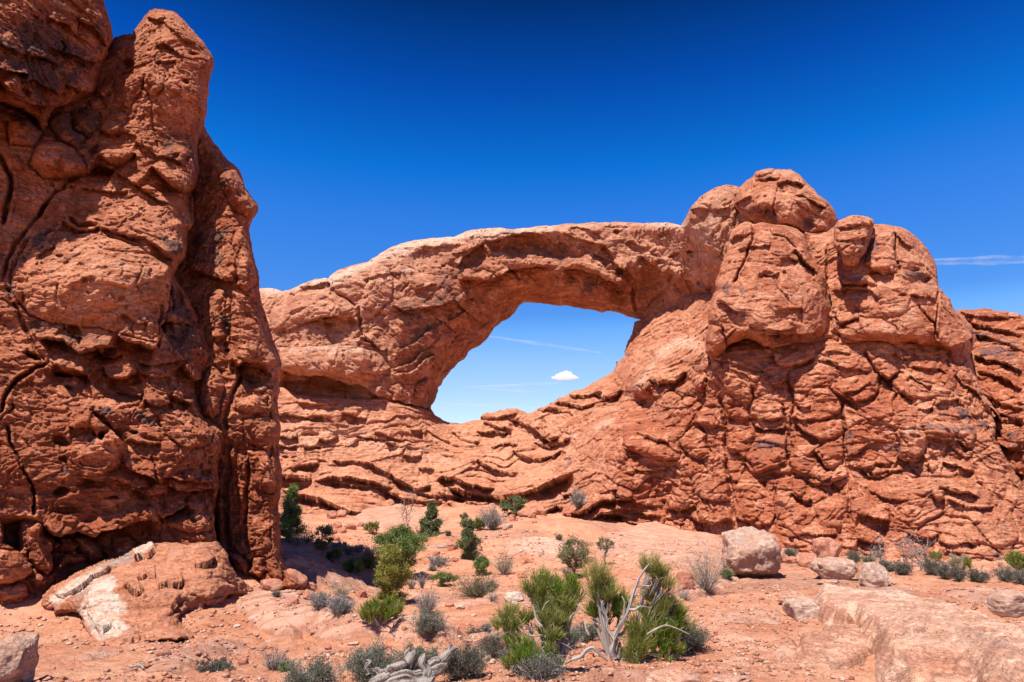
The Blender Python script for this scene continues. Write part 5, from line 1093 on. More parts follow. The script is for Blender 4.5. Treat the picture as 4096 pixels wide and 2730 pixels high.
o_right = PL('C8', '880,470 960,480 1010,470 1050,440 1150,420 1240,440 1270,425 1330,423 1400,432 1430,442 1480,465 1520,495 1560,540 1590,580 1612,620 1630,670 1637,720 1640,770 1655,800 1680,830 1708,850 1722,890 1740,915 1770,940 1800,970 1825,1005 1842,1045 1847,1090 1842,1130 1815,1170 1780,1200 1745,1235 1715,1215 1690,1160 1640,1130 1600,1110 1540,1120 1480,1100 1380,1110 1300,1095 1200,1100 1120,1120 1070,1115 1030,1090 960,1100 930,900')
c_right = sp('C8', (1000, 480, 53.5), (1200, 450, 52), (1400, 440, 51.5), (1600, 620, 52), (1000, 700, 52.5), (1250, 700, 49.5), (1500, 700, 49.6), (1050, 950, 51.5), (1300, 950, 48.6), (1550, 950, 48.2), (1700, 900, 49.6), (1820, 1080, 49.6), (1700, 1120, 48.8), (1300, 1090, 48.8), (1060, 1090, 50.4))
f_right = [
    ('K', 'C8', .7, 7, '1010,540 1000,640 1005,760 1025,850 1035,940'), ('K', 'C8', .6, 7, '1400,470 1395,570 1410,640 1430,700'), ('B', 'C8', .7, 70, '1220,640 1280,500 1390,440 1400,600 1410,690 1330,700 1250,670'), ('L', 'C8', .7, 36, 40, '1250,680 1330,705 1400,700'), ('P', 'C8', .5, 1340, 690, 40, 14),
    ('L', 'C8', .8, 44, 46, '1090,765 1150,770 1200,770 1240,765'), ('R', 'C8', .8, 22, '1100,770 1160,748 1240,755 1240,778 1160,782'), ('B', 'C8', .6, 40, '1080,740 1180,700 1260,720 1300,770 1200,760 1110,765'), ('L', 'C8', .5, 36, 36, '1040,800 1120,790 1250,800 1320,850'),
    ('R', 'C8', .5, 30, '1060,900 1120,860 1200,880 1250,940 1150,960 1070,960'), ('B', 'C8', .9, 80, '1080,1060 1090,1010 1180,960 1310,960 1400,1010 1420,1080 1300,1095 1180,1090'), ('L', 'C8', .6, 40, 36, '1080,1000 1150,970 1200,960'), ('B', 'C8', .5, 24, '1030,1040 1040,970 1080,980 1090,1050'), ('K', 'C8', .8, 8, '1060,960 1075,1020 1080,1100'),
    ('R', 'C8', .8, 40, '1440,740 1520,690 1620,700 1640,790 1560,800 1480,790'), ('P', 'C8', .5, 1500, 680, 40, 20), ('P', 'C8', .5, 1580, 740, 30, 22), ('P', 'C8', .4, 1440, 830, 22, 10), ('L', 'C8', .5, 36, 36, '1480,820 1560,840 1640,850'), ('K', 'C8', .5, 6, '1530,880 1580,950 1625,1000 1620,1080'), ('K', 'C8', .6, 7, '1640,800 1640,900 1620,1000 1640,1090'),
    ('L', 'C8', 1.0, 50, 50, '1100,1090 1200,1112 1300,1110 1400,1118'), ('L', 'C8', .9, 50, 50, '1620,1090 1690,1130 1760,1110 1840,1060'), ('R', 'C8', .5, 30, '1500,1110 1600,1080 1640,1120 1560,1130'), ('L', 'C8', .4, 30, 30, '1380,470 1430,520 1500,560'),
    ('C', 'varn', .55, 20, 'C8', '1250,500 1300,480 1320,560 1290,640 1220,640'), ('C', 'varn', .5, 20, 'C8', '1090,730 1180,720 1270,740 1180,770 1100,760'), ('C', 'varn', .5, 20, 'C8', '1130,880 1200,880 1240,930 1160,930'), ('C', 'varn', .5, 16, 'C8', '1320,930 1380,940 1390,980 1340,970'), ('C', 'varn', .4, 30, 'C8', '1460,690 1620,700 1630,790 1500,790'),
    ('C', 'pale', .4, 40, 'C8', '1080,1050 1180,960 1310,960 1320,860 1500,830 1560,1000 1400,1080'), ('C', 'pale', .3, 50, 'C8', '1280,430 1500,480 1600,640 1400,640'),
]
face('right_dome', arch, M_CLIFF, o_right, c_right, 9, 50, 1.8, f_right, dict(sc=2.2, lump=.2, mid=.04, terr=.12, strat=.08, lh=1.2, block=.06, fine=.045, pits=.06, seed=24))

o_top = PL('C8', '470,300 485,290 500,245 515,215 550,180 585,152 605,130 640,113 680,108 715,115 760,108 800,112 823,125 850,140 872,160 905,195 930,222 960,258 1000,290 1030,320 1050,345 1062,375 1072,400 1055,430 1045,450 1020,465 985,478 940,490 900,505 850,490 780,460 700,440 600,425 520,380')
c_top = sp('C8', (490, 290, 63), (560, 200, 61), (700, 120, 61), (850, 160, 61), (650, 300, 58), (850, 300, 57.6), (1000, 320, 59.5), (1060, 410, 60), (900, 470, 59.5), (650, 420, 61))
f_top = [
    ('B', 'C8', .6, 24, '585,150 610,125 680,108 716,116 690,138 620,150'), ('L', 'C8', .7, 30, 36, '490,305 520,290 560,270 580,262'), ('R', 'C8', .7, 26, '520,290 560,262 575,272 545,300'), ('L', 'C8', .9, 40, 46, '505,320 560,345 620,380 660,390'), ('R', 'C8', 1.0, 40, '580,330 700,310 720,370 650,385 590,365'),
    ('L', 'C8', .8, 46, 40, '720,200 760,185 830,185 880,220'), ('K', 'C8', .5, 7, '730,200 725,260 700,330 720,380'), ('L', 'C8', 1.2, 50, 50, '700,415 780,420 830,440 880,470 960,470 1040,450'), ('R', 'C8', 1.1, 40, '810,340 880,350 940,400 960,450 900,480 850,430'), ('R', 'C8', .9, 30, '970,400 1050,390 1060,430 1000,460'),
    ('L', 'C8', .6, 36, 36, '830,250 880,270 940,300 1000,340'), ('B', 'C8', .6, 50, '820,270 930,280 1020,330 1040,400 960,380 870,330'), ('L', 'C8', .5, 30, 30, '590,170 680,160 740,170'), ('K', 'C8', .4, 6, '830,130 860,160 850,190'),
    ('C', 'varn', .55, 30, 'C8', '560,330 700,310 720,400 640,390'), ('C', 'varn', .5, 30, 'C8', '820,340 930,370 960,460 880,470'), ('C', 'pale', .5, 24, 'C8', '580,150 680,108 830,125 800,160 640,160'),
]
face('summit_dome', arch, M_CLIFF, o_top, c_top, 8, 36, 2.6, f_top, dict(sc=2.2, lump=.2, mid=.07, terr=.15, strat=.06, block=.04, fine=.05, pits=.06, seed=25))

o_far = np.concatenate([PL('C8', '1600,1000 1740,925 1770,915 1800,912 1850,915 1900,906 1940,910 1980,925 2040,930 2100,940 2180,955 2400,990 2600,1300'), PL('S', '4500,1600 4500,2450 3900,2400'), PL('C8', '1800,1600 1700,1300')])
c_far = sp('C8', (1700, 1000, 62), (1900, 920, 62), (2100, 950, 60), (1950, 1200, 57), (1850, 1400, 55), (2100, 1200, 54), (2100, 1500, 49)) + sp('D4', (2000, 800, 50), (2080, 900, 46), (1950, 1200, 46.5), (2080, 1300, 45)) + [(4450, 1700, 48), (4450, 2300, 42), (4000, 2300, 43)]
f_far = [
    ('L', 'C8', 1.0, 40, 36, '1760,930 1850,950 1950,960 2060,950 2132,960'), ('L', 'C8', 1.2, 46, 36, '1820,985 1900,1010 2000,1020 2132,1070'), ('L', 'C8', 1.2, 50, 36, '1850,1050 1950,1080 2050,1110 2132,1150'), ('L', 'D4', 1.4, 60, 46, '1740,390 1850,430 1960,440 2091,520'), ('L', 'D4', 1.5, 60, 46, '1760,500 1860,520 1980,560 2091,640'),
    ('L', 'D4', 1.6, 60, 46, '1780,640 1880,700 1980,740 2091,770'), ('L', 'D4', 2.2, 80, 46, '1850,700 1920,790 2000,820 2091,840'), ('R', 'D4', 2.2, 30, '1900,830 2000,825 2120,850 2100,890 1990,875 1930,900'), ('B', 'D4', 1.2, 70, '1920,910 2000,875 2150,880 2180,960 2050,1000 1930,980'), ('L', 'D4', 1.4, 60, 40, '1910,1000 2000,1050 2091,1060'),
    ('L', 'D4', 1.4, 60, 40, '1920,1120 2000,1190 2091,1230'), ('L', 'D4', 1.6, 50, 40, '1900,1480 1980,1500 2091,1490'), ('R', 'D4', 1.4, 24, '1900,1480 1980,1470 2070,1480 2060,1510 1940,1510'), ('L', 'D4', 1.0, 40, 30, '1980,1280 2040,1320 2091,1350'),
    ('C', 'varn', .6, 20, 'D4', '1940,920 2080,930 2091,960 1980,970'), ('C', 'varn', .4, 50, 'D4', '1750,180 2091,260 2091,540 1760,420'), ('C', 'varn', .45, 30, 'D4', '1950,1000 2091,1000 2091,1060 1980,1040'), ('C', 'tone', -.06, 200, 'D4', '1600,0 2300,0 2300,1568 1600,1568'),
]
face('flank_wall', arch, M_CLIFF, o_far, c_far, 8, 24, 1.2, f_far, dict(sc=2.0, lump=.25, mid=.08, terr=.15, strat=.34, lh=.6, tilt=.30, block=.08, bs=(2, 2, 1), fine=.06, pits=.05, seed=26), gain=(.6, .5, .5))

# wedge rock perched on the right dome
wedge = empty('perched_rock', at(*X('C8', 1150, 640), 47.5), 'wedge-shaped boulder perched in a notch near the top of the right-hand cliff', 'boulder')
o_w = PL('C8', '1048,440 1072,405 1100,392 1150,374 1200,376 1245,380 1272,396 1275,425 1268,450 1262,500 1242,555 1218,600 1195,640 1172,665 1150,672 1112,655 1100,640 1085,595 1055,560 1043,540 1050,490')
c_w = sp('C8', (1150, 400, 49.2), (1150, 550, 48.2), (1060, 480, 49.6), (1260, 450, 49.4), (1150, 660, 48.6), (1230, 540, 48.9))
f_w = [('L', 'C8', .35, 20, 24, '1060,440 1120,450 1180,430 1270,425'), ('L', 'C8', .4, 24, 24, '1055,510 1110,520 1180,510 1250,500'), ('K', 'C8', .35, 6, '1075,590 1110,560 1150,540'), ('L', 'C8', .35, 20, 20, '1090,600 1150,600 1200,570'), ('B', 'C8', .3, 26, '1050,520 1140,510 1170,560 1100,640 1060,560'), ('C', 'varn', .4, 16, 'C8', '1200,500 1260,440 1240,560 1190,640')]
w_ = face('wedge', None, M_CLIFF, o_w, c_w, 3.5, 26, 1.8, f_w, dict(sc=1.0, lump=.25, mid=.2, terr=.25, strat=.16, lh=.8, tilt=.2, block=.1, fine=.06, pits=.05, seed=27), step=2.5)

# ------------------------------------------------------------------ foreground outcrop (right)
def project(x, y, z):
    xc, yc, zc = x, -SP*y + CP*(z-EYE), CP*y + SP*(z-EYE)
    return CX + FPX*xc/zc, CY - FPX*yc/zc

def mound(name, parent, mat, parts, feats, step, opts, gain=(1, 1, 1), fgain=.5, margin=.4, wob=.10):
    """low outcrop as a height field over the ground; parts = (height, rim width, sheet, outline of the upper rim)"""
    polys = []
    for H, w, c, txt in parts:
        pts = []
        for u, v in PL(c, txt):
            D = hit_lift(u, v, H); a = at(u, v, D); pts.append((a[0], a[1]))
        polys.append((H, w, np.array(pts)))
    allp = np.concatenate([p for _, _, p in polys]); lo, hi = allp.min(0)-margin, allp.max(0)+margin
    gx, gy = np.meshgrid(np.arange(lo[0], hi[0], step), np.arange(lo[1], hi[1], step))
    z0 = np.zeros(gx.shape)
    wx = wob*fbm(gx/.5, gy/.5, z0, 4, .55, seed=500); wy = wob*fbm(gx/.5, gy/.5, z0+4, 4, .55, seed=501)
    h = np.full(gx.shape, -.06); near = np.full(gx.shape, 9.)
    for H, w, p in polys:
        ins = inside(p, gx+wx, gy+wy); d, _, _, _, _ = near_poly(p, gx+wx, gy+wy)
        q = np.clip(d/w, 0, 1)
        h = np.maximum(h, np.where(ins, H*(.25+.75*(1-(1-q)**2.6)), -.06)); near = np.minimum(near, np.where(ins, 0, d))
    zb = ground_base(gx, gy)
    U, V = project(gx, gy, zb+h)
    k = sstep(-.02, .12, h)
    n = sandstone(gx, gy, zb+h, **opts)
    cols = {'pale': np.zeros(U.shape), 'varn': np.zeros(U.shape), 'tone': np.zeros(U.shape)}
    hf = apply_feats(feats, U, V, np.zeros(U.shape), cols, 6.0, *gain)
    z = zb + h + k*(n + fgain*hf)
    keep = near < margin*.8
    cell = keep[:-1, :-1] & keep[1:, :-1] & keep[:-1, 1:] & keep[1:, 1:]
    idx = np.arange(gx.size).reshape(gx.shape)
    f = np.stack([idx[:-1, :-1][cell], idx[:-1, 1:][cell], idx[1:, 1:][cell], idx[1:, :-1][cell]], -1)
    used, inv = np.unique(f, return_inverse=True); f = inv.reshape(f.shape)
    top = np.stack([gx, gy, z], -1).reshape(-1, 3)[used]
    n_ = len(top); bot = top.copy(); bot[:, 2] = zb.ravel()[used]-.5
    e = np.concatenate([f[:, [0, 1]], f[:, [1, 2]], f[:, [2, 3]], f[:, [3, 0]]])
    key = np.sort(e, 1); kk = key[:, 0]*n_+key[:, 1]
    _, first, cnt = np.unique(kk, return_index=True, return_counts=True)
    rim = e[first[cnt == 1]]
    side = np.stack([rim[:, 1], rim[:, 0], rim[:, 0]+n_, rim[:, 1]+n_], -1)
    att = {q_: np.tile(v_.ravel()[used], 2) for q_, v_ in cols.items() if q_ in ('pale', 'varn', 'tone')}
    return mesh_obj(name, np.concatenate([top, bot]), np.concatenate([f, side, f[:, ::-1]+n_]), mat, parent, att)

slab_parts = [
    (.34, .30, 'C7', '640,868 760,872 1000,902 1290,928 1460,978 1600,1002 1850,1070 2130,1175 2450,1330 2450,1900 2000,1700 1830,1490 1640,1395 1560,1320 1420,1320 1330,1312 1200,1340 1140,1372 1095,1350 1048,1310 1062,1240 1068,1180 1000,1120 930,1050 890,1020 830,1062 780,1040 715,1008 668,1000 625,940'),
    (.46, .45, 'C7', '1630,1260 1720,1165 1900,1125 2130,1190 2450,1340 2450,1900 2050,1640 1840,1470 1700,1385'),
    (.42, .5, 'C7', '1080,1180 1100,1110 1210,1070 1400,1060 1600,1090 1560,1190 1400,1230 1250,1280 1120,1290'),
    (.12, .35, 'C7', '700,1050 850,1070 900,1040 1000,1130 1060,1190 1045,1320 900,1330 760,1290 680,1200'),
    (.13, .20, 'C7', '500,1270 560,1240 720,1235 900,1270 1000,1320 900,1375 720,1395 560,1385 510,1340'),
    (.07, .15, 'C7', '345,1330 400,1290 500,1270 520,1350 480,1400 380,1395'),
    (.18, .35, 'C7', '1180,1420 1300,1360 1420,1330 1580,1330 1700,1420 1820,1500 1900,1650 1700,1680 1580,1568 1450,1530 1300,1480'),
]
f_slab = [
    ('L', 'C7', .30, 26, 24, '620,960 660,1005 720,1010 790,1040 830,1070'), ('L', 'C7', .35, 26, 24, '820,1050 880,1010 930,1060 980,1110 1030,1150 1065,1180'), ('R', 'C7', .25, 20, '680,1020 780,1040 840,1070 760,1110 680,1090'), ('R', 'C7', .35, 30, '1000,1160 1065,1185 1060,1260 1050,1340 900,1330 850,1270 900,1200'),
    ('L', 'C7', .5, 34, 30, '1045,1330 1100,1360 1140,1385 1200,1360'), ('K', 'C7', .35, 8, '1070,1120 1065,1180 1075,1240 1050,1310'), ('B', 'C7', .22, 50, '1060,1180 1090,1110 1200,1080 1330,1120 1300,1220 1180,1340 1080,1330'), ('L', 'C7', .2, 20, 20, '1180,1150 1280,1160 1380,1140'), ('L', 'C7', .18, 18, 18, '1120,1260 1250,1250 1400,1230 1550,1260'),
    ('K', 'C7', .12, 5, '1600,1250 1660,1210 1750,1130 1850,1120 1950,1140 2091,1150'), ('L', 'C7', .35, 30, 26, '1620,1270 1650,1340 1720,1400 1790,1440 1830,1500'), ('B', 'C7', .25, 70, '1630,1260 1720,1160 1900,1130 2200,1200 2250,1400 2000,1500 1830,1480 1700,1390'), ('R', 'C7', .3, 25, '1670,1380 1740,1340 1800,1420 1740,1460'),
    ('L', 'C7', .3, 26, 26, '1200,1420 1300,1360 1420,1320 1560,1310'), ('L', 'C7', .3, 26, 24, '1430,1400 1500,1470 1600,1520 1650,1568'), ('B', 'C7', .2, 40, '500,1260 560,1240 700,1240 900,1280 1000,1330 880,1370 640,1380 520,1340'), ('L', 'C7', .18, 22, 20, '520,1330 620,1370 720,1350 850,1350'), ('L', 'C7', .18, 18, 18, '780,1160 830,1165 900,1130 960,1150'), ('L', 'C7', .2, 20, 18, '340,1310 420,1300 500,1330'),
    ('R', 'C7', .3, 16, '900,1030 940,1040 940,1070 905,1065'), ('L', 'C7', .14, 16, 16, '1040,960 1110,965 1150,950'), ('P', 'C7', .1, 1370, 1120, 40, 14), ('P', 'C7', .1, 1230, 1140, 30, 14), ('P', 'C7', .12, 1650, 1200, 40, 20),
    ('C', 'pale', .6, 26, 'C7', '640,860 800,850 1000,900 1450,970 1200,990 900,960 700,920'), ('C', 'pale', .35, 60, 'C7', '1100,950 1900,1090 2300,1240 2100,1400 1500,1250 1300,1100'), ('C', 'varn', .4, 40, 'C7', '850,900 1200,910 1400,960 1200,960'), ('C', 'varn', .42, 60, 'C7', '1640,1200 1900,1200 2100,1350 1900,1450 1700,1350'), ('C', 'pale', .5, 16, 'C7', '1340,1420 1420,1440 1450,1490 1370,1480'), ('C', 'tone', -.08, 60, 'C7', '640,1020 1050,1180 1050,1350 500,1400 400,1300'), ('C', 'tone', -.10, 40, 'C7', '1060,1280 1180,1340 1150,1400 1040,1340'), ('C', 'tone', -.08, 50, 'C7', '1250,1380 1600,1350 1800,1480 1600,1568 1400,1520'),
]
outcrop = empty('sandstone_outcrop', at(*X('C7', 1300, 1400), 9), 'broad low tan sandstone slab spreading across the lower right corner', 'rock outcrop')
s_ = mound('slab', None, M_SLAB, slab_parts, [ft for ft in f_slab if ft[0] in 'CKP' or (ft[0] == 'L' and ft[2] < .25)], .022, dict(sc=.5, lump=.10, mid=.06, terr=.10, strat=.0, lh=.6, block=.0, fine=.03, pits=.05, seed=31), (1, .5, .35), .4)
for ch, pa in ((w_, wedge), (s_, outcrop)): adopt(ch, pa)
for pa in (tower, arch):
    for ch in list(COL.objects):
        if ch.parent == pa: ch.location = [-c for c in pa.location]
# ================================================================== plant and stone builders
class Soup:
    """loose leaf and twig geometry collected into one mesh"""
    def __init__(s): s.v, s.q, s.t, s.tint, s.n = [], [], [], [], 0
    def quads(s, c, d, w, L, W, tint):
        """blades: base c, direction d, side w (unit), length L, width W"""
        c, d, w = [np.asarray(a, float) for a in (c, d, w)]
        L = np.broadcast_to(L, (len(c),))[:, None]; W = np.broadcast_to(W, (len(c),))[:, None]
        m = c + d*L*.5
        v = np.stack([c - w*W*.25, m - w*W*.5, c + d*L, m + w*W*.5], 1)
        n = len(c); s.v.append(v.reshape(-1, 3)); s.q.append(s.n + np.arange(n*4).reshape(n, 4)); s.n += n*4
        s.tint.append(np.repeat(np.broadcast_to(tint, (n,)), 4))
    def ribbon(s, P, R, tint, side=None):
        """thin flat-ended stems; P (n,k,3), R (n,k) half widths"""
        n, k, _ = P.shape
        T = np.gradient(P, axis=1); T /= np.linalg.norm(T, axis=-1, keepdims=True)+1e-9
        if side is None: side = RNG.normal(size=(n, 1, 3))
        S = np.cross(T, np.broadcast_to(side, T.shape)); S /= np.linalg.norm(S, axis=-1, keepdims=True)+1e-9
        a = P - S*R[..., None]; b = P + S*R[..., None]
        v = np.stack([a, b], 2).reshape(n, k*2, 3)
        base = s.n + np.arange(n)[:, None]*k*2
        for i in range(k-1):
            s.q.append(np.concatenate([base+2*i, base+2*i+1, base+2*i+3, base+2*i+2], 1))
        s.v.append(v.reshape(-1, 3)); s.n += n*k*2
        s.tint.append(np.repeat(np.broadcast_to(tint, (n,)), k*2))
    def tube(s, pts, rad, sides=7, tint=.5, wob=.12, seed=0):
        P = np.asarray(pts, float); k = len(P); rad = np.broadcast_to(rad, (k,)).astype(float)
        m = max(k, int((k-1)*5)+1)
        t = np.linspace(0, k-1, m); i = np.clip(t.astype(int), 0, k-2); f = (t-i)[:, None]
        a, b = P[np.maximum(i-1, 0)], P[i]; c, d = P[i+1], P[np.minimum(i+2, k-1)]
        Q = .5*(2*b+(c-a)*f+(2*a-5*b+4*c-d)*f*f+(3*b-a-3*c+d)*f**3)
        rr = np.interp(t, np.arange(k), rad)
        Q = Q + np.stack([fbm(t*.9, t*0+seed, t*0+j, 2, .5, seed=88+j) for j in (0, 5, 9)], -1)*rr[:, None]*.5
        T = np.gradient(Q, axis=0); T /= np.linalg.norm(T, axis=1, keepdims=True)+1e-9
        N = np.cross(T, [.3, .9, .2]); N /= np.linalg.norm(N, axis=1, keepdims=True)+1e-9
        B = np.cross(T, N)
        th = np.linspace(0, 2*np.pi, sides, endpoint=False)
        wv = 1 + wob*1.3*perlin(np.cos(th)[None]*1.7+seed+t[:, None]*.25, np.sin(th)[None]*1.7+t[:, None]*.3, t[:, None]*.30+0*th[None], 91) + wob*.45*(np.arange(sides) % 2 - .5)[None]
        tn = np.full((m, sides), tint)
        if sides >= 16:
            gr = perlin(np.cos(th)[None]*4.5+seed+t[:, None]*.5, np.sin(th)[None]*4.5-t[:, None]*.4, t[:, None]*.22+0*th[None], 97)
            wv = wv + .16*gr; tn = np.clip(.55+1.5*gr, 0, 1)
        ring = Q[:, None] + rr[:, None, None]*wv[..., None]*(np.cos(th)[None, :, None]*N[:, None]+np.sin(th)[None, :, None]*B[:, None])
        o = s.n; s.v.append(ring.reshape(-1, 3)); s.v.append(Q[-1:] + T[-1:]*rr[-1]); s.n += m*sides+1
        g = o + np.arange(m*sides).reshape(m, sides)
        s.q.append(np.stack([g[:-1], np.roll(g[:-1], -1, 1), np.roll(g[1:], -1, 1), g[1:]], -1).reshape(-1, 4))
        s.t.append(np.stack([g[-1], np.roll(g[-1], -1), np.full(sides, o+m*sides)], -1))
        s.tint.append(np.r_[tn.ravel(), tint])
    def build(s, name, mat, parent=None, smooth=False):
        fl = []
        if s.q: fl.append(np.concatenate(s.q))
        if s.t: fl.append(np.concatenate(s.t))
        return mesh_obj(name, np.concatenate(s.v), fl, mat, parent, {'tint': np.clip(np.concatenate(s.tint), 0, 1)}, smooth)

def unit(a): return a/(np.linalg.norm(a, axis=-1, keepdims=True)+1e-9)

def leaves(sp_, C, R, n, L, W, up=.25, base=.5):
    """leaf sprays spread through a lumpy ball"""
    d = unit(RNG.normal(size=(n, 3))); r = RNG.random(n)**.45
    p = C + d*np.asarray(R)*r[:, None]
    g = unit(d*.7 + RNG.normal(size=(n, 3))*.6 + [0, 0, up])
    sp_.quads(p, g, unit(np.cross(g, RNG.normal(size=(n, 3)))), L*(.6+.8*RNG.random(n)), W*(.6+.8*RNG.random(n)), np.clip(base + RNG.normal(size=n)*.25, 0, 1))

def stems(sp_, C, dirs, L, r, k=4, bend=.25, droop=0.0, tint=.5, taper=.35):
    n = len(dirs); t = np.linspace(0, 1, k)
    C = np.broadcast_to(C, (n, 3)); L = np.broadcast_to(L, (n,))
    b = RNG.normal(size=(n, 3))*bend
    P = C[:, None] + (dirs[:, None]*t[None, :, None] + b[:, None]*(t**2)[None, :, None]*.5 + np.array([0, 0, -droop])*(t**2)[None, :, None])*L[:, None, None]
    R = np.broadcast_to(r, (n,))[:, None]*(1-(1-taper)*t)[None]
    sp_.ribbon(P, R, tint)
    return P

def rootdir(n, spread, up=1.0):
    a = RNG.random(n)*2*np.pi; q = np.sqrt(RNG.random(n))*spread
    return unit(np.stack([np.cos(a)*q, np.sin(a)*q, np.full(n, up)*(.4+.6*RNG.random(n))], -1))

def shrub(name, w, h, leafmat, twigmat, label, cat, loc, group=None, n=150, ln=2600, leaf=(.03, .012), pxs=.01, rot=None, lean=(0, 0), spread=1.1):
    """dense low shrub: a tuft of woody twigs and a mass of small leaves"""
    o = empty(name, loc, label, cat, group)
    tw = Soup(); lf = Soup()
    rx, rz = w/2, h
    d = rootdir(n, spread); d[:, 2] = np.abs(d[:, 2])
    e = d*np.array([rx, rx, rz])*(.75+.3*RNG.random(n))[:, None]*1.15
    Ln = np.linalg.norm(e, axis=1)
    P = stems(tw, np.zeros(3), unit(e), Ln, max(.004, pxs*.28), 5, .28, 0, RNG.random(n))
    sd = P[RNG.integers(0, n, n*3), RNG.integers(2, 5, n*3)]
    dd = unit(sd/np.array([rx, rx, rz])*.6 + RNG.normal(size=sd.shape)*.6 + [0, 0, .35])
    P2 = stems(tw, sd, dd, .28*min(rx, rz)*(.5+RNG.random(n*3)), max(.0025, pxs*.18), 3, .3, 0, RNG.random(n*3))
    pts = np.concatenate([P2.reshape(-1, 3), P[:, 2:].reshape(-1, 3)])
    if ln:
        # clumpy: leaves gather round some twig ends
        keep = perlin(pts[:, 0]/(.3*w)+loc[0], pts[:, 1]/(.3*w), pts[:, 2]/(.3*h), 5) + .35 > RNG.random(len(pts))*.55
        pk = pts[keep] if keep.sum() > 20 else pts
        i = RNG.integers(0, len(pk), ln)
        p = pk[i] + RNG.normal(size=(ln, 3))*.05*min(w, h)*1.3
        p[:, 2] = np.maximum(p[:, 2], .01)
        g = unit(p/np.array([rx, rx, rz]) + RNG.normal(size=(ln, 3))*.7 + [0, 0, .5])
        cl = .5 + .9*perlin(p[:, 0]/(.22*w), p[:, 1]/(.22*w), p[:, 2]/(.22*h)+loc[0], 8)
        lf.quads(p, g, unit(np.cross(g, RNG.normal(size=(ln, 3)))), leaf[0]*(.6+.8*RNG.random(ln)), leaf[1]*(.6+.8*RNG.random(ln)), np.clip(cl+RNG.normal(size=ln)*.2, 0, 1))
        lf.build('foliage', leafmat, o)
    tw.build('twigs', twigmat, o)
    return o

def joint_fir(name, w, h, mats, label, loc, group=None, clumps=26, per=90, pxs=.006, shape=None, cat='shrub'):
    """leafless green broom: many thin upright stems fanning from woody branches"""
    o = empty(name, loc, label, cat, group)
    wood = Soup(); gr = [Soup() for _ in mats]
    if shape is None:
        shape = []
        for k in range(clumps):
            a = RNG.random()*2*np.pi; q = math.sqrt(RNG.random())*.42*w
            shape.append((math.cos(a)*q, math.sin(a)*q*.9, h*(.15+.45*RNG.random()*(1-.5*(q/(.5*w))**2)), h*.38*(.8+.4*RNG.random()), RNG.integers(0, len(mats))))
    for cx, cy, cz, L, mi in shape:
        c = np.array([cx, cy, cz])
        wood.tube([[cx*.12, cy*.12, -.02], [cx*.55, cy*.55, cz*.45+.02], c], [.012+.02*h, .009+.012*h, .006], 5, RNG.random(), seed=cx*9)
        out = unit(np.array([cx*.8/(w*.5+.01), cy*.8/(w*.5+.01), .9]))
        for kk in range(5):
            b = c + RNG.normal(size=3)*L*.16
            n = max(6, per//5)
            dr = unit(out + rootdir(n, .65)*.9 + RNG.normal(size=(n, 3))*.16)
            P = stems(gr[mi], b, dr, L*(.55+.6*RNG.random(n)), max(.0028, pxs*.36), 4, .28, -.04, np.clip(.45+RNG.normal(size=n)*.28, 0, 1))
            sd = P[:, 1+RNG.integers(0, 2)]
            stems(gr[mi], np.concatenate([sd, P[:, 2]]), unit(np.concatenate([dr, dr])+RNG.normal(size=(2*n, 3))*.33), L*(.22+.35*RNG.random(2*n)), max(.0024, pxs*.32), 3, .2, -.05, np.clip(.5+RNG.normal(size=2*n)*.3, 0, 1))
    wood.build('branches', M_TWIG, o)
    for g, m in zip(gr, mats):
        if g.v: g.build('green_stems', m, o)
    return o

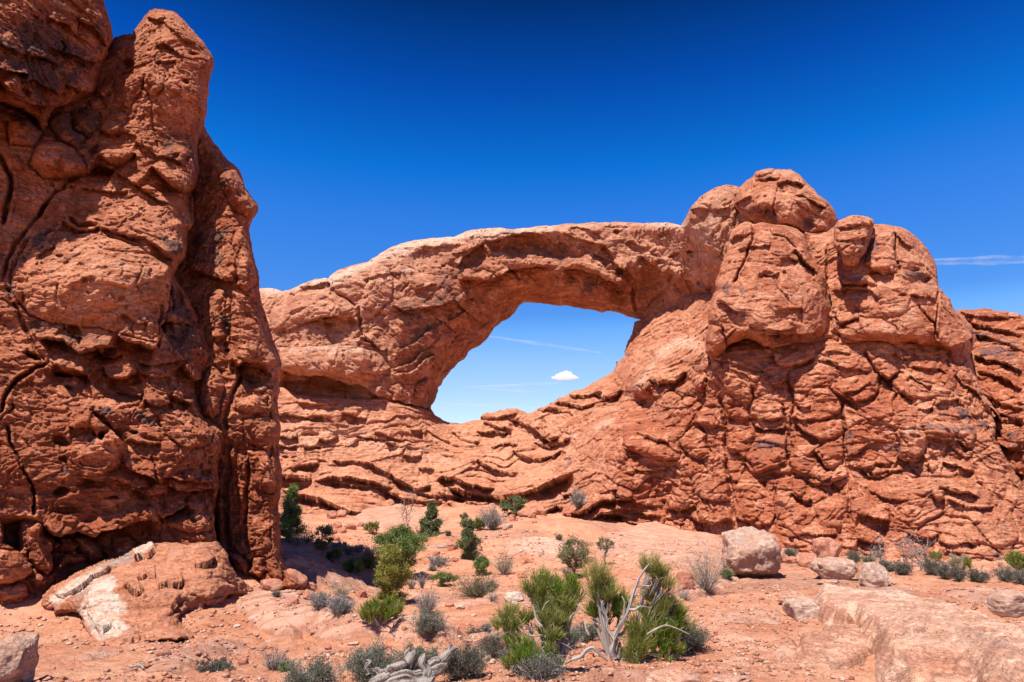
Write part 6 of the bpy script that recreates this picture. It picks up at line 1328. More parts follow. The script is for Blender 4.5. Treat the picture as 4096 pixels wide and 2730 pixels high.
def juniper(name, w, h, leafmat, label, loc, group=None, clumps=60, per=110, shape='round', leaf=(.07, .035), trunk=None, cat='tree', barkmat=None, gap=.5, dead=10, base=.12, seed=1):
    """twisted trunk and limbs carrying sprays of scale leaves"""
    o = empty(name, loc, label, cat, group)
    wd = Soup(); lf = Soup(); rs = np.random.default_rng(seed)
    trunk = trunk or [(0, 0, -.05), (.04*w, 0, .25*h), (-.03*w, .02*w, .55*h), (.02*w, 0, .86*h)]
    T = np.array(trunk, float); r0 = .045*h
    wd.tube(T, np.linspace(r0, r0*.3, len(T)), 8, .5, .25, seed)
    C = []
    tries = 0
    while len(C) < clumps and tries < 4000:
        tries += 1
        z = base + (1-base)*rs.random()
        if shape == 'cone': rad = .5*(1-((z-base)/(1-base))**1.25)*(.86+.2*math.sin(z*19+seed))+.03
        elif shape == 'column': rad = .5*math.sin(math.pi*min(1, (z-base)/(1-base)*.86+.12))**.6*(.8+.25*math.sin(z*14+seed))
        else: rad = .5*math.sqrt(max(0, 1-(2*(z-base)/(1-base)-1)**2))*.95+.02
        a = rs.random()*2*math.pi; q = rad*rs.random()**.4
        p = np.array([math.cos(a)*q*w, math.sin(a)*q*w, z*h])
        n = float(perlin(p[0]/(.22*w)+seed*3.1, p[1]/(.22*w), p[2]/(.17*h), 33))
        if n < -.12+(.18*gap): continue
        p = p*[1+.25*(rs.random()-.5), 1+.25*(rs.random()-.5), 1+.08*(rs.random()-.3)]
        C.append(p)
    C = np.array(C)
    for i, p in enumerate(C):
        t = min(1, max(.02, p[2]/h*.85)); k = t*(len(T)-1); j = min(int(k), len(T)-2)
        b = T[j]+(T[j+1]-T[j])*(k-j); b = b*[1, 1, .8]
        if i % 2 == 0: wd.tube([b, (b+p)/2+rs.normal(size=3)*.05*w+[0, 0, -.02*h], p], [r0*.4, r0*.22, r0*.08], 5, rs.random(), .2, i)
        R = np.array([.072*w+.05, .072*w+.05, .055*h+.04])*(.6+.8*rs.random())
        leaves(lf, p, R, per, leaf[0], leaf[1], .35, .15+.75*rs.random())
        leaves(lf, p+unit(p*[1, 1, .3]+[0, 0, .2])*R*.7, R*1.25, per//6, leaf[0]*1.2, leaf[1]*.8, .5, .3+.6*rs.random())
    for k in range(dead):
        z = h*(.15+.6*rs.random()); a = rs.random()*6.28; b = np.array([0, 0, z])
        e = b+np.array([math.cos(a)*.5*w, math.sin(a)*.5*w, .1*h*rs.random()])
        wd.tube([b, (b+e)/2+rs.normal(size=3)*.04*w, e], [r0*.25, r0*.14, r0*.04], 4, .9, .2, k)
    wd.build('trunk', barkmat or M_BARK, o, True)
    lf.build('foliage', leafmat, o)
    return o

def dead_tree(name, w, h, label, loc, mat=None, group=None, cat='dead tree', forks=5, lean=0.0, twigs=50, r=.035, seed=3, pxs=.01):
    o = empty(name, loc, label, cat, group)
    wd = Soup(); tw = Soup(); rs = np.random.default_rng(seed)
    top = np.array([lean*h, 0, h])
    main = [np.zeros(3), top*.35+rs.normal(size=3)*.04*h, top*.7+rs.normal(size=3)*.05*h, top]
    rr = max(r*h, pxs*.6)
    wd.tube(main, [rr, rr*.75, rr*.45, rr*.15], 6, .5, .25, seed)
    ends = [(np.array(main[2]), rr*.4), (top, rr*.2)]
    for k in range(forks):
        t = .12+.65*rs.random(); b = np.array([lean*h*t, 0, h*t])
        a = rs.random()*6.28
        e = b+np.array([math.cos(a)*.5*w, math.sin(a)*.3*w, h*(.12+.4*rs.random())])
        m = (b+e)/2+rs.normal(size=3)*.07*h
        wd.tube([b, m, e], [rr*.55, rr*.38, rr*.12], 5, rs.random(), .2, k)
        ends += [(m, rr*.3), (e, rr*.15)]
    for k in range(twigs):
        c, q = ends[rs.integers(0, len(ends))]
        d = unit(rs.normal(size=(1, 3))+[0, 0, .5])
        P = stems(tw, c, d, h*.2*(.4+rs.random()), max(.003, pxs*.3), 4, .4, 0, rs.random())
        stems(tw, P[0, 2:], unit(np.repeat(d, 2, 0)+rs.normal(size=(2, 3))*.7), h*.1, max(.002, pxs*.22), 3, .3, 0, rs.random())
    wd.build('trunk', mat or M_WHITE, o, True)
    tw.build('twigs', M_TWIG if mat is None else M_TWIGD, o)
    return o

def dry_bush(name, w, h, label, loc, mat=None, group=None, cat='dead shrub', n=90, pxs=.01, leafmat=None, ln=0):
    return shrub(name, w, h, leafmat or M_DRY, mat or M_TWIG, label, cat, loc, group, n=n, ln=ln, pxs=pxs, spread=1.3)

def tuft(name, w, h, mat, label, loc, n=300, cat='grass tuft', group=None, pxs=.01):
    o = Soup()
    d = rootdir(n, .9)
    stems(o, RNG.normal(size=(n, 3))*[.12*w, .12*w, 0], d, h*(.7+.5*RNG.random(n)), max(.003, pxs*.25), 5, .2, .25, RNG.random(n), .15)
    ob = o.build(name, mat); ob.location = loc
    return tag(ob, label, cat, group)

# ------------------------------------------------------------------ stones
def _ico(sub):
    import bmesh
    bm = bmesh.new(); bmesh.ops.create_icosphere(bm, subdivisions=sub, radius=1)
    v = np.array([x.co[:] for x in bm.verts]); f = np.array([[q.index for q in p.verts] for p in bm.faces]); bm.free()
    return v, f
_ICO = {}
def stone_mesh(sub, seed, size, facets=9, rough=.10, bulge=.0, box=.35, hollow=0.0):
    if sub not in _ICO: _ICO[sub] = _ico(sub)
    v, f = _ICO[sub]; rs = np.random.default_rng(seed)
    p = v/np.maximum(np.abs(v).max(1, keepdims=True)**box, 1e-6)
    for k in range(facets):
        n = unit(rs.normal(size=3)); c = .62+.33*rs.random()
        d = p@n; p = p-np.outer(np.maximum(0, d-c)*.93, n)
    s = seed*1.7
    p = p*(1+rough*1.6*fbm(v[:, 0]*1.3+s, v[:, 1]*1.3, v[:, 2]*1.3, 3, .5, seed=seed % 97)[:, None])
    if sub >= 4:
        q = fbm(v[:, 0]*2.5+s, v[:, 1]*2.5, v[:, 2]*3.2, 4, .55, seed=seed % 89)
        p = p*(1+rough*.9*(terrace(q, 4)-.4*q)[:, None]+.16*rough*fbm(v[:, 0]*9+s, v[:, 1]*9, v[:, 2]*9, 3, .6, seed=5)[:, None])
    p = p*np.asarray(size)/2
    return p, f

def stone(name, mat, p, size, label, cat='boulder', group=None, seed=1, sub=3, rot=0.0, sink=.15, facets=9, rough=.10, tilt=(0, 0), pale=0.0, varn=0.0, paletop=0.0, tone=0.0, box=.35, carve=None):
    v, f = stone_mesh(sub, seed, size, facets, rough, box=box)
    if carve: v = carve(v)
    zt = (v[:, 2]-v[:, 2].min())/max(1e-6, np.ptp(v[:, 2]))
    n = len(v)
    ob = mesh_obj(name, v, f, mat, None, {'pale': pale+paletop*sstep(.35, .75, zt+.25*perlin(v[:, 0]*2/size[0], v[:, 1]*2/size[1], v[:, 2]/size[2], 3)), 'varn': np.full(n, varn), 'tone': np.full(n, tone)})
    ob.rotation_euler = (tilt[0], tilt[1], rot)
    ob.location = (p[0], p[1], p[2]+size[2]*(.5-sink))
    if label: tag(ob, label, cat, group)
    return ob
# ================================================================== what grows and lies on the ground
def spot(c, x, y):
    u, v = X(c, x, y); p = hit(u, v)
    return p, mpp(p)*CROPS[c][2]

def pos(p, dz=-.03): return (p[0], p[1], p[2]+dz)

GR_SAGE = 'low grey-green shrubs dotted over the red sand'
def low(c, x, y, w, h, mat, label, tw=None, cat='shrub', name='desert_shrub', n=110, ln=1500, leafk=1.0, group=GR_SAGE):
    p, m = spot(c, x, y); W, H = w*m, h*m; s = mpp(p)
    return shrub(name, W, H, mat, tw or M_TWIGD, label, cat, pos(p), group, n=n, ln=int(ln*(4.6 if p[1] < 11 else 2.2)), leaf=(max(.016, 4.6*s)*leafk, max(.006, 2.2*s)*leafk), pxs=s*4)

def fir(c, x, y, w, h, mats, label, clumps=18, per=60, group=None):
    p, m = spot(c, x, y)
    return joint_fir('joint_fir_shrub', w*m, h*m, mats, label, pos(p), group, clumps, per, mpp(p)*4)

def jun(c, x, y, w, h, mat, label, clumps=60, per=110, shape='round', seed=1, trunk=None, name='juniper_tree', cat='juniper', leafk=1.0, **kw):
    p, m = spot(c, x, y); W, H = w*m, h*m; s = mpp(p)
    tr = [(a*W, b*W, q*H) for a, b, q in trunk] if trunk else None
    return juniper(name, W, H, mat, label, pos(p), 'junipers and pinyons in the hollow below the arch', int(clumps*1.1), int(per*1.25), shape, (max(.05, 5.6*s)*leafk, max(.026, 3.3*s)*leafk), tr, cat, seed=seed, **kw)

# --- conifers
jun('C5', 275, 580, 215, 340, M_JUN, 'tall bushy green conifer half hidden by the edge of the tower', 110, 130, 'cone', 3, base=.0, name='pinyon_tree', cat='pinyon')
jun('C5', 500, 675, 165, 190, M_PIN, 'scraggly dark juniper with bare twisted limbs beside the tower shadow', 26, 90, 'round', 5, gap=.9, dead=16, base=.2)
jun('C5', 1262, 535, 172, 208, M_PIN, 'dense dark green cone-shaped pinyon below the left end of the opening', 80, 120, 'cone', 7, base=.0, name='pinyon_tree', cat='pinyon', dead=2)
jun('C5', 1522, 712, 150, 272, M_PIN, 'slim dark pinyon with a pointed top in the middle of the rubble slope', 75, 120, 'column', 8, base=.0, name='pinyon_tree', cat='pinyon', dead=2)
jun('C5', 1845, 410, 185, 125, M_PIN, 'squat dark juniper spreading against the foot of the ledges under the opening', 46, 90, 'round', 9, base=.05, dead=6)
jun('C5', 1040, 828, 385, 318, M_JUN, 'large green juniper with a dark forked trunk and open crown, biggest in the hollow', 105, 170, 'round', 11, base=.22, gap=.8, dead=12,
    trunk=[(-.07, 0, -.03), (-.04, 0, .12), (.05, 0, .26), (.02, .02, .5), (-.02, 0, .85)])
jun('C5', 985, 1015, 235, 362, M_JUNY, 'yellow-green juniper with an uneven crown, in front of the large green one', 85, 150, 'column', 13, base=.06, gap=.8, dead=8,
    trunk=[(.12, 0, -.03), (.10, 0, .1), (-.05, 0, .35), (.02, .02, .6), (.08, 0, .92)])
jun('C5', 1620, 822, 112, 112, M_JUN, 'small round green juniper to the left of the pale feathery shrub', 34, 80, 'round', 15, base=.02, dead=3)
jun('C6', 880, 838, 255, 250, M_OLIVE, 'olive-green juniper with bare grey lower limbs behind the big green brooms', 48, 90, 'round', 17, base=.3, gap=.9, dead=20,
    trunk=[(-.02, 0, -.03), (-.06, 0, .25), (.0, 0, .5), (.05, 0, .88)])
jun('C6', 1085, 745, 150, 180, M_OLIVE, 'mostly bare grey juniper with a tuft of green on its tip', 12, 60, 'round', 19, base=.6, gap=.9, dead=34, barkmat=M_TWIG,
    trunk=[(-.02, 0, -.03), (-.05, 0, .3), (.1, 0, .6), (.05, 0, .9)])
jun('C5', 1350, 900, 175, 80, M_JUN, 'low juniper sprawling from a trunk that leans right along the sand', 30, 90, 'round', 21, base=.35, gap=.8, dead=4,
    trunk=[(-.68, 0, .0), (-.45, 0, .02), (-.2, 0, .2), (.0, 0, .45), (.2, 0, .7)])

# --- green joint-fir brooms
B3 = [M_EPH, M_EPHB, M_EPHY]
fir('C5', 905, 1150, 300, 185, [M_EPHB, M_EPH], 'vivid yellow-green broom at the foot of the yellow-green juniper', 26, 70)
fir('C5', 590, 728, 105, 100, [M_JUN], 'dark green broom half in shade just right of the scraggly dark juniper', 14, 50)
fir('C5', 725, 812, 160, 120, [M_JUN, M_EPH], 'dark green broom in the tower shadow left of the yellow-green juniper', 18, 50)
fir('C5', 845, 532, 90, 92, [M_EPH, M_DRY], 'small greenish broom alone on the bare slope left of the snag', 12, 45)
fir('C5', 1600, 512, 90, 95, [M_EPHB], 'bright green little broom touching the pale grey bush', 14, 50)
fir('C5', 1485, 438, 62, 52, [M_OLIVE], 'tiny olive tuft above the slim pinyon', 8, 40)
fir('C5', 640, 640, 70, 55, [M_EPH], 'small yellow-green broom among the grey bushes', 9, 40)
fir('C7', 1480, 722, 85, 75, [M_EPH, M_EPHY], 'yellow-green broom right of the white dead trees', 12, 45)
fir('C7', 1655, 785, 150, 105, [M_EPH, M_DRY], 'straggly yellowish broom behind the dark brush by the right-hand cliff', 16, 45)
fir('C7', 2065, 790, 130, 130, [M_EPHB, M_EPH], 'green broom at the right edge of the photo by the cliff foot', 18, 50)

# --- shrubs
low('C5', 1685, 505, 165, 132, M_BLUE, 'pale grey rounded bush on the rubble slope', M_TWIG, n=160, ln=1500)
low('C5', 485, 1052, 140, 95, M_BLUE, 'blue-grey bush at the edge of the smooth slab, left of its twin', ln=1600)
low('C5', 625, 1088, 170, 108, M_BLUE, 'wide blue-grey bush overlapping the right side of its twin', ln=1800)
low('C5', 1235, 1095, 165, 145, M_BLUE, 'thin airy grey bush just above a dense dark grey one', M_TWIG, n=150, ln=700)
low('C5', 1240, 1235, 200, 142, M_SAGE, 'dense dark grey-green dome-shaped bush in the middle of the sand', ln=3000, n=160)
low('C5', 1565, 1255, 105, 62, M_BLACK, 'small dark bush beside a pale flat stone, left of the big brooms', ln=900)
low('C5', 1648, 1225, 62, 72, M_BLUE, 'little upright grey bush close behind a pale flat stone', ln=700)
low('C5', 1690, 1388, 180, 148, M_BLACK, 'grey-brown twiggy bush left of the big green brooms', n=170, ln=1400)
low('C5', 260, 1492, 100, 62, M_JUN, 'small dark green tuft at the right foot of the white twiggy bush', ln=900)
low('C5', 430, 1655, 330, 200, M_SAGE, 'grey-green sagebrush cut by the bottom edge, left of the fallen log', n=190, ln=3800)
low('C5', 860, 1575, 330, 225, M_SAGE, 'broad grey-green sagebrush behind the left half of the fallen log', n=190, ln=3800)
low('C5', 1165, 1505, 270, 170, M_SAGE, 'grey-green sagebrush rising behind the middle of the fallen log', n=170, ln=3000)
low('C5', 1490, 1545, 300, 200, M_BLACK, 'dark grey-green sagebrush at the right end of the fallen log', n=200, ln=3600)
low('C5', 1575, 972, 290, 118, M_OLIVE, 'long low greenish bush on the slickrock rim below the leaning juniper', n=150, ln=1900)
low('C5', 1680, 935, 90, 75, M_SAGE, 'grey-green end bush of the long low thicket', ln=700)
low('C5', 600, 652, 72, 52, M_BLUE, 'small grey bush nearest the tower shadow', ln=500)
low('C5', 682, 678, 66, 60, M_BLUE, 'small grey bush below the little yellow-green broom', ln=500)
low('C5', 758, 662, 84, 48, M_BLUE, 'small rounded grey bush left of the large green juniper', ln=600)
low('C5', 832, 700, 92, 66, M_BLUE, 'grey bush tucked against the large green juniper', ln=700)
low('C5', 825, 775, 100, 88, M_JUN, 'mid green bush behind the yellow-green juniper on its left', ln=1100)
low('C5', 1315, 752, 150, 52, M_BLUE, 'flat blue-grey bush right of the large green juniper', ln=900)
low('C5', 1275, 795, 58, 36, M_BLUE, 'tiny grey bush below the flat blue-grey one', ln=350)
low('C5', 1030, 870, 46, 40, M_SAGE, 'tiny grey-green tuft in the shade of the large green juniper', ln=300)
low('C5', 1380, 545, 40, 30, M_OLIVE, 'tiny dry tuft right of the cone-shaped pinyon', ln=250)
low('C6', 760, 575, 46, 34, M_OLIVE, 'tiny tuft among small stones above the olive juniper', ln=250)
low('C6', 1690, 1345, 190, 165, M_BLACK, 'dark twiggy bush at the right foot of the big green brooms', n=190, ln=1800)
low('C6', 960, 1265, 190, 95, M_SAGE, 'soft grey-green bush between the two big green brooms', ln=1800)
low('C6', 820, 1330, 190, 120, M_BLUE, 'grey twiggy bush in front of the left big broom', M_TWIG, n=150, ln=900)
low('C6', 640, 1545, 300, 140, M_BLACK, 'grey tangled low bush under the left big broom', M_TWIG, n=220, ln=1600)
low('C6', 430, 1480, 150, 150, M_BLACK, 'dark grey bush at the left foot of the left big broom', n=160, ln=1300)
low('C7', 465, 688, 95, 46, M_SAGE, 'small grey bush just right of the big pale boulder', ln=700)
low('C7', 915, 742, 90, 80, M_SAGE, 'grey-green bush behind the flat tilted boulder', ln=900)
low('C7', 1035, 897, 155, 108, M_BLACK, 'round dark bush in front of the pale split boulder', n=150, ln=1800)
low('C7', 1010, 745, 80, 50, M_SAGE, 'small grey-green bush behind the pale split boulder', ln=500)
low('C7', 1150, 800, 120, 72, M_BLACK, 'dark bush beneath the left white dead tree', ln=1100)
low('C7', 1255, 818, 130, 80, M_BLACK, 'dark bush beneath the middle white dead tree', ln=1200)
low('C7', 1460, 820, 160, 95, M_BLACK, 'dark bush right of the white dead trees', ln=1500)
low('C7', 1550, 850, 130, 92, M_BLACK, 'dark bush lowest of the row by the right-hand cliff', ln=1300)
low('C7', 1640, 862, 110, 90, M_BLACK, 'dark bush in front of the straggly yellowish broom', ln=1100)
low('C7', 1775, 872, 150, 85, M_BLACK, 'dark bush with clear sand to its right', ln=1400)
low('C7', 1985, 870, 190, 92, M_BLACK, 'dark grey bush left of the green broom at the right edge', ln=1500)
low('C7', 2075, 885, 120, 92, M_SAGE, 'grey bush at the right edge in front of the green broom', ln=1000)
low('C7', 20, 850, 85, 72, M_JUN, 'small leafy green bush at the left foot of the big pale boulder', ln=900)
low('C3', 1500, 1492, 240, 62, M_BLACK, 'dark low bush lying along the edge of a slickrock hump, lower left', ln=1500, n=140)
low('C3', 1925, 970, 60, 48, M_BLACK, 'tiny dark twiggy bush on the slab below the tower foot', ln=150)

def dry(c, x, y, w, h, label, mat=None, n=80, ln=0, leafmat=None):
    p, m = spot(c, x, y); s = mpp(p)
    return shrub('dead_shrub', w*m, h*m, leafmat or M_DRY, mat or M_TWIG, label, 'dead shrub', pos(p), 'bare twiggy shrubs', n=n, ln=ln, pxs=s*4.2, spread=1.25, leaf=(max(.03, 4*s), max(.012, 2*s)))
dry('C5', 170, 1482, 185, 155, 'whitish bare twiggy bush on the open sand, lower left', n=120)
dry('C5', 330, 612, 110, 70, 'pale dry twigs under the tall bushy conifer', n=70)
dry('C5', 395, 600, 90, 110, 'bare grey twigs between the tall conifer and the scraggly juniper', M_TWIGD, 70)
dry('C5', 1200, 912, 72, 112, 'upright grey twiggy bush left of the leaning juniper trunk', None, 80, 200, M_BLUE)
dry('C5', 1125, 920, 70, 92, 'thin upright grey bush beside another like it, below the large juniper', None, 70, 120, M_BLUE)
dry('C5', 1770, 818, 135, 160, 'pale feathery see-through shrub on the sand', None, 90, 900, M_ASH)
dry('C5', 1500, 480, 60, 50, 'pale straw-coloured wisp left of the bright green little broom', None, 50, 200, M_DRY)
dry('C5', 1690, 1000, 90, 60, 'dry twigs beside the white boulder', None, 50)
dry('C6', 1790, 935, 300, 270, 'open leafy shrub with pale leaves and grey stems left of the big pale boulder', None, 130, 1100, M_ASH)
dry('C6', 1630, 985, 130, 100, 'bare arching twigs low at the left of the open leafy shrub', None, 40)
dry('C6', 810, 815, 90, 60, 'dry grey twigs under the olive juniper', None, 60)
dry('C7', 1080, 700, 130, 60, 'pale dry scrub behind the left white dead tree', None, 60, 150, M_SAGE)
# dry shrub on the ledge
pl = on_face('cliff_base', *X('C6', 900, 372)); s_ = mpp(pl)
shrub('dead_shrub', 52*s_, 62*s_, M_BLUE, M_TWIG, 'grey dry bush growing on a rock ledge of the cliff', 'dead shrub', (pl[0], pl[1]-.25, pl[2]), 'bare twiggy shrubs', n=150, ln=300, pxs=s_*4, leaf=(.25, .12))
pl = on_face('flank_wall', *X('C7', 2085, 372)); s_ = mpp(pl)
shrub('desert_shrub', 46*s_, 40*s_, M_EPHB, M_TWIGD, 'small green bush clinging to the cliff at the right edge', 'shrub', (pl[0]-.1, pl[1]-.3, pl[2]-.2), None, n=60, ln=500, pxs=s_*4, leaf=(.25, .12))

p, m = spot('C5', 640, 955); tuft('dry_grass', 110*m, 92*m, M_DRY, 'pale dry bunch grass on the slab below the tower shadow', pos(p), 420, pxs=mpp(p)*4)
p, m = spot('C5', 595, 915); dry('C5', 595, 918, 60, 55, 'white broken twigs left of the dry bunch grass', M_TWIG, 30)
# tiny green sprouts on the sand
for i, (x, y) in enumerate([(380, 1480), (310, 1392), (365, 1440), (620, 1460), (670, 1440), (450, 1530), (330, 1540), (520, 1462), (590, 1505), (700, 1465), (480, 1420)]):
    p, m = spot('C3', x, y)
    tuft('sprout', 26*m, 13*m, M_BLACK, 'tiny dark green sprout on the red sand at lower left', pos(p, -.01), 40, 'sprout', 'tiny sprouts on the sand at lower left', mpp(p)*4)

# --- dead wood
def snag(c, x, y, w, h, label, seed, lean=0, **kw):
    p, m = spot(c, x, y)
    return dead_tree('dead_tree', w*m, h*m, label, pos(p), seed=seed, lean=lean, pxs=mpp(p)*4, **kw)
snag('C5', 1118, 560, 110, 262, 'tall thin dark dead snag leaning left above the large juniper', 4, -.22, mat=M_BARK, forks=7, r=.016, twigs=40)
snag('C5', 1150, 580, 150, 65, 'tangle of dead branches at the foot of the snag', 6, .3, mat=M_BARK, forks=6, r=.03, twigs=40)
snag('C7', 1105, 745, 150, 160, 'left white dead tree by the right-hand cliff, leaning', 8, -.1, forks=9, r=.030, twigs=70)
snag('C7', 1272, 765, 150, 205, 'middle white dead tree by the right-hand cliff, straight and tallest', 9, -.08, forks=9, r=.028, twigs=70)
snag('C7', 1375, 795, 170, 210, 'right white dead tree by the right-hand cliff, thick and many-branched', 10, .05, forks=12, r=.036, twigs=90)

p, m = spot('C5', 1345, 632)
s = Soup(); s.tube([[-.45*90*m, 0, .05], [0, .02, .07], [.3*90*m, 0, .10]], [.03, .06, .03], 6, .5, .3, 2)
o = s.build('fallen_branch', M_WHITE, None, True); o.location = pos(p); tag(o, 'small whitish dead branch lying left of a red boulder on the slope', 'branch')
p, m = spot('C3', 955, 1480)
s = Soup(); s.tube([[-55*m, 0, .02], [0, .03, .035], [52*m, -.02, .015]], [.008, .014, .008], 6, .5, .3, 4)
o = s.build('stick', M_WHITE, None, True); o.location = pos(p, 0); tag(o, 'bleached stick lying on the sand at lower left', 'stick')

# the weathered log at the bottom edge
def px3(c, base, x, y, dy=0.0):
    """point over the base point's plane, dy metres nearer"""
    u, v = X(c, x, y); D = base[1]-dy
    a = at(u, v, D); return np.array([a[0]-base[0], a[1]-base[1], a[2]-base[2]])
base, m = spot('C5', 1060, 1590)
lg = empty('driftwood_log', base, 'twisted bleached fallen log with snapped limbs at the bottom edge', 'log')
q = lambda x, y, d=0: px3('C5', base, x, y, d)
for nm, pts_, rads_ in [('trunk', [(850, 1640, .12), (930, 1560, .12), (1020, 1490, .08), (1085, 1448, .02), (1118, 1400, 0), (1150, 1345, 0)], [.075, .085, .078, .060, .045, .006]),
                     ('limb', [(1085, 1452, .02), (1105, 1410, .0), (1100, 1368, .0), (1112, 1335, .0)], [.04, .035, .022, .004]),
                     ('limb', [(930, 1600, .16), (1060, 1535, .14), (1150, 1520, .1), (1240, 1520, .06), (1310, 1480, 0), (1370, 1440, 0)], [.05, .055, .045, .045, .036, .010]),
                     ('limb', [(1228, 1530, .07), (1222, 1470, .06), (1206, 1415, .05), (1214, 1370, .05)], [.046, .044, .034, .006]),
                     ('limb', [(1215, 1490, .0), (1290, 1440, -.05), (1350, 1405, -.08), (1392, 1360, -.1), (1396, 1296, -.1)], [.035, .044, .042, .032, .005]),
                     ('limb', [(1390, 1350, -.1), (1420, 1332, -.1), (1455, 1328, -.1)], [.020, .015, .004]),
                     ('limb', [(920, 1580, .14), (900, 1520, .12), (860, 1485, .1), (830, 1490, .1), (812, 1515, .1)], [.035, .032, .026, .020, .004]),
                     ('limb', [(835, 1520, .1), (818, 1470, .1), (838, 1430, .1), (812, 1412, .1)], [.028, .026, .018, .004]),
                     ('limb', [(1000, 1620, .2), (1120, 1575, .18), (1230, 1570, .15), (1290, 1530, .1)], [.045, .042, .040, .010])]:
    s = Soup(); s.tube([q(*p_) for p_ in pts_], rads_, 26, .6, .36, pts_[0][0]*.37)
    s.build(nm, M_LOG, lg, True)

# --- the two big brooms in the foreground, with their dead wood
def big_broom(c, bx, by, clumps, label, wood, depth=.5, per=120):
    base, m = spot(c, bx, by)
    o = empty('joint_fir_shrub', base, label, 'shrub')
    W = Soup(); gs = {}
    for cx, cy, rx, ry, mat, dd, n in clumps:
        g = gs.setdefault(mat.name, (Soup(), mat))[0]
        ce = px3(c, base, cx, cy, dd); RX, RY = rx*m, ry*m
        W.tube([[ce[0]*.25, ce[1]*.4, .0], ce*[.7, .8, .45], ce-[0, 0, RY*.7]], [.028, .018, .008], 6, RNG.random(), .25, cx)
        for k in range(n):
            a = RNG.random()*6.28; qq = math.sqrt(RNG.random())
            b = ce + np.array([math.cos(a)*qq*RX*.55, (RNG.random()-.5)*RX*.9, -RY*(.75-.55*RNG.random())])
            W.tube([b-[0, 0, .02], ce*.55+b*.25-[0, 0, RY*.3]], [.004, .007], 4, RNG.random(), .1, k)
            nn = per//6
            out = unit(np.array([(b[0]-ce[0])/RX*.9, (b[1]-ce[1])/RX*.7, .75]))
            dr = unit(out + RNG.normal(size=(nn, 3))*.26)
            L = RY*1.05*(.55+.6*RNG.random(nn))
            P = stems(g, b, dr, L, .0030, 5, .25, -.05, np.clip(.42+RNG.normal(size=nn)*.28, 0, 1))
            for kk in (1, 2, 3):
                P2 = stems(g, P[:, kk], unit(dr+RNG.normal(size=(nn, 3))*.34), L*(.28+.3*RNG.random(nn)), .0026, 4, .22, -.06, np.clip(.5+RNG.normal(size=nn)*.3, 0, 1))
    for pts, rad in wood:
        W2 = Soup(); W2.tube([px3(c, base, x, y, d) for x, y, d in pts], np.array(rad)*.45, 16, .6, .34, pts[0][0])
        W2.build('branch', M_WHITE, o, True)
    tw = Soup()
    for k in range(60):
        cx, cy, rx, ry, mat, dd, n = clumps[RNG.integers(0, len(clumps))]
        ce = px3(c, base, cx+RNG.normal()*rx*.5, cy+ry*.5, dd)
        stems(tw, ce, unit(RNG.normal(size=(4, 3))+[0, 0, .3]), .14, .004, 4, .4, 0, RNG.random(4))
    W.build('stems', M_TWIG, o, True); tw.build('twigs', M_TWIG, o)
    for k, (g, mat) in gs.items(): g.build('green_stems', mat, o)
    return o
E, EB, EY = M_EPH, M_EPHB, M_EPHY
big_broom('C6', 1140, 1405, [
    (1010, 790, 95, 130, EY, -.25, 10), (1040, 880, 120, 120, E, -.25, 12), (1070, 960, 120, 110, E, -.2, 12), (1080, 1050, 140, 110, EB, -.35, 14), (1180, 1000, 110, 110, EB, -.4, 12), (1000, 1060, 70, 90, EB, -.35, 8),
    (1385, 740, 60, 95, EY, .0, 8), (1460, 800, 95, 105, E, .0, 11), (1480, 880, 100, 90, EY, .0, 10), (1420, 960, 110, 80, E, -.1, 10), (1500, 1010, 120, 110, E, -.05, 13), (1400, 1070, 110, 90, E, .0, 11),
    (1540, 1090, 110, 110, EB, -.15, 13), (1580, 1190, 90, 120, EB, -.15, 12), (1480, 1200, 120, 120, EB, .0, 14), (1330, 1190, 110, 130, E, .1, 12), (1290, 1290, 100, 130, E, .15, 12), (1430, 1300, 120, 110, EB, .1, 12),
    (1290, 1390, 80, 90, E, .2, 9), (1480, 1420, 110, 80, E, .15, 9), (1560, 1310, 70, 80, EB, .0, 8), (1330, 1460, 70, 60, E, .25, 6), (1450, 1500, 80, 60, E, .25, 6)],
    'big green broom shrub with a white forked trunk, right of the pair in the foreground',
    [([(1145, 1410, .15), (1135, 1330, .15), (1150, 1260, .15)], [.085, .075, .065]), ([(1150, 1260, .15), (1190, 1170, .15), (1245, 1060, .12), (1275, 960, .1), (1310, 860, .1), (1350, 790, .1), (1388, 745, .1)], [.055, .055, .045, .035, .032, .022, .010]),
     ([(1140, 1265, .15), (1095, 1190, .12), (1085, 1110, .1), (1060, 1060, .1), (1065, 1000, .1)], [.045, .036, .032, .03, .016]), ([(1245, 1060, .12), (1290, 1060, .15), (1330, 1040, .15), (1400, 1050, .15)], [.034, .032, .022, .006]),
     ([(1215, 1110, .13), (1215, 1050, .14), (1218, 1010, .14), (1198, 970, .14)], [.034, .028, .024, .012]), ([(1290, 905, .1), (1340, 895, .1), (1395, 895, .1), (1410, 870, .1)], [.020, .016, .012, .006]), ([(1270, 985, .1), (1300, 960, .1), (1315, 930, .1)], [.018, .014, .006]),
     ([(1375, 1235, .25), (1430, 1200, .28), (1500, 1172, .28), (1570, 1190, .28), (1640, 1222, .28), (1672, 1235, .28)], [.020, .026, .022, .018, .012, .005]), ([(1500, 1175, .28), (1520, 1150, .28)], [.012, .005]), ([(1600, 1205, .28), (1640, 1175, .28)], [.012, .004]), ([(1160, 1260, .15), (1200, 1230, .12), (1230, 1180, .1)], [.05, .035, .02]),
     ([(1165, 1400, .12), (1180, 1330, .1), (1185, 1290, .08)], [.05, .04, .025]), ([(940, 1150, -.1), (950, 1200, -.05), (970, 1240, 0)], [.012, .02, .026])])
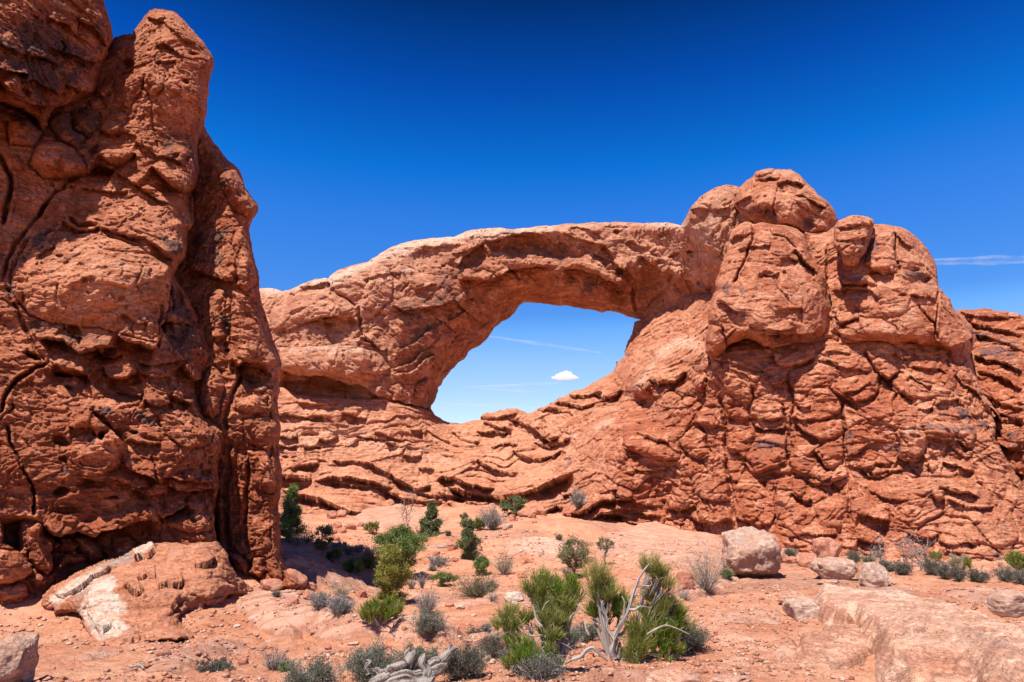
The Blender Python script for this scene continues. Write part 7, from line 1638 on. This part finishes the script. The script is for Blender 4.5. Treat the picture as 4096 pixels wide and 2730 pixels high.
big_broom('C6', 720, 1500, [
    (640, 850, 85, 90, E, -.3, 10), (600, 920, 110, 110, E, -.25, 12), (700, 920, 110, 110, EB, -.3, 13), (820, 880, 110, 100, EB, -.35, 13), (860, 950, 90, 100, E, -.3, 11), (640, 1010, 110, 90, E, -.2, 11), (760, 1010, 110, 100, E, -.2, 12), (820, 1060, 90, 90, E, -.2, 10),
    (680, 1110, 110, 100, E, -.1, 12), (760, 1140, 100, 100, E, -.1, 11), (395, 1080, 75, 90, EY, -.1, 9), (370, 1160, 80, 90, E, -.1, 10), (440, 1170, 70, 90, E, -.05, 9), (545, 1110, 60, 75, E, -.1, 8), (420, 1260, 70, 70, E, .0, 7),
    (700, 1240, 90, 90, E, .0, 10), (520, 1320, 90, 90, EB, .15, 11), (500, 1400, 110, 110, EB, .2, 13), (570, 1420, 80, 90, EB, .2, 10), (440, 1430, 70, 80, E, .2, 8), (690, 1340, 80, 70, E, .1, 8), (720, 1430, 70, 60, E, .2, 6), (840, 1240, 60, 70, M_SAGE, -.1, 6)],
    'big green broom shrub with loose tufts, left of the pair in the foreground',
    [([(800, 1440, .2), (850, 1412, .2), (910, 1390, .2), (950, 1345, .2), (1000, 1330, .18), (1050, 1375, .2), (1098, 1420, .2)], [.012, .026, .036, .034, .034, .028, .014]), ([(470, 1170, 0), (510, 1220, .05), (560, 1245, .05), (640, 1240, .05)], [.014, .018, .02, .014]), ([(575, 1030, -.1), (590, 1080, -.05), (600, 1130, 0), (640, 1180, .05)], [.008, .015, .018, .022]),
     ([(690, 1000, -.1), (660, 1030, -.1), (640, 1090, -.1)], [.007, .012, .016]), ([(905, 1020, -.15), (890, 1070, -.1), (850, 1100, -.08), (830, 1140, -.05)], [.006, .012, .016, .018]), ([(880, 1010, -.15), (900, 1040, -.12)], [.006, .010]),
     ([(600, 1380, .25), (640, 1400, .27), (680, 1420, .27), (720, 1440, .25)], [.006, .012, .014, .012]), ([(640, 1360, .26), (660, 1410, .27), (650, 1440, .27)], [.006, .01, .012]), ([(760, 1060, -.1), (740, 1130, -.05), (700, 1180, 0)], [.007, .012, .015])])

# --- stones and boulders
def rock(c, x, y, w, h, label, mat=None, seed=1, sub=3, dep=.8, name='boulder', cat='boulder', group=None, **kw):
    p, m = spot(c, x, y)
    bk = w*m*dep*.3/math.hypot(p[0], p[1])
    return stone(name, mat or M_BOULDER, p+np.array([p[0]*bk, p[1]*bk, -.08*h*m]), (w*m*1.04, w*m*dep, h*m*1.12), label, cat, group, seed, sub, **kw)
rock('C7', 205, 848, 395, 345, 'huge rounded boulder, pale on top and brown below, standing on the trail side', M_PALEROCK, 9, 6, .9, sink=.07, facets=7, paletop=.42, varn=.20, tone=-.06, rough=.12, box=.18, tilt=(.1, -.12))
rock('C7', 725, 745, 200, 180, 'knobbly red block behind the flat tilted boulder', M_BOULDER, 12, 5, .8, sink=.06, facets=12)
rock('C7', 790, 848, 310, 152, 'flat tan boulder tilted up on the red sand', M_PALEROCK, 25, 5, .7, sink=.10, facets=6, varn=.16, tilt=(.1, .10), box=.2)
rock('C7', 1052, 905, 215, 172, 'pale cream split boulder with flat faces', M_PALEROCK, 33, 5, .7, sink=.12, facets=8, pale=.45)
rock('C7', 480, 740, 90, 48, 'low red rock at the right foot of the huge boulder', None, 41, 4, sink=.1)
rock('C7', 580, 765, 130, 100, 'angular reddish rock leaning on the knobbly red block', M_BOULDER, 42, 4, sink=.05, pale=.2)
rock('C7', 415, 735, 70, 60, 'small dark red rock tucked behind the huge boulder', None, 43, 4, sink=.1)
rock('C7', 470, 1035, 205, 92, 'flat pale slab with an overhanging brown edge', M_SLAB, 44, 5, .8, sink=.02, facets=7, pale=.3)
rock('C7', 545, 1140, 230, 165, 'cream-coloured boulder against the end of the large slab', M_PALEROCK, 48, 5, .8, sink=.14, pale=.5, facets=8)
rock('C7', 740, 890, 170, 40, 'thin flat stone on the far edge of the large slab', M_SLAB, 47, 4, sink=.2, pale=.3)
rock('C6', 1640, 925, 118, 130, 'square red boulder beside the open leafy shrub', None, 51, 5, sink=.05, facets=8)
def on_slab(x, y, h):
    u, v = X('C7', x, y); D = hit_lift(u, v, h); return np.array(at(u, v, D))
pb = on_slab(2090, 1120, .42); mb = mpp(pb)*.5739
stone('boulder', M_PALEROCK, pb+[0, .2, 0], (275*mb, 230*mb, 190*mb), 'smooth grey-tan rounded boulder resting on the large slab at the right edge', 'boulder', None, 55, 5, sink=.12, facets=3, rough=.07, varn=.16, box=.12)
pb = on_slab(2060, 1560, .3); mb = mpp(pb)*.5739
stone('boulder', M_BOULDER, pb, (190*mb, 170*mb, 130*mb), 'dark red rock in the bottom right corner, on the large slab', 'boulder', None, 57, 5, sink=.2, facets=9, varn=.3)
rock('C3', 80, 1600, 310, 355, 'large grey-brown cracked boulder in the bottom left corner', M_PALEROCK, 66, 6, .9, sink=.12, facets=8, varn=.34, rough=.11, box=.3)
rock('C6', 1570, 1640, 380, 150, 'broad pinkish rock cut off by the bottom edge, right of the brooms', M_SLAB, 64, 5, .7, sink=.15, facets=6)
rock('C6', 1960, 1610, 330, 75, 'low pale rock at the bottom edge on the trail', M_SLAB, 65, 5, .6, sink=.2, facets=6, pale=.4)
rock('C3', 1140, 1385, 108, 50, 'flat purplish-grey stone on a slickrock hump, lower left', M_BOULDER, 71, 4, .6, sink=.08, varn=.35)
rock('C3', 1365, 1377, 50, 28, 'small dark stone right of the flat purplish stone', None, 72, 3, varn=.3)
rock('C3', 1425, 1475, 90, 72, 'rounded red stone at the left end of the dark low bush', None, 73, 4)
rock('C3', 1690, 1447, 82, 62, 'red stone at the right end of the dark low bush', None, 74, 4)
rock('C3', 2042, 1030, 70, 52, 'angular red block below the tower foot', None, 75, 4, varn=.1)
rock('C3', 1650, 1190, 46, 26, 'pale flat chip on the gravel below the toe of the wall', M_PALEROCK, 76, 3, pale=.6)
rock('C3', 530, 1335, 36, 18, 'small pale stone on the sand left of the pale toe slab', M_PALEROCK, 77, 3, pale=.5)
for x, y, w, h, sd, lb in [(140, 848, 175, 135, 81, 'rounded red boulder nearest the tower foot, upper of the pile'), (150, 930, 165, 80, 82, 'rounded red boulder at the bottom left of the pile by the tower foot'), (305, 912, 180, 140, 83, 'largest red boulder of the pile by the tower foot'), (300, 1032, 76, 56, 84, 'dark red block just left of the twin blue-grey bushes'),
                           (408, 992, 88, 66, 85, 'red block behind the left blue-grey bush'), (420, 930, 88, 60, 86, 'red boulder at the right end of the pile by the tower foot'), (345, 965, 40, 34, 87, 'small red stone between larger blocks of the pile'), (775, 977, 74, 52, 88, 'red boulder left of the yellow-green juniper base'),
                           (1410, 648, 76, 66, 89, 'dark red boulder standing alone left of the slim pinyon'), (1300, 684, 56, 30, 90, 'red stone left below the dark red lone boulder'), (1578, 704, 90, 52, 91, 'pale red boulder at the right foot of the slim pinyon'), (1620, 830, 34, 24, 92, 'round pale stone under the small round juniper'),
                           (1898, 842, 62, 46, 93, 'rough red stone alone on the sand right of the feathery shrub'), (1932, 738, 50, 36, 94, 'red stone on the bare slope above the rough red one'), (2030, 684, 36, 34, 95, 'round cream stone on the bare slope'), (1890, 664, 36, 36, 96, 'round pinkish stone on the bare slope left of the cream one'),
                           (565, 428, 72, 64, 97, 'square red block at the foot of the left benches, left of two'), (636, 418, 82, 54, 98, 'square red block at the foot of the left benches, right of two'), (700, 503, 84, 56, 99, 'red boulder right end of the heap under the left benches'), (610, 495, 80, 50, 100, 'red boulder top left of the heap under the left benches'),
                           (640, 530, 64, 46, 101, 'red boulder bottom right of the heap under the left benches'), (575, 535, 70, 44, 102, 'red boulder bottom left of the heap under the left benches'), (600, 584, 44, 36, 103, 'red stone just above the small grey bushes'), (940, 558, 60, 34, 104, 'flat red stone left of the snag'),
                           (770, 480, 50, 34, 105, 'red stone left of the small lone broom'), (1905, 414, 76, 50, 106, 'pink boulder right of the squat juniper'), (1968, 424, 64, 60, 107, 'tall pink boulder among those right of the squat juniper'), (2032, 402, 66, 60, 108, 'round pink boulder on the slope edge under the ledges'),
                           (2075, 382, 50, 64, 109, 'upright pink boulder highest of the row right of the squat juniper'), (1800, 496, 60, 36, 110, 'pink stone right of the pale grey bush'), (1830, 440, 50, 44, 111, 'pink stone below the squat juniper'), (1430, 730, 40, 40, 112, 'small red stone left of the slim pinyon base'),
                           (1390, 1042, 64, 30, 113, 'dark red flat stone on the rim below the long low thicket'), (1462, 1060, 66, 34, 114, 'red and cream flat stone beside the dark red flat one'), (1070, 1206, 44, 28, 115, 'dark red stone left of the dense grey dome bush'), (1335, 1240, 54, 30, 116, 'pale stone right of the dense grey dome bush'),
                           (545, 1342, 56, 38, 117, 'reddish stone alone on the open sand, right of a darker one'), (395, 1340, 34, 24, 118, 'small dark red stone on the open sand'), (955, 1342, 66, 30, 119, 'tan flat stone above the fallen log'), (1655, 1420, 56, 40, 120, 'cream stone right of the dark sagebrush'), (1690, 1440, 56, 34, 121, 'cream stone beside another, near the grey-brown bush'),
                           (1460, 1262, 30, 18, 122, 'small red stone below the pale flat stone'), (1560, 1110, 40, 18, 123, 'pale flat chip on the slickrock'), (720, 1312, 78, 22, 124, 'cream flat slab on the open sand'), (1690, 1262, 70, 40, 125, 'pale stone under the left edge of the left big broom')]:
    pl_ = .55 if any(k in lb for k in ('pale', 'cream', 'white')) else (.15 if 'pink' in lb else 0)
    rock('C5', x, y, w, h, lb, M_PALEROCK if pl_ > .3 else M_BOULDER, sd, 4, .8, pale=pl_, varn=.25 if 'dark' in lb else 0, sink=.12, facets=8)
rock('C5', 1590, 1292, 200, 90, 'long pale flat stone left of the big brooms', M_SLAB, 131, 5, .5, sink=.25, pale=.3)
rock('C5', 1838, 1010, 128, 74, 'white rounded boulder partly hidden by the left big broom', M_PALEROCK, 132, 5, .8, pale=.7, facets=4)
rock('C5', 1845, 1045, 52, 44, 'white round stone in front of the white boulder', M_PALEROCK, 133, 4, .8, pale=.7, facets=3)
rock('C6', 200, 650, 60, 40, 'pale pink rock below the bright green little broom', M_BOULDER, 134, 4, pale=.3)

# loose rubble: countable stones on the slopes, all of one look
protos = []
for i in range(6):
    v, f = stone_mesh(2, 300+i, (1, .85, .62), 7, .12)
    me_ob = mesh_obj('small_stone', v, f, [M_BOULDER, M_BOULDER, M_PALEROCK][i % 3], None, {'pale': np.full(len(v), [.0, .15, .35][i % 3]), 'varn': np.zeros(len(v)), 'tone': np.zeros(len(v))}, False)
    protos.append(me_ob)
zones = [('C5', '1600,520 1750,500 2050,560 2091,760 1900,830 1700,640 1600,620', 60, (10, 30), 'small red stone on the rubble slope right of the slim pinyon'),
         ('C5', '1380,540 1600,520 1700,640 1560,690 1400,620', 26, (10, 26), 'small red stone on the rubble slope around the slim pinyon'),
         ('C6', '480,560 700,520 940,560 960,640 700,680 560,660', 24, (10, 26), 'small pale stone on the slope below the fan of ledges'),
         ('C3', '1260,1130 1500,1090 1640,1060 1700,1180 1800,1240 1700,1290 1450,1230', 44, (9, 30), 'small pale stone on the gravel between the toe slab and the slickrock hump'),
         ('C3', '0,1060 300,1130 560,1180 620,1280 400,1330 0,1240', 30, (8, 20), 'small pale stone on the sand left of the toe slab'),
         ('C5', '1000,1180 1500,1180 1620,1300 1400,1450 700,1380 600,1300 1000,1320', 34, (8, 24), 'small stone on the open sand above the fallen log'),
         ('C6', '1650,1160 2091,1200 2300,1450 1900,1540 1700,1420', 22, (7, 18), 'small stone on the trodden trail'),
         ('C5', '480,440 760,440 800,520 620,570 500,560', 18, (12, 34), 'small red stone of the heap under the left benches'),
         ('C7', '350,1300 480,1280 460,1400 340,1420', 8, (8, 24), 'small brown stone at the crumbling left foot of the large slab'),
         ('C7', '400,700 640,720 660,780 420,780', 10, (12, 30), 'small red stone between the huge boulder and the knobbly block'),
         ('C5', '1750,380 2091,330 2091,520 1800,540 1740,470', 16, (14, 40), 'small pink stone of the fall right of the squat juniper')]
k = 0
for c, txt, n, (a, b), lb in zones:
    poly = PL(c, txt); lo, hi = poly.min(0), poly.max(0); made = 0
    while made < n:
        u, v = lo+(hi-lo)*RNG.random(2)
        if not inside(poly, np.array([u]), np.array([v]))[0]: continue
        p = hit(u, v); sz = (a+(b-a)*RNG.random()**2.2)*CROPS[c][2]*mpp(p)
        ob = protos[k % 6] if k < 6 else protos[RNG.integers(0, 6)].copy()
        if k >= 6: COL.objects.link(ob)
        ob.location = (p[0], p[1], p[2]+sz*.12); ob.scale = (sz*(.8+.5*RNG.random()), sz, sz*(.7+.5*RNG.random()))
        ob.rotation_euler = (RNG.normal()*.25, RNG.normal()*.25, RNG.random()*6.28)
        tag(ob, lb, 'stone', 'loose stones: '+lb[lb.index('stone')+6:])
        k += 1; made += 1

# gravel: uncountable grit and chips over the sand, one sheet of loose bits
ng = 30000
ga = np.radians(RNG.uniform(-40, 40, ng)); gr_ = np.exp(RNG.uniform(math.log(5.2), math.log(48), ng))
gx, gy = np.sin(ga)*gr_, np.cos(ga)*gr_
gd = fbm(gx/2.2, gy/2.2, np.zeros(ng), 3, .55, seed=400)+.15*RNG.random(ng)
kp = gd > .02; gx, gy, gr_ = gx[kp], gy[kp], gr_[kp]
gz = np.array([ground_z(a, b) for a, b in zip(gx, gy)])
gs = (.010+.035*RNG.random(len(gx))**3)*(.55+.055*gr_)
oct_v = np.array([(1, 0, 0), (-1, 0, 0), (0, 1, 0), (0, -1, 0), (0, 0, .7), (0, 0, -.5)], float)
oct_f = np.array([(0, 2, 4), (2, 1, 4), (1, 3, 4), (3, 0, 4), (2, 0, 5), (1, 2, 5), (3, 1, 5), (0, 3, 5)])
n_ = len(gx); jit_ = oct_v[None]*(.55+.8*RNG.random((n_, 6, 1)))
th_ = RNG.random(n_)*6.28; cs_, sn_ = np.cos(th_)[:, None], np.sin(th_)[:, None]
vv = np.stack([(jit_[..., 0]*cs_-jit_[..., 1]*sn_), (jit_[..., 0]*sn_+jit_[..., 1]*cs_), jit_[..., 2]*.75], -1)*gs[:, None, None]
vv += np.stack([gx, gy, gz+gs*.2], -1)[:, None]
gv = mesh_obj('gravel', vv.reshape(-1, 3), (np.arange(n_)[:, None, None]*6+oct_f[None]).reshape(-1, 3), M_BOULDER, None, {'pale': np.repeat((RNG.random(n_) > .8)*.7, 6), 'varn': np.repeat((RNG.random(n_) > .85)*.4, 6), 'tone': np.repeat(RNG.normal(size=n_)*.12, 6)}, False)
tag(gv, 'fine reddish gravel scattered over the sand', None, None, 'stuff')

# ------------------------------------------------------------------ clouds
def cloud_mat(name, alpha, soft):
    kk = NT(name)
    co = kk.n('ShaderNodeTexCoord').outputs['Object']
    d = kk.n('ShaderNodeBsdfDiffuse', _Color=(.95, .95, .95, 1)); t = kk.n('ShaderNodeBsdfTranslucent', _Color=(.95, .95, .95, 1))
    mx_ = kk.n('ShaderNodeMixShader', _Fac=.5, _1=d.outputs[0], _2=t.outputs[0])
    tr = kk.n('ShaderNodeBsdfTransparent')
    lw = kk.n('ShaderNodeLayerWeight', _Blend=.5)
    edge = kk.ramp(lw.outputs['Facing'], 1.0, soft)
    nz = kk.noise(co, .004 if alpha < .6 else .012, 5, .6)
    a = kk.math('MULTIPLY', kk.math('MULTIPLY', edge, kk.ramp(nz, .30, .62)), alpha)
    return kk.out(kk.n('ShaderNodeMixShader', _Fac=a, _1=tr.outputs[0], _2=mx_.outputs[0]).outputs[0])
M_TRAIL = cloud_mat('vapour', .16, .2)
_k = NT('cumulus'); _vs = _k.n('ShaderNodeVolumeScatter', _Color=(1, 1, 1, 1), _Density=.09, _Anisotropy=.3)
_k.t.links.new(_vs.outputs[0], _k.n('ShaderNodeOutputMaterial').inputs['Volume']); M_CLOUD = _k.m
v, f = _ico(5)
DC = 3000.; c0 = np.array(at(*X('D1', 975, 1143), DC)); mc = mpp(c0)*.5739
V = []; Fc = []; nv = 0
for (x, y, rx, ry) in [(985, 1135, 44, 30), (945, 1145, 42, 22), (1020, 1150, 40, 17), (905, 1153, 26, 12), (975, 1153, 80, 13), (1052, 1155, 24, 6), (960, 1128, 26, 18), (1005, 1128, 24, 18)]:
    c_ = np.array(at(*X('D1', x, y), DC))-c0
    q_ = v*(1+.22*fbm(v[:, 0]*2+x, v[:, 1]*2, v[:, 2]*2, 4, .55, seed=4))[:, None]*[rx*mc, rx*mc, ry*mc]
    q_[:, 2] = np.maximum(q_[:, 2], -ry*mc*.6)
    V.append(q_+c_); Fc.append(f+nv); nv += len(v)
cl = mesh_obj('cloud', np.concatenate(V), np.concatenate(Fc), M_CLOUD); cl.location = c0
tag(cl, 'small puffy white cloud in the lower right of the arch opening', 'cloud')
def wisp(c, x0, y0, x1, y1, th, label, D=6000., name='vapour_trail', cat='vapour trail'):
    a = np.array(at(*X(c, x0, y0), D)); b = np.array(at(*X(c, x1, y1), D)); r = th*mpp(a)*CROPS[c][2]/2
    t = np.linspace(0, 1, 24)[:, None]; P = a+(b-a)*t; th_ = np.linspace(0, 2*np.pi, 14, endpoint=False)
    rr = r*(.25+.75*np.sin(np.pi*np.clip(t[:, 0]*.96+.02, 0, 1))**.5)*(1+.35*perlin(t[:, 0]*6, t[:, 0]*0+x0, t[:, 0]*0, 3))
    ring = P[:, None]+np.stack([np.zeros(14), np.cos(th_)*1.6, np.sin(th_)], -1)[None]*rr[:, None, None]
    ix = np.arange(24*14).reshape(24, 14)
    q_ = np.stack([ix[:-1], np.roll(ix[:-1], -1, 1), np.roll(ix[1:], -1, 1), ix[1:]], -1).reshape(-1, 4)
    o = mesh_obj(name, ring.reshape(-1, 3)-a, q_, M_TRAIL); o.location = a
    tag(o, label, cat)
wisp('D1', 430, 862, 1230, 980, 20, 'thin white vapour trail slanting down across the upper part of the arch opening')
wisp('D1', 260, 1222, 960, 1188, 16, 'faint vapour trail rising slightly to the right, below the small cloud')
wisp('D1', 370, 1228, 760, 1254, 14, 'faint vapour trail dipping to the right, under the rising one')
wisp('D1', 60, 1328, 800, 1366, 14, 'lowest vapour trail, just above the sill of the arch opening')
wisp('C8', 1560, 640, 2500, 615, 52, 'long thin white cloud streak right of the cliff top', 9000., 'cirrus_streak', 'cloud')
# ================================================================== camera, sky, sun
cam = bpy.data.cameras.new('camera'); cam_o = bpy.data.objects.new('camera', cam); COL.objects.link(cam_o)
cam_o.location = (0, 0, EYE); cam_o.rotation_euler = (math.pi/2 + PITCH, 0, 0)
cam.sensor_width = 36; cam.lens = 36*FPX/4096; cam.clip_start = .05; cam.clip_end = 30000
SC.camera = cam_o

SUN_EL, SUN_AZ = math.radians(62.5), math.radians(-147)   # azimuth clockwise from +Y (north)
sd = (math.sin(SUN_AZ)*math.cos(SUN_EL), math.cos(SUN_AZ)*math.cos(SUN_EL), math.sin(SUN_EL))
from mathutils import Vector
sl = bpy.data.lights.new('sun', 'SUN'); so = bpy.data.objects.new('sun', sl); COL.objects.link(so)
sl.energy = 5.0; sl.angle = math.radians(.5); sl.color = (1.0, .955, .89)
so.rotation_euler = Vector(sd).to_track_quat('Z', 'Y').to_euler(); so.location = (-40, -30, 60)

w = bpy.data.worlds.new('World'); SC.world = w; w.use_nodes = True
nt = w.node_tree; nt.nodes.clear()
sky = nt.nodes.new('ShaderNodeTexSky'); sky.sky_type = 'NISHITA'; sky.sun_disc = False
sky.sun_elevation = SUN_EL; sky.sun_rotation = SUN_AZ
sky.altitude = 1500; sky.air_density = 1.0; sky.dust_density = .3; sky.ozone_density = 4.0
# a dry high-desert sky seen through a polariser: the blue deepens with height above the horizon
tc = nt.nodes.new('ShaderNodeTexCoord'); sx = nt.nodes.new('ShaderNodeSeparateXYZ'); nt.links.new(tc.outputs['Generated'], sx.inputs[0])
rp = nt.nodes.new('ShaderNodeValToRGB'); nt.links.new(sx.outputs['Z'], rp.inputs[0])
SKY_STOPS = [(.0986, (1.8, 1.65, 1.54)), (1.0, (.02, .25, .7)), (.1675, (1.45, 1.63, 1.79)), (.211, (.945, 1.49, 1.95)), (.236, (.6, 1.21, 1.85)),
             (.3626, (.30, 1.15, 2.2)), (.4287, (.05, 1.05, 2.15)), (.530, (.02, .54, 1.55)), (.617, (.012, .24, .68))]
for i, (p, c) in enumerate(SKY_STOPS):
    e = rp.color_ramp.elements[i] if i < 2 else rp.color_ramp.elements.new(p)
    e.position = p; e.color = (*[q/2.5 for q in c], 1)
sc_ = nt.nodes.new('ShaderNodeVectorMath'); sc_.operation = 'SCALE'; sc_.inputs['Scale'].default_value = 1.60; nt.links.new(rp.outputs[0], sc_.inputs[0])
mx = nt.nodes.new('ShaderNodeMix'); mx.data_type = 'RGBA'; mx.blend_type = 'MULTIPLY'; mx.inputs[0].default_value = 1
nt.links.new(sky.outputs[0], mx.inputs[6]); nt.links.new(sc_.outputs[0], mx.inputs[7])
bg = nt.nodes.new('ShaderNodeBackground'); bg.inputs[1].default_value = .10; nt.links.new(mx.outputs[2], bg.inputs[0])
wo = nt.nodes.new('ShaderNodeOutputWorld'); nt.links.new(bg.outputs[0], wo.inputs[0])
SC.view_settings.view_transform = 'Standard'; SC.view_settings.look = 'None'
SC.view_settings.exposure = .65; SC.view_settings.gamma = 1
SC.cycles.volume_bounces = 6; SC.cycles.max_bounces = 8; SC.cycles.diffuse_bounces = 4; SC.cycles.transparent_max_bounces = 12
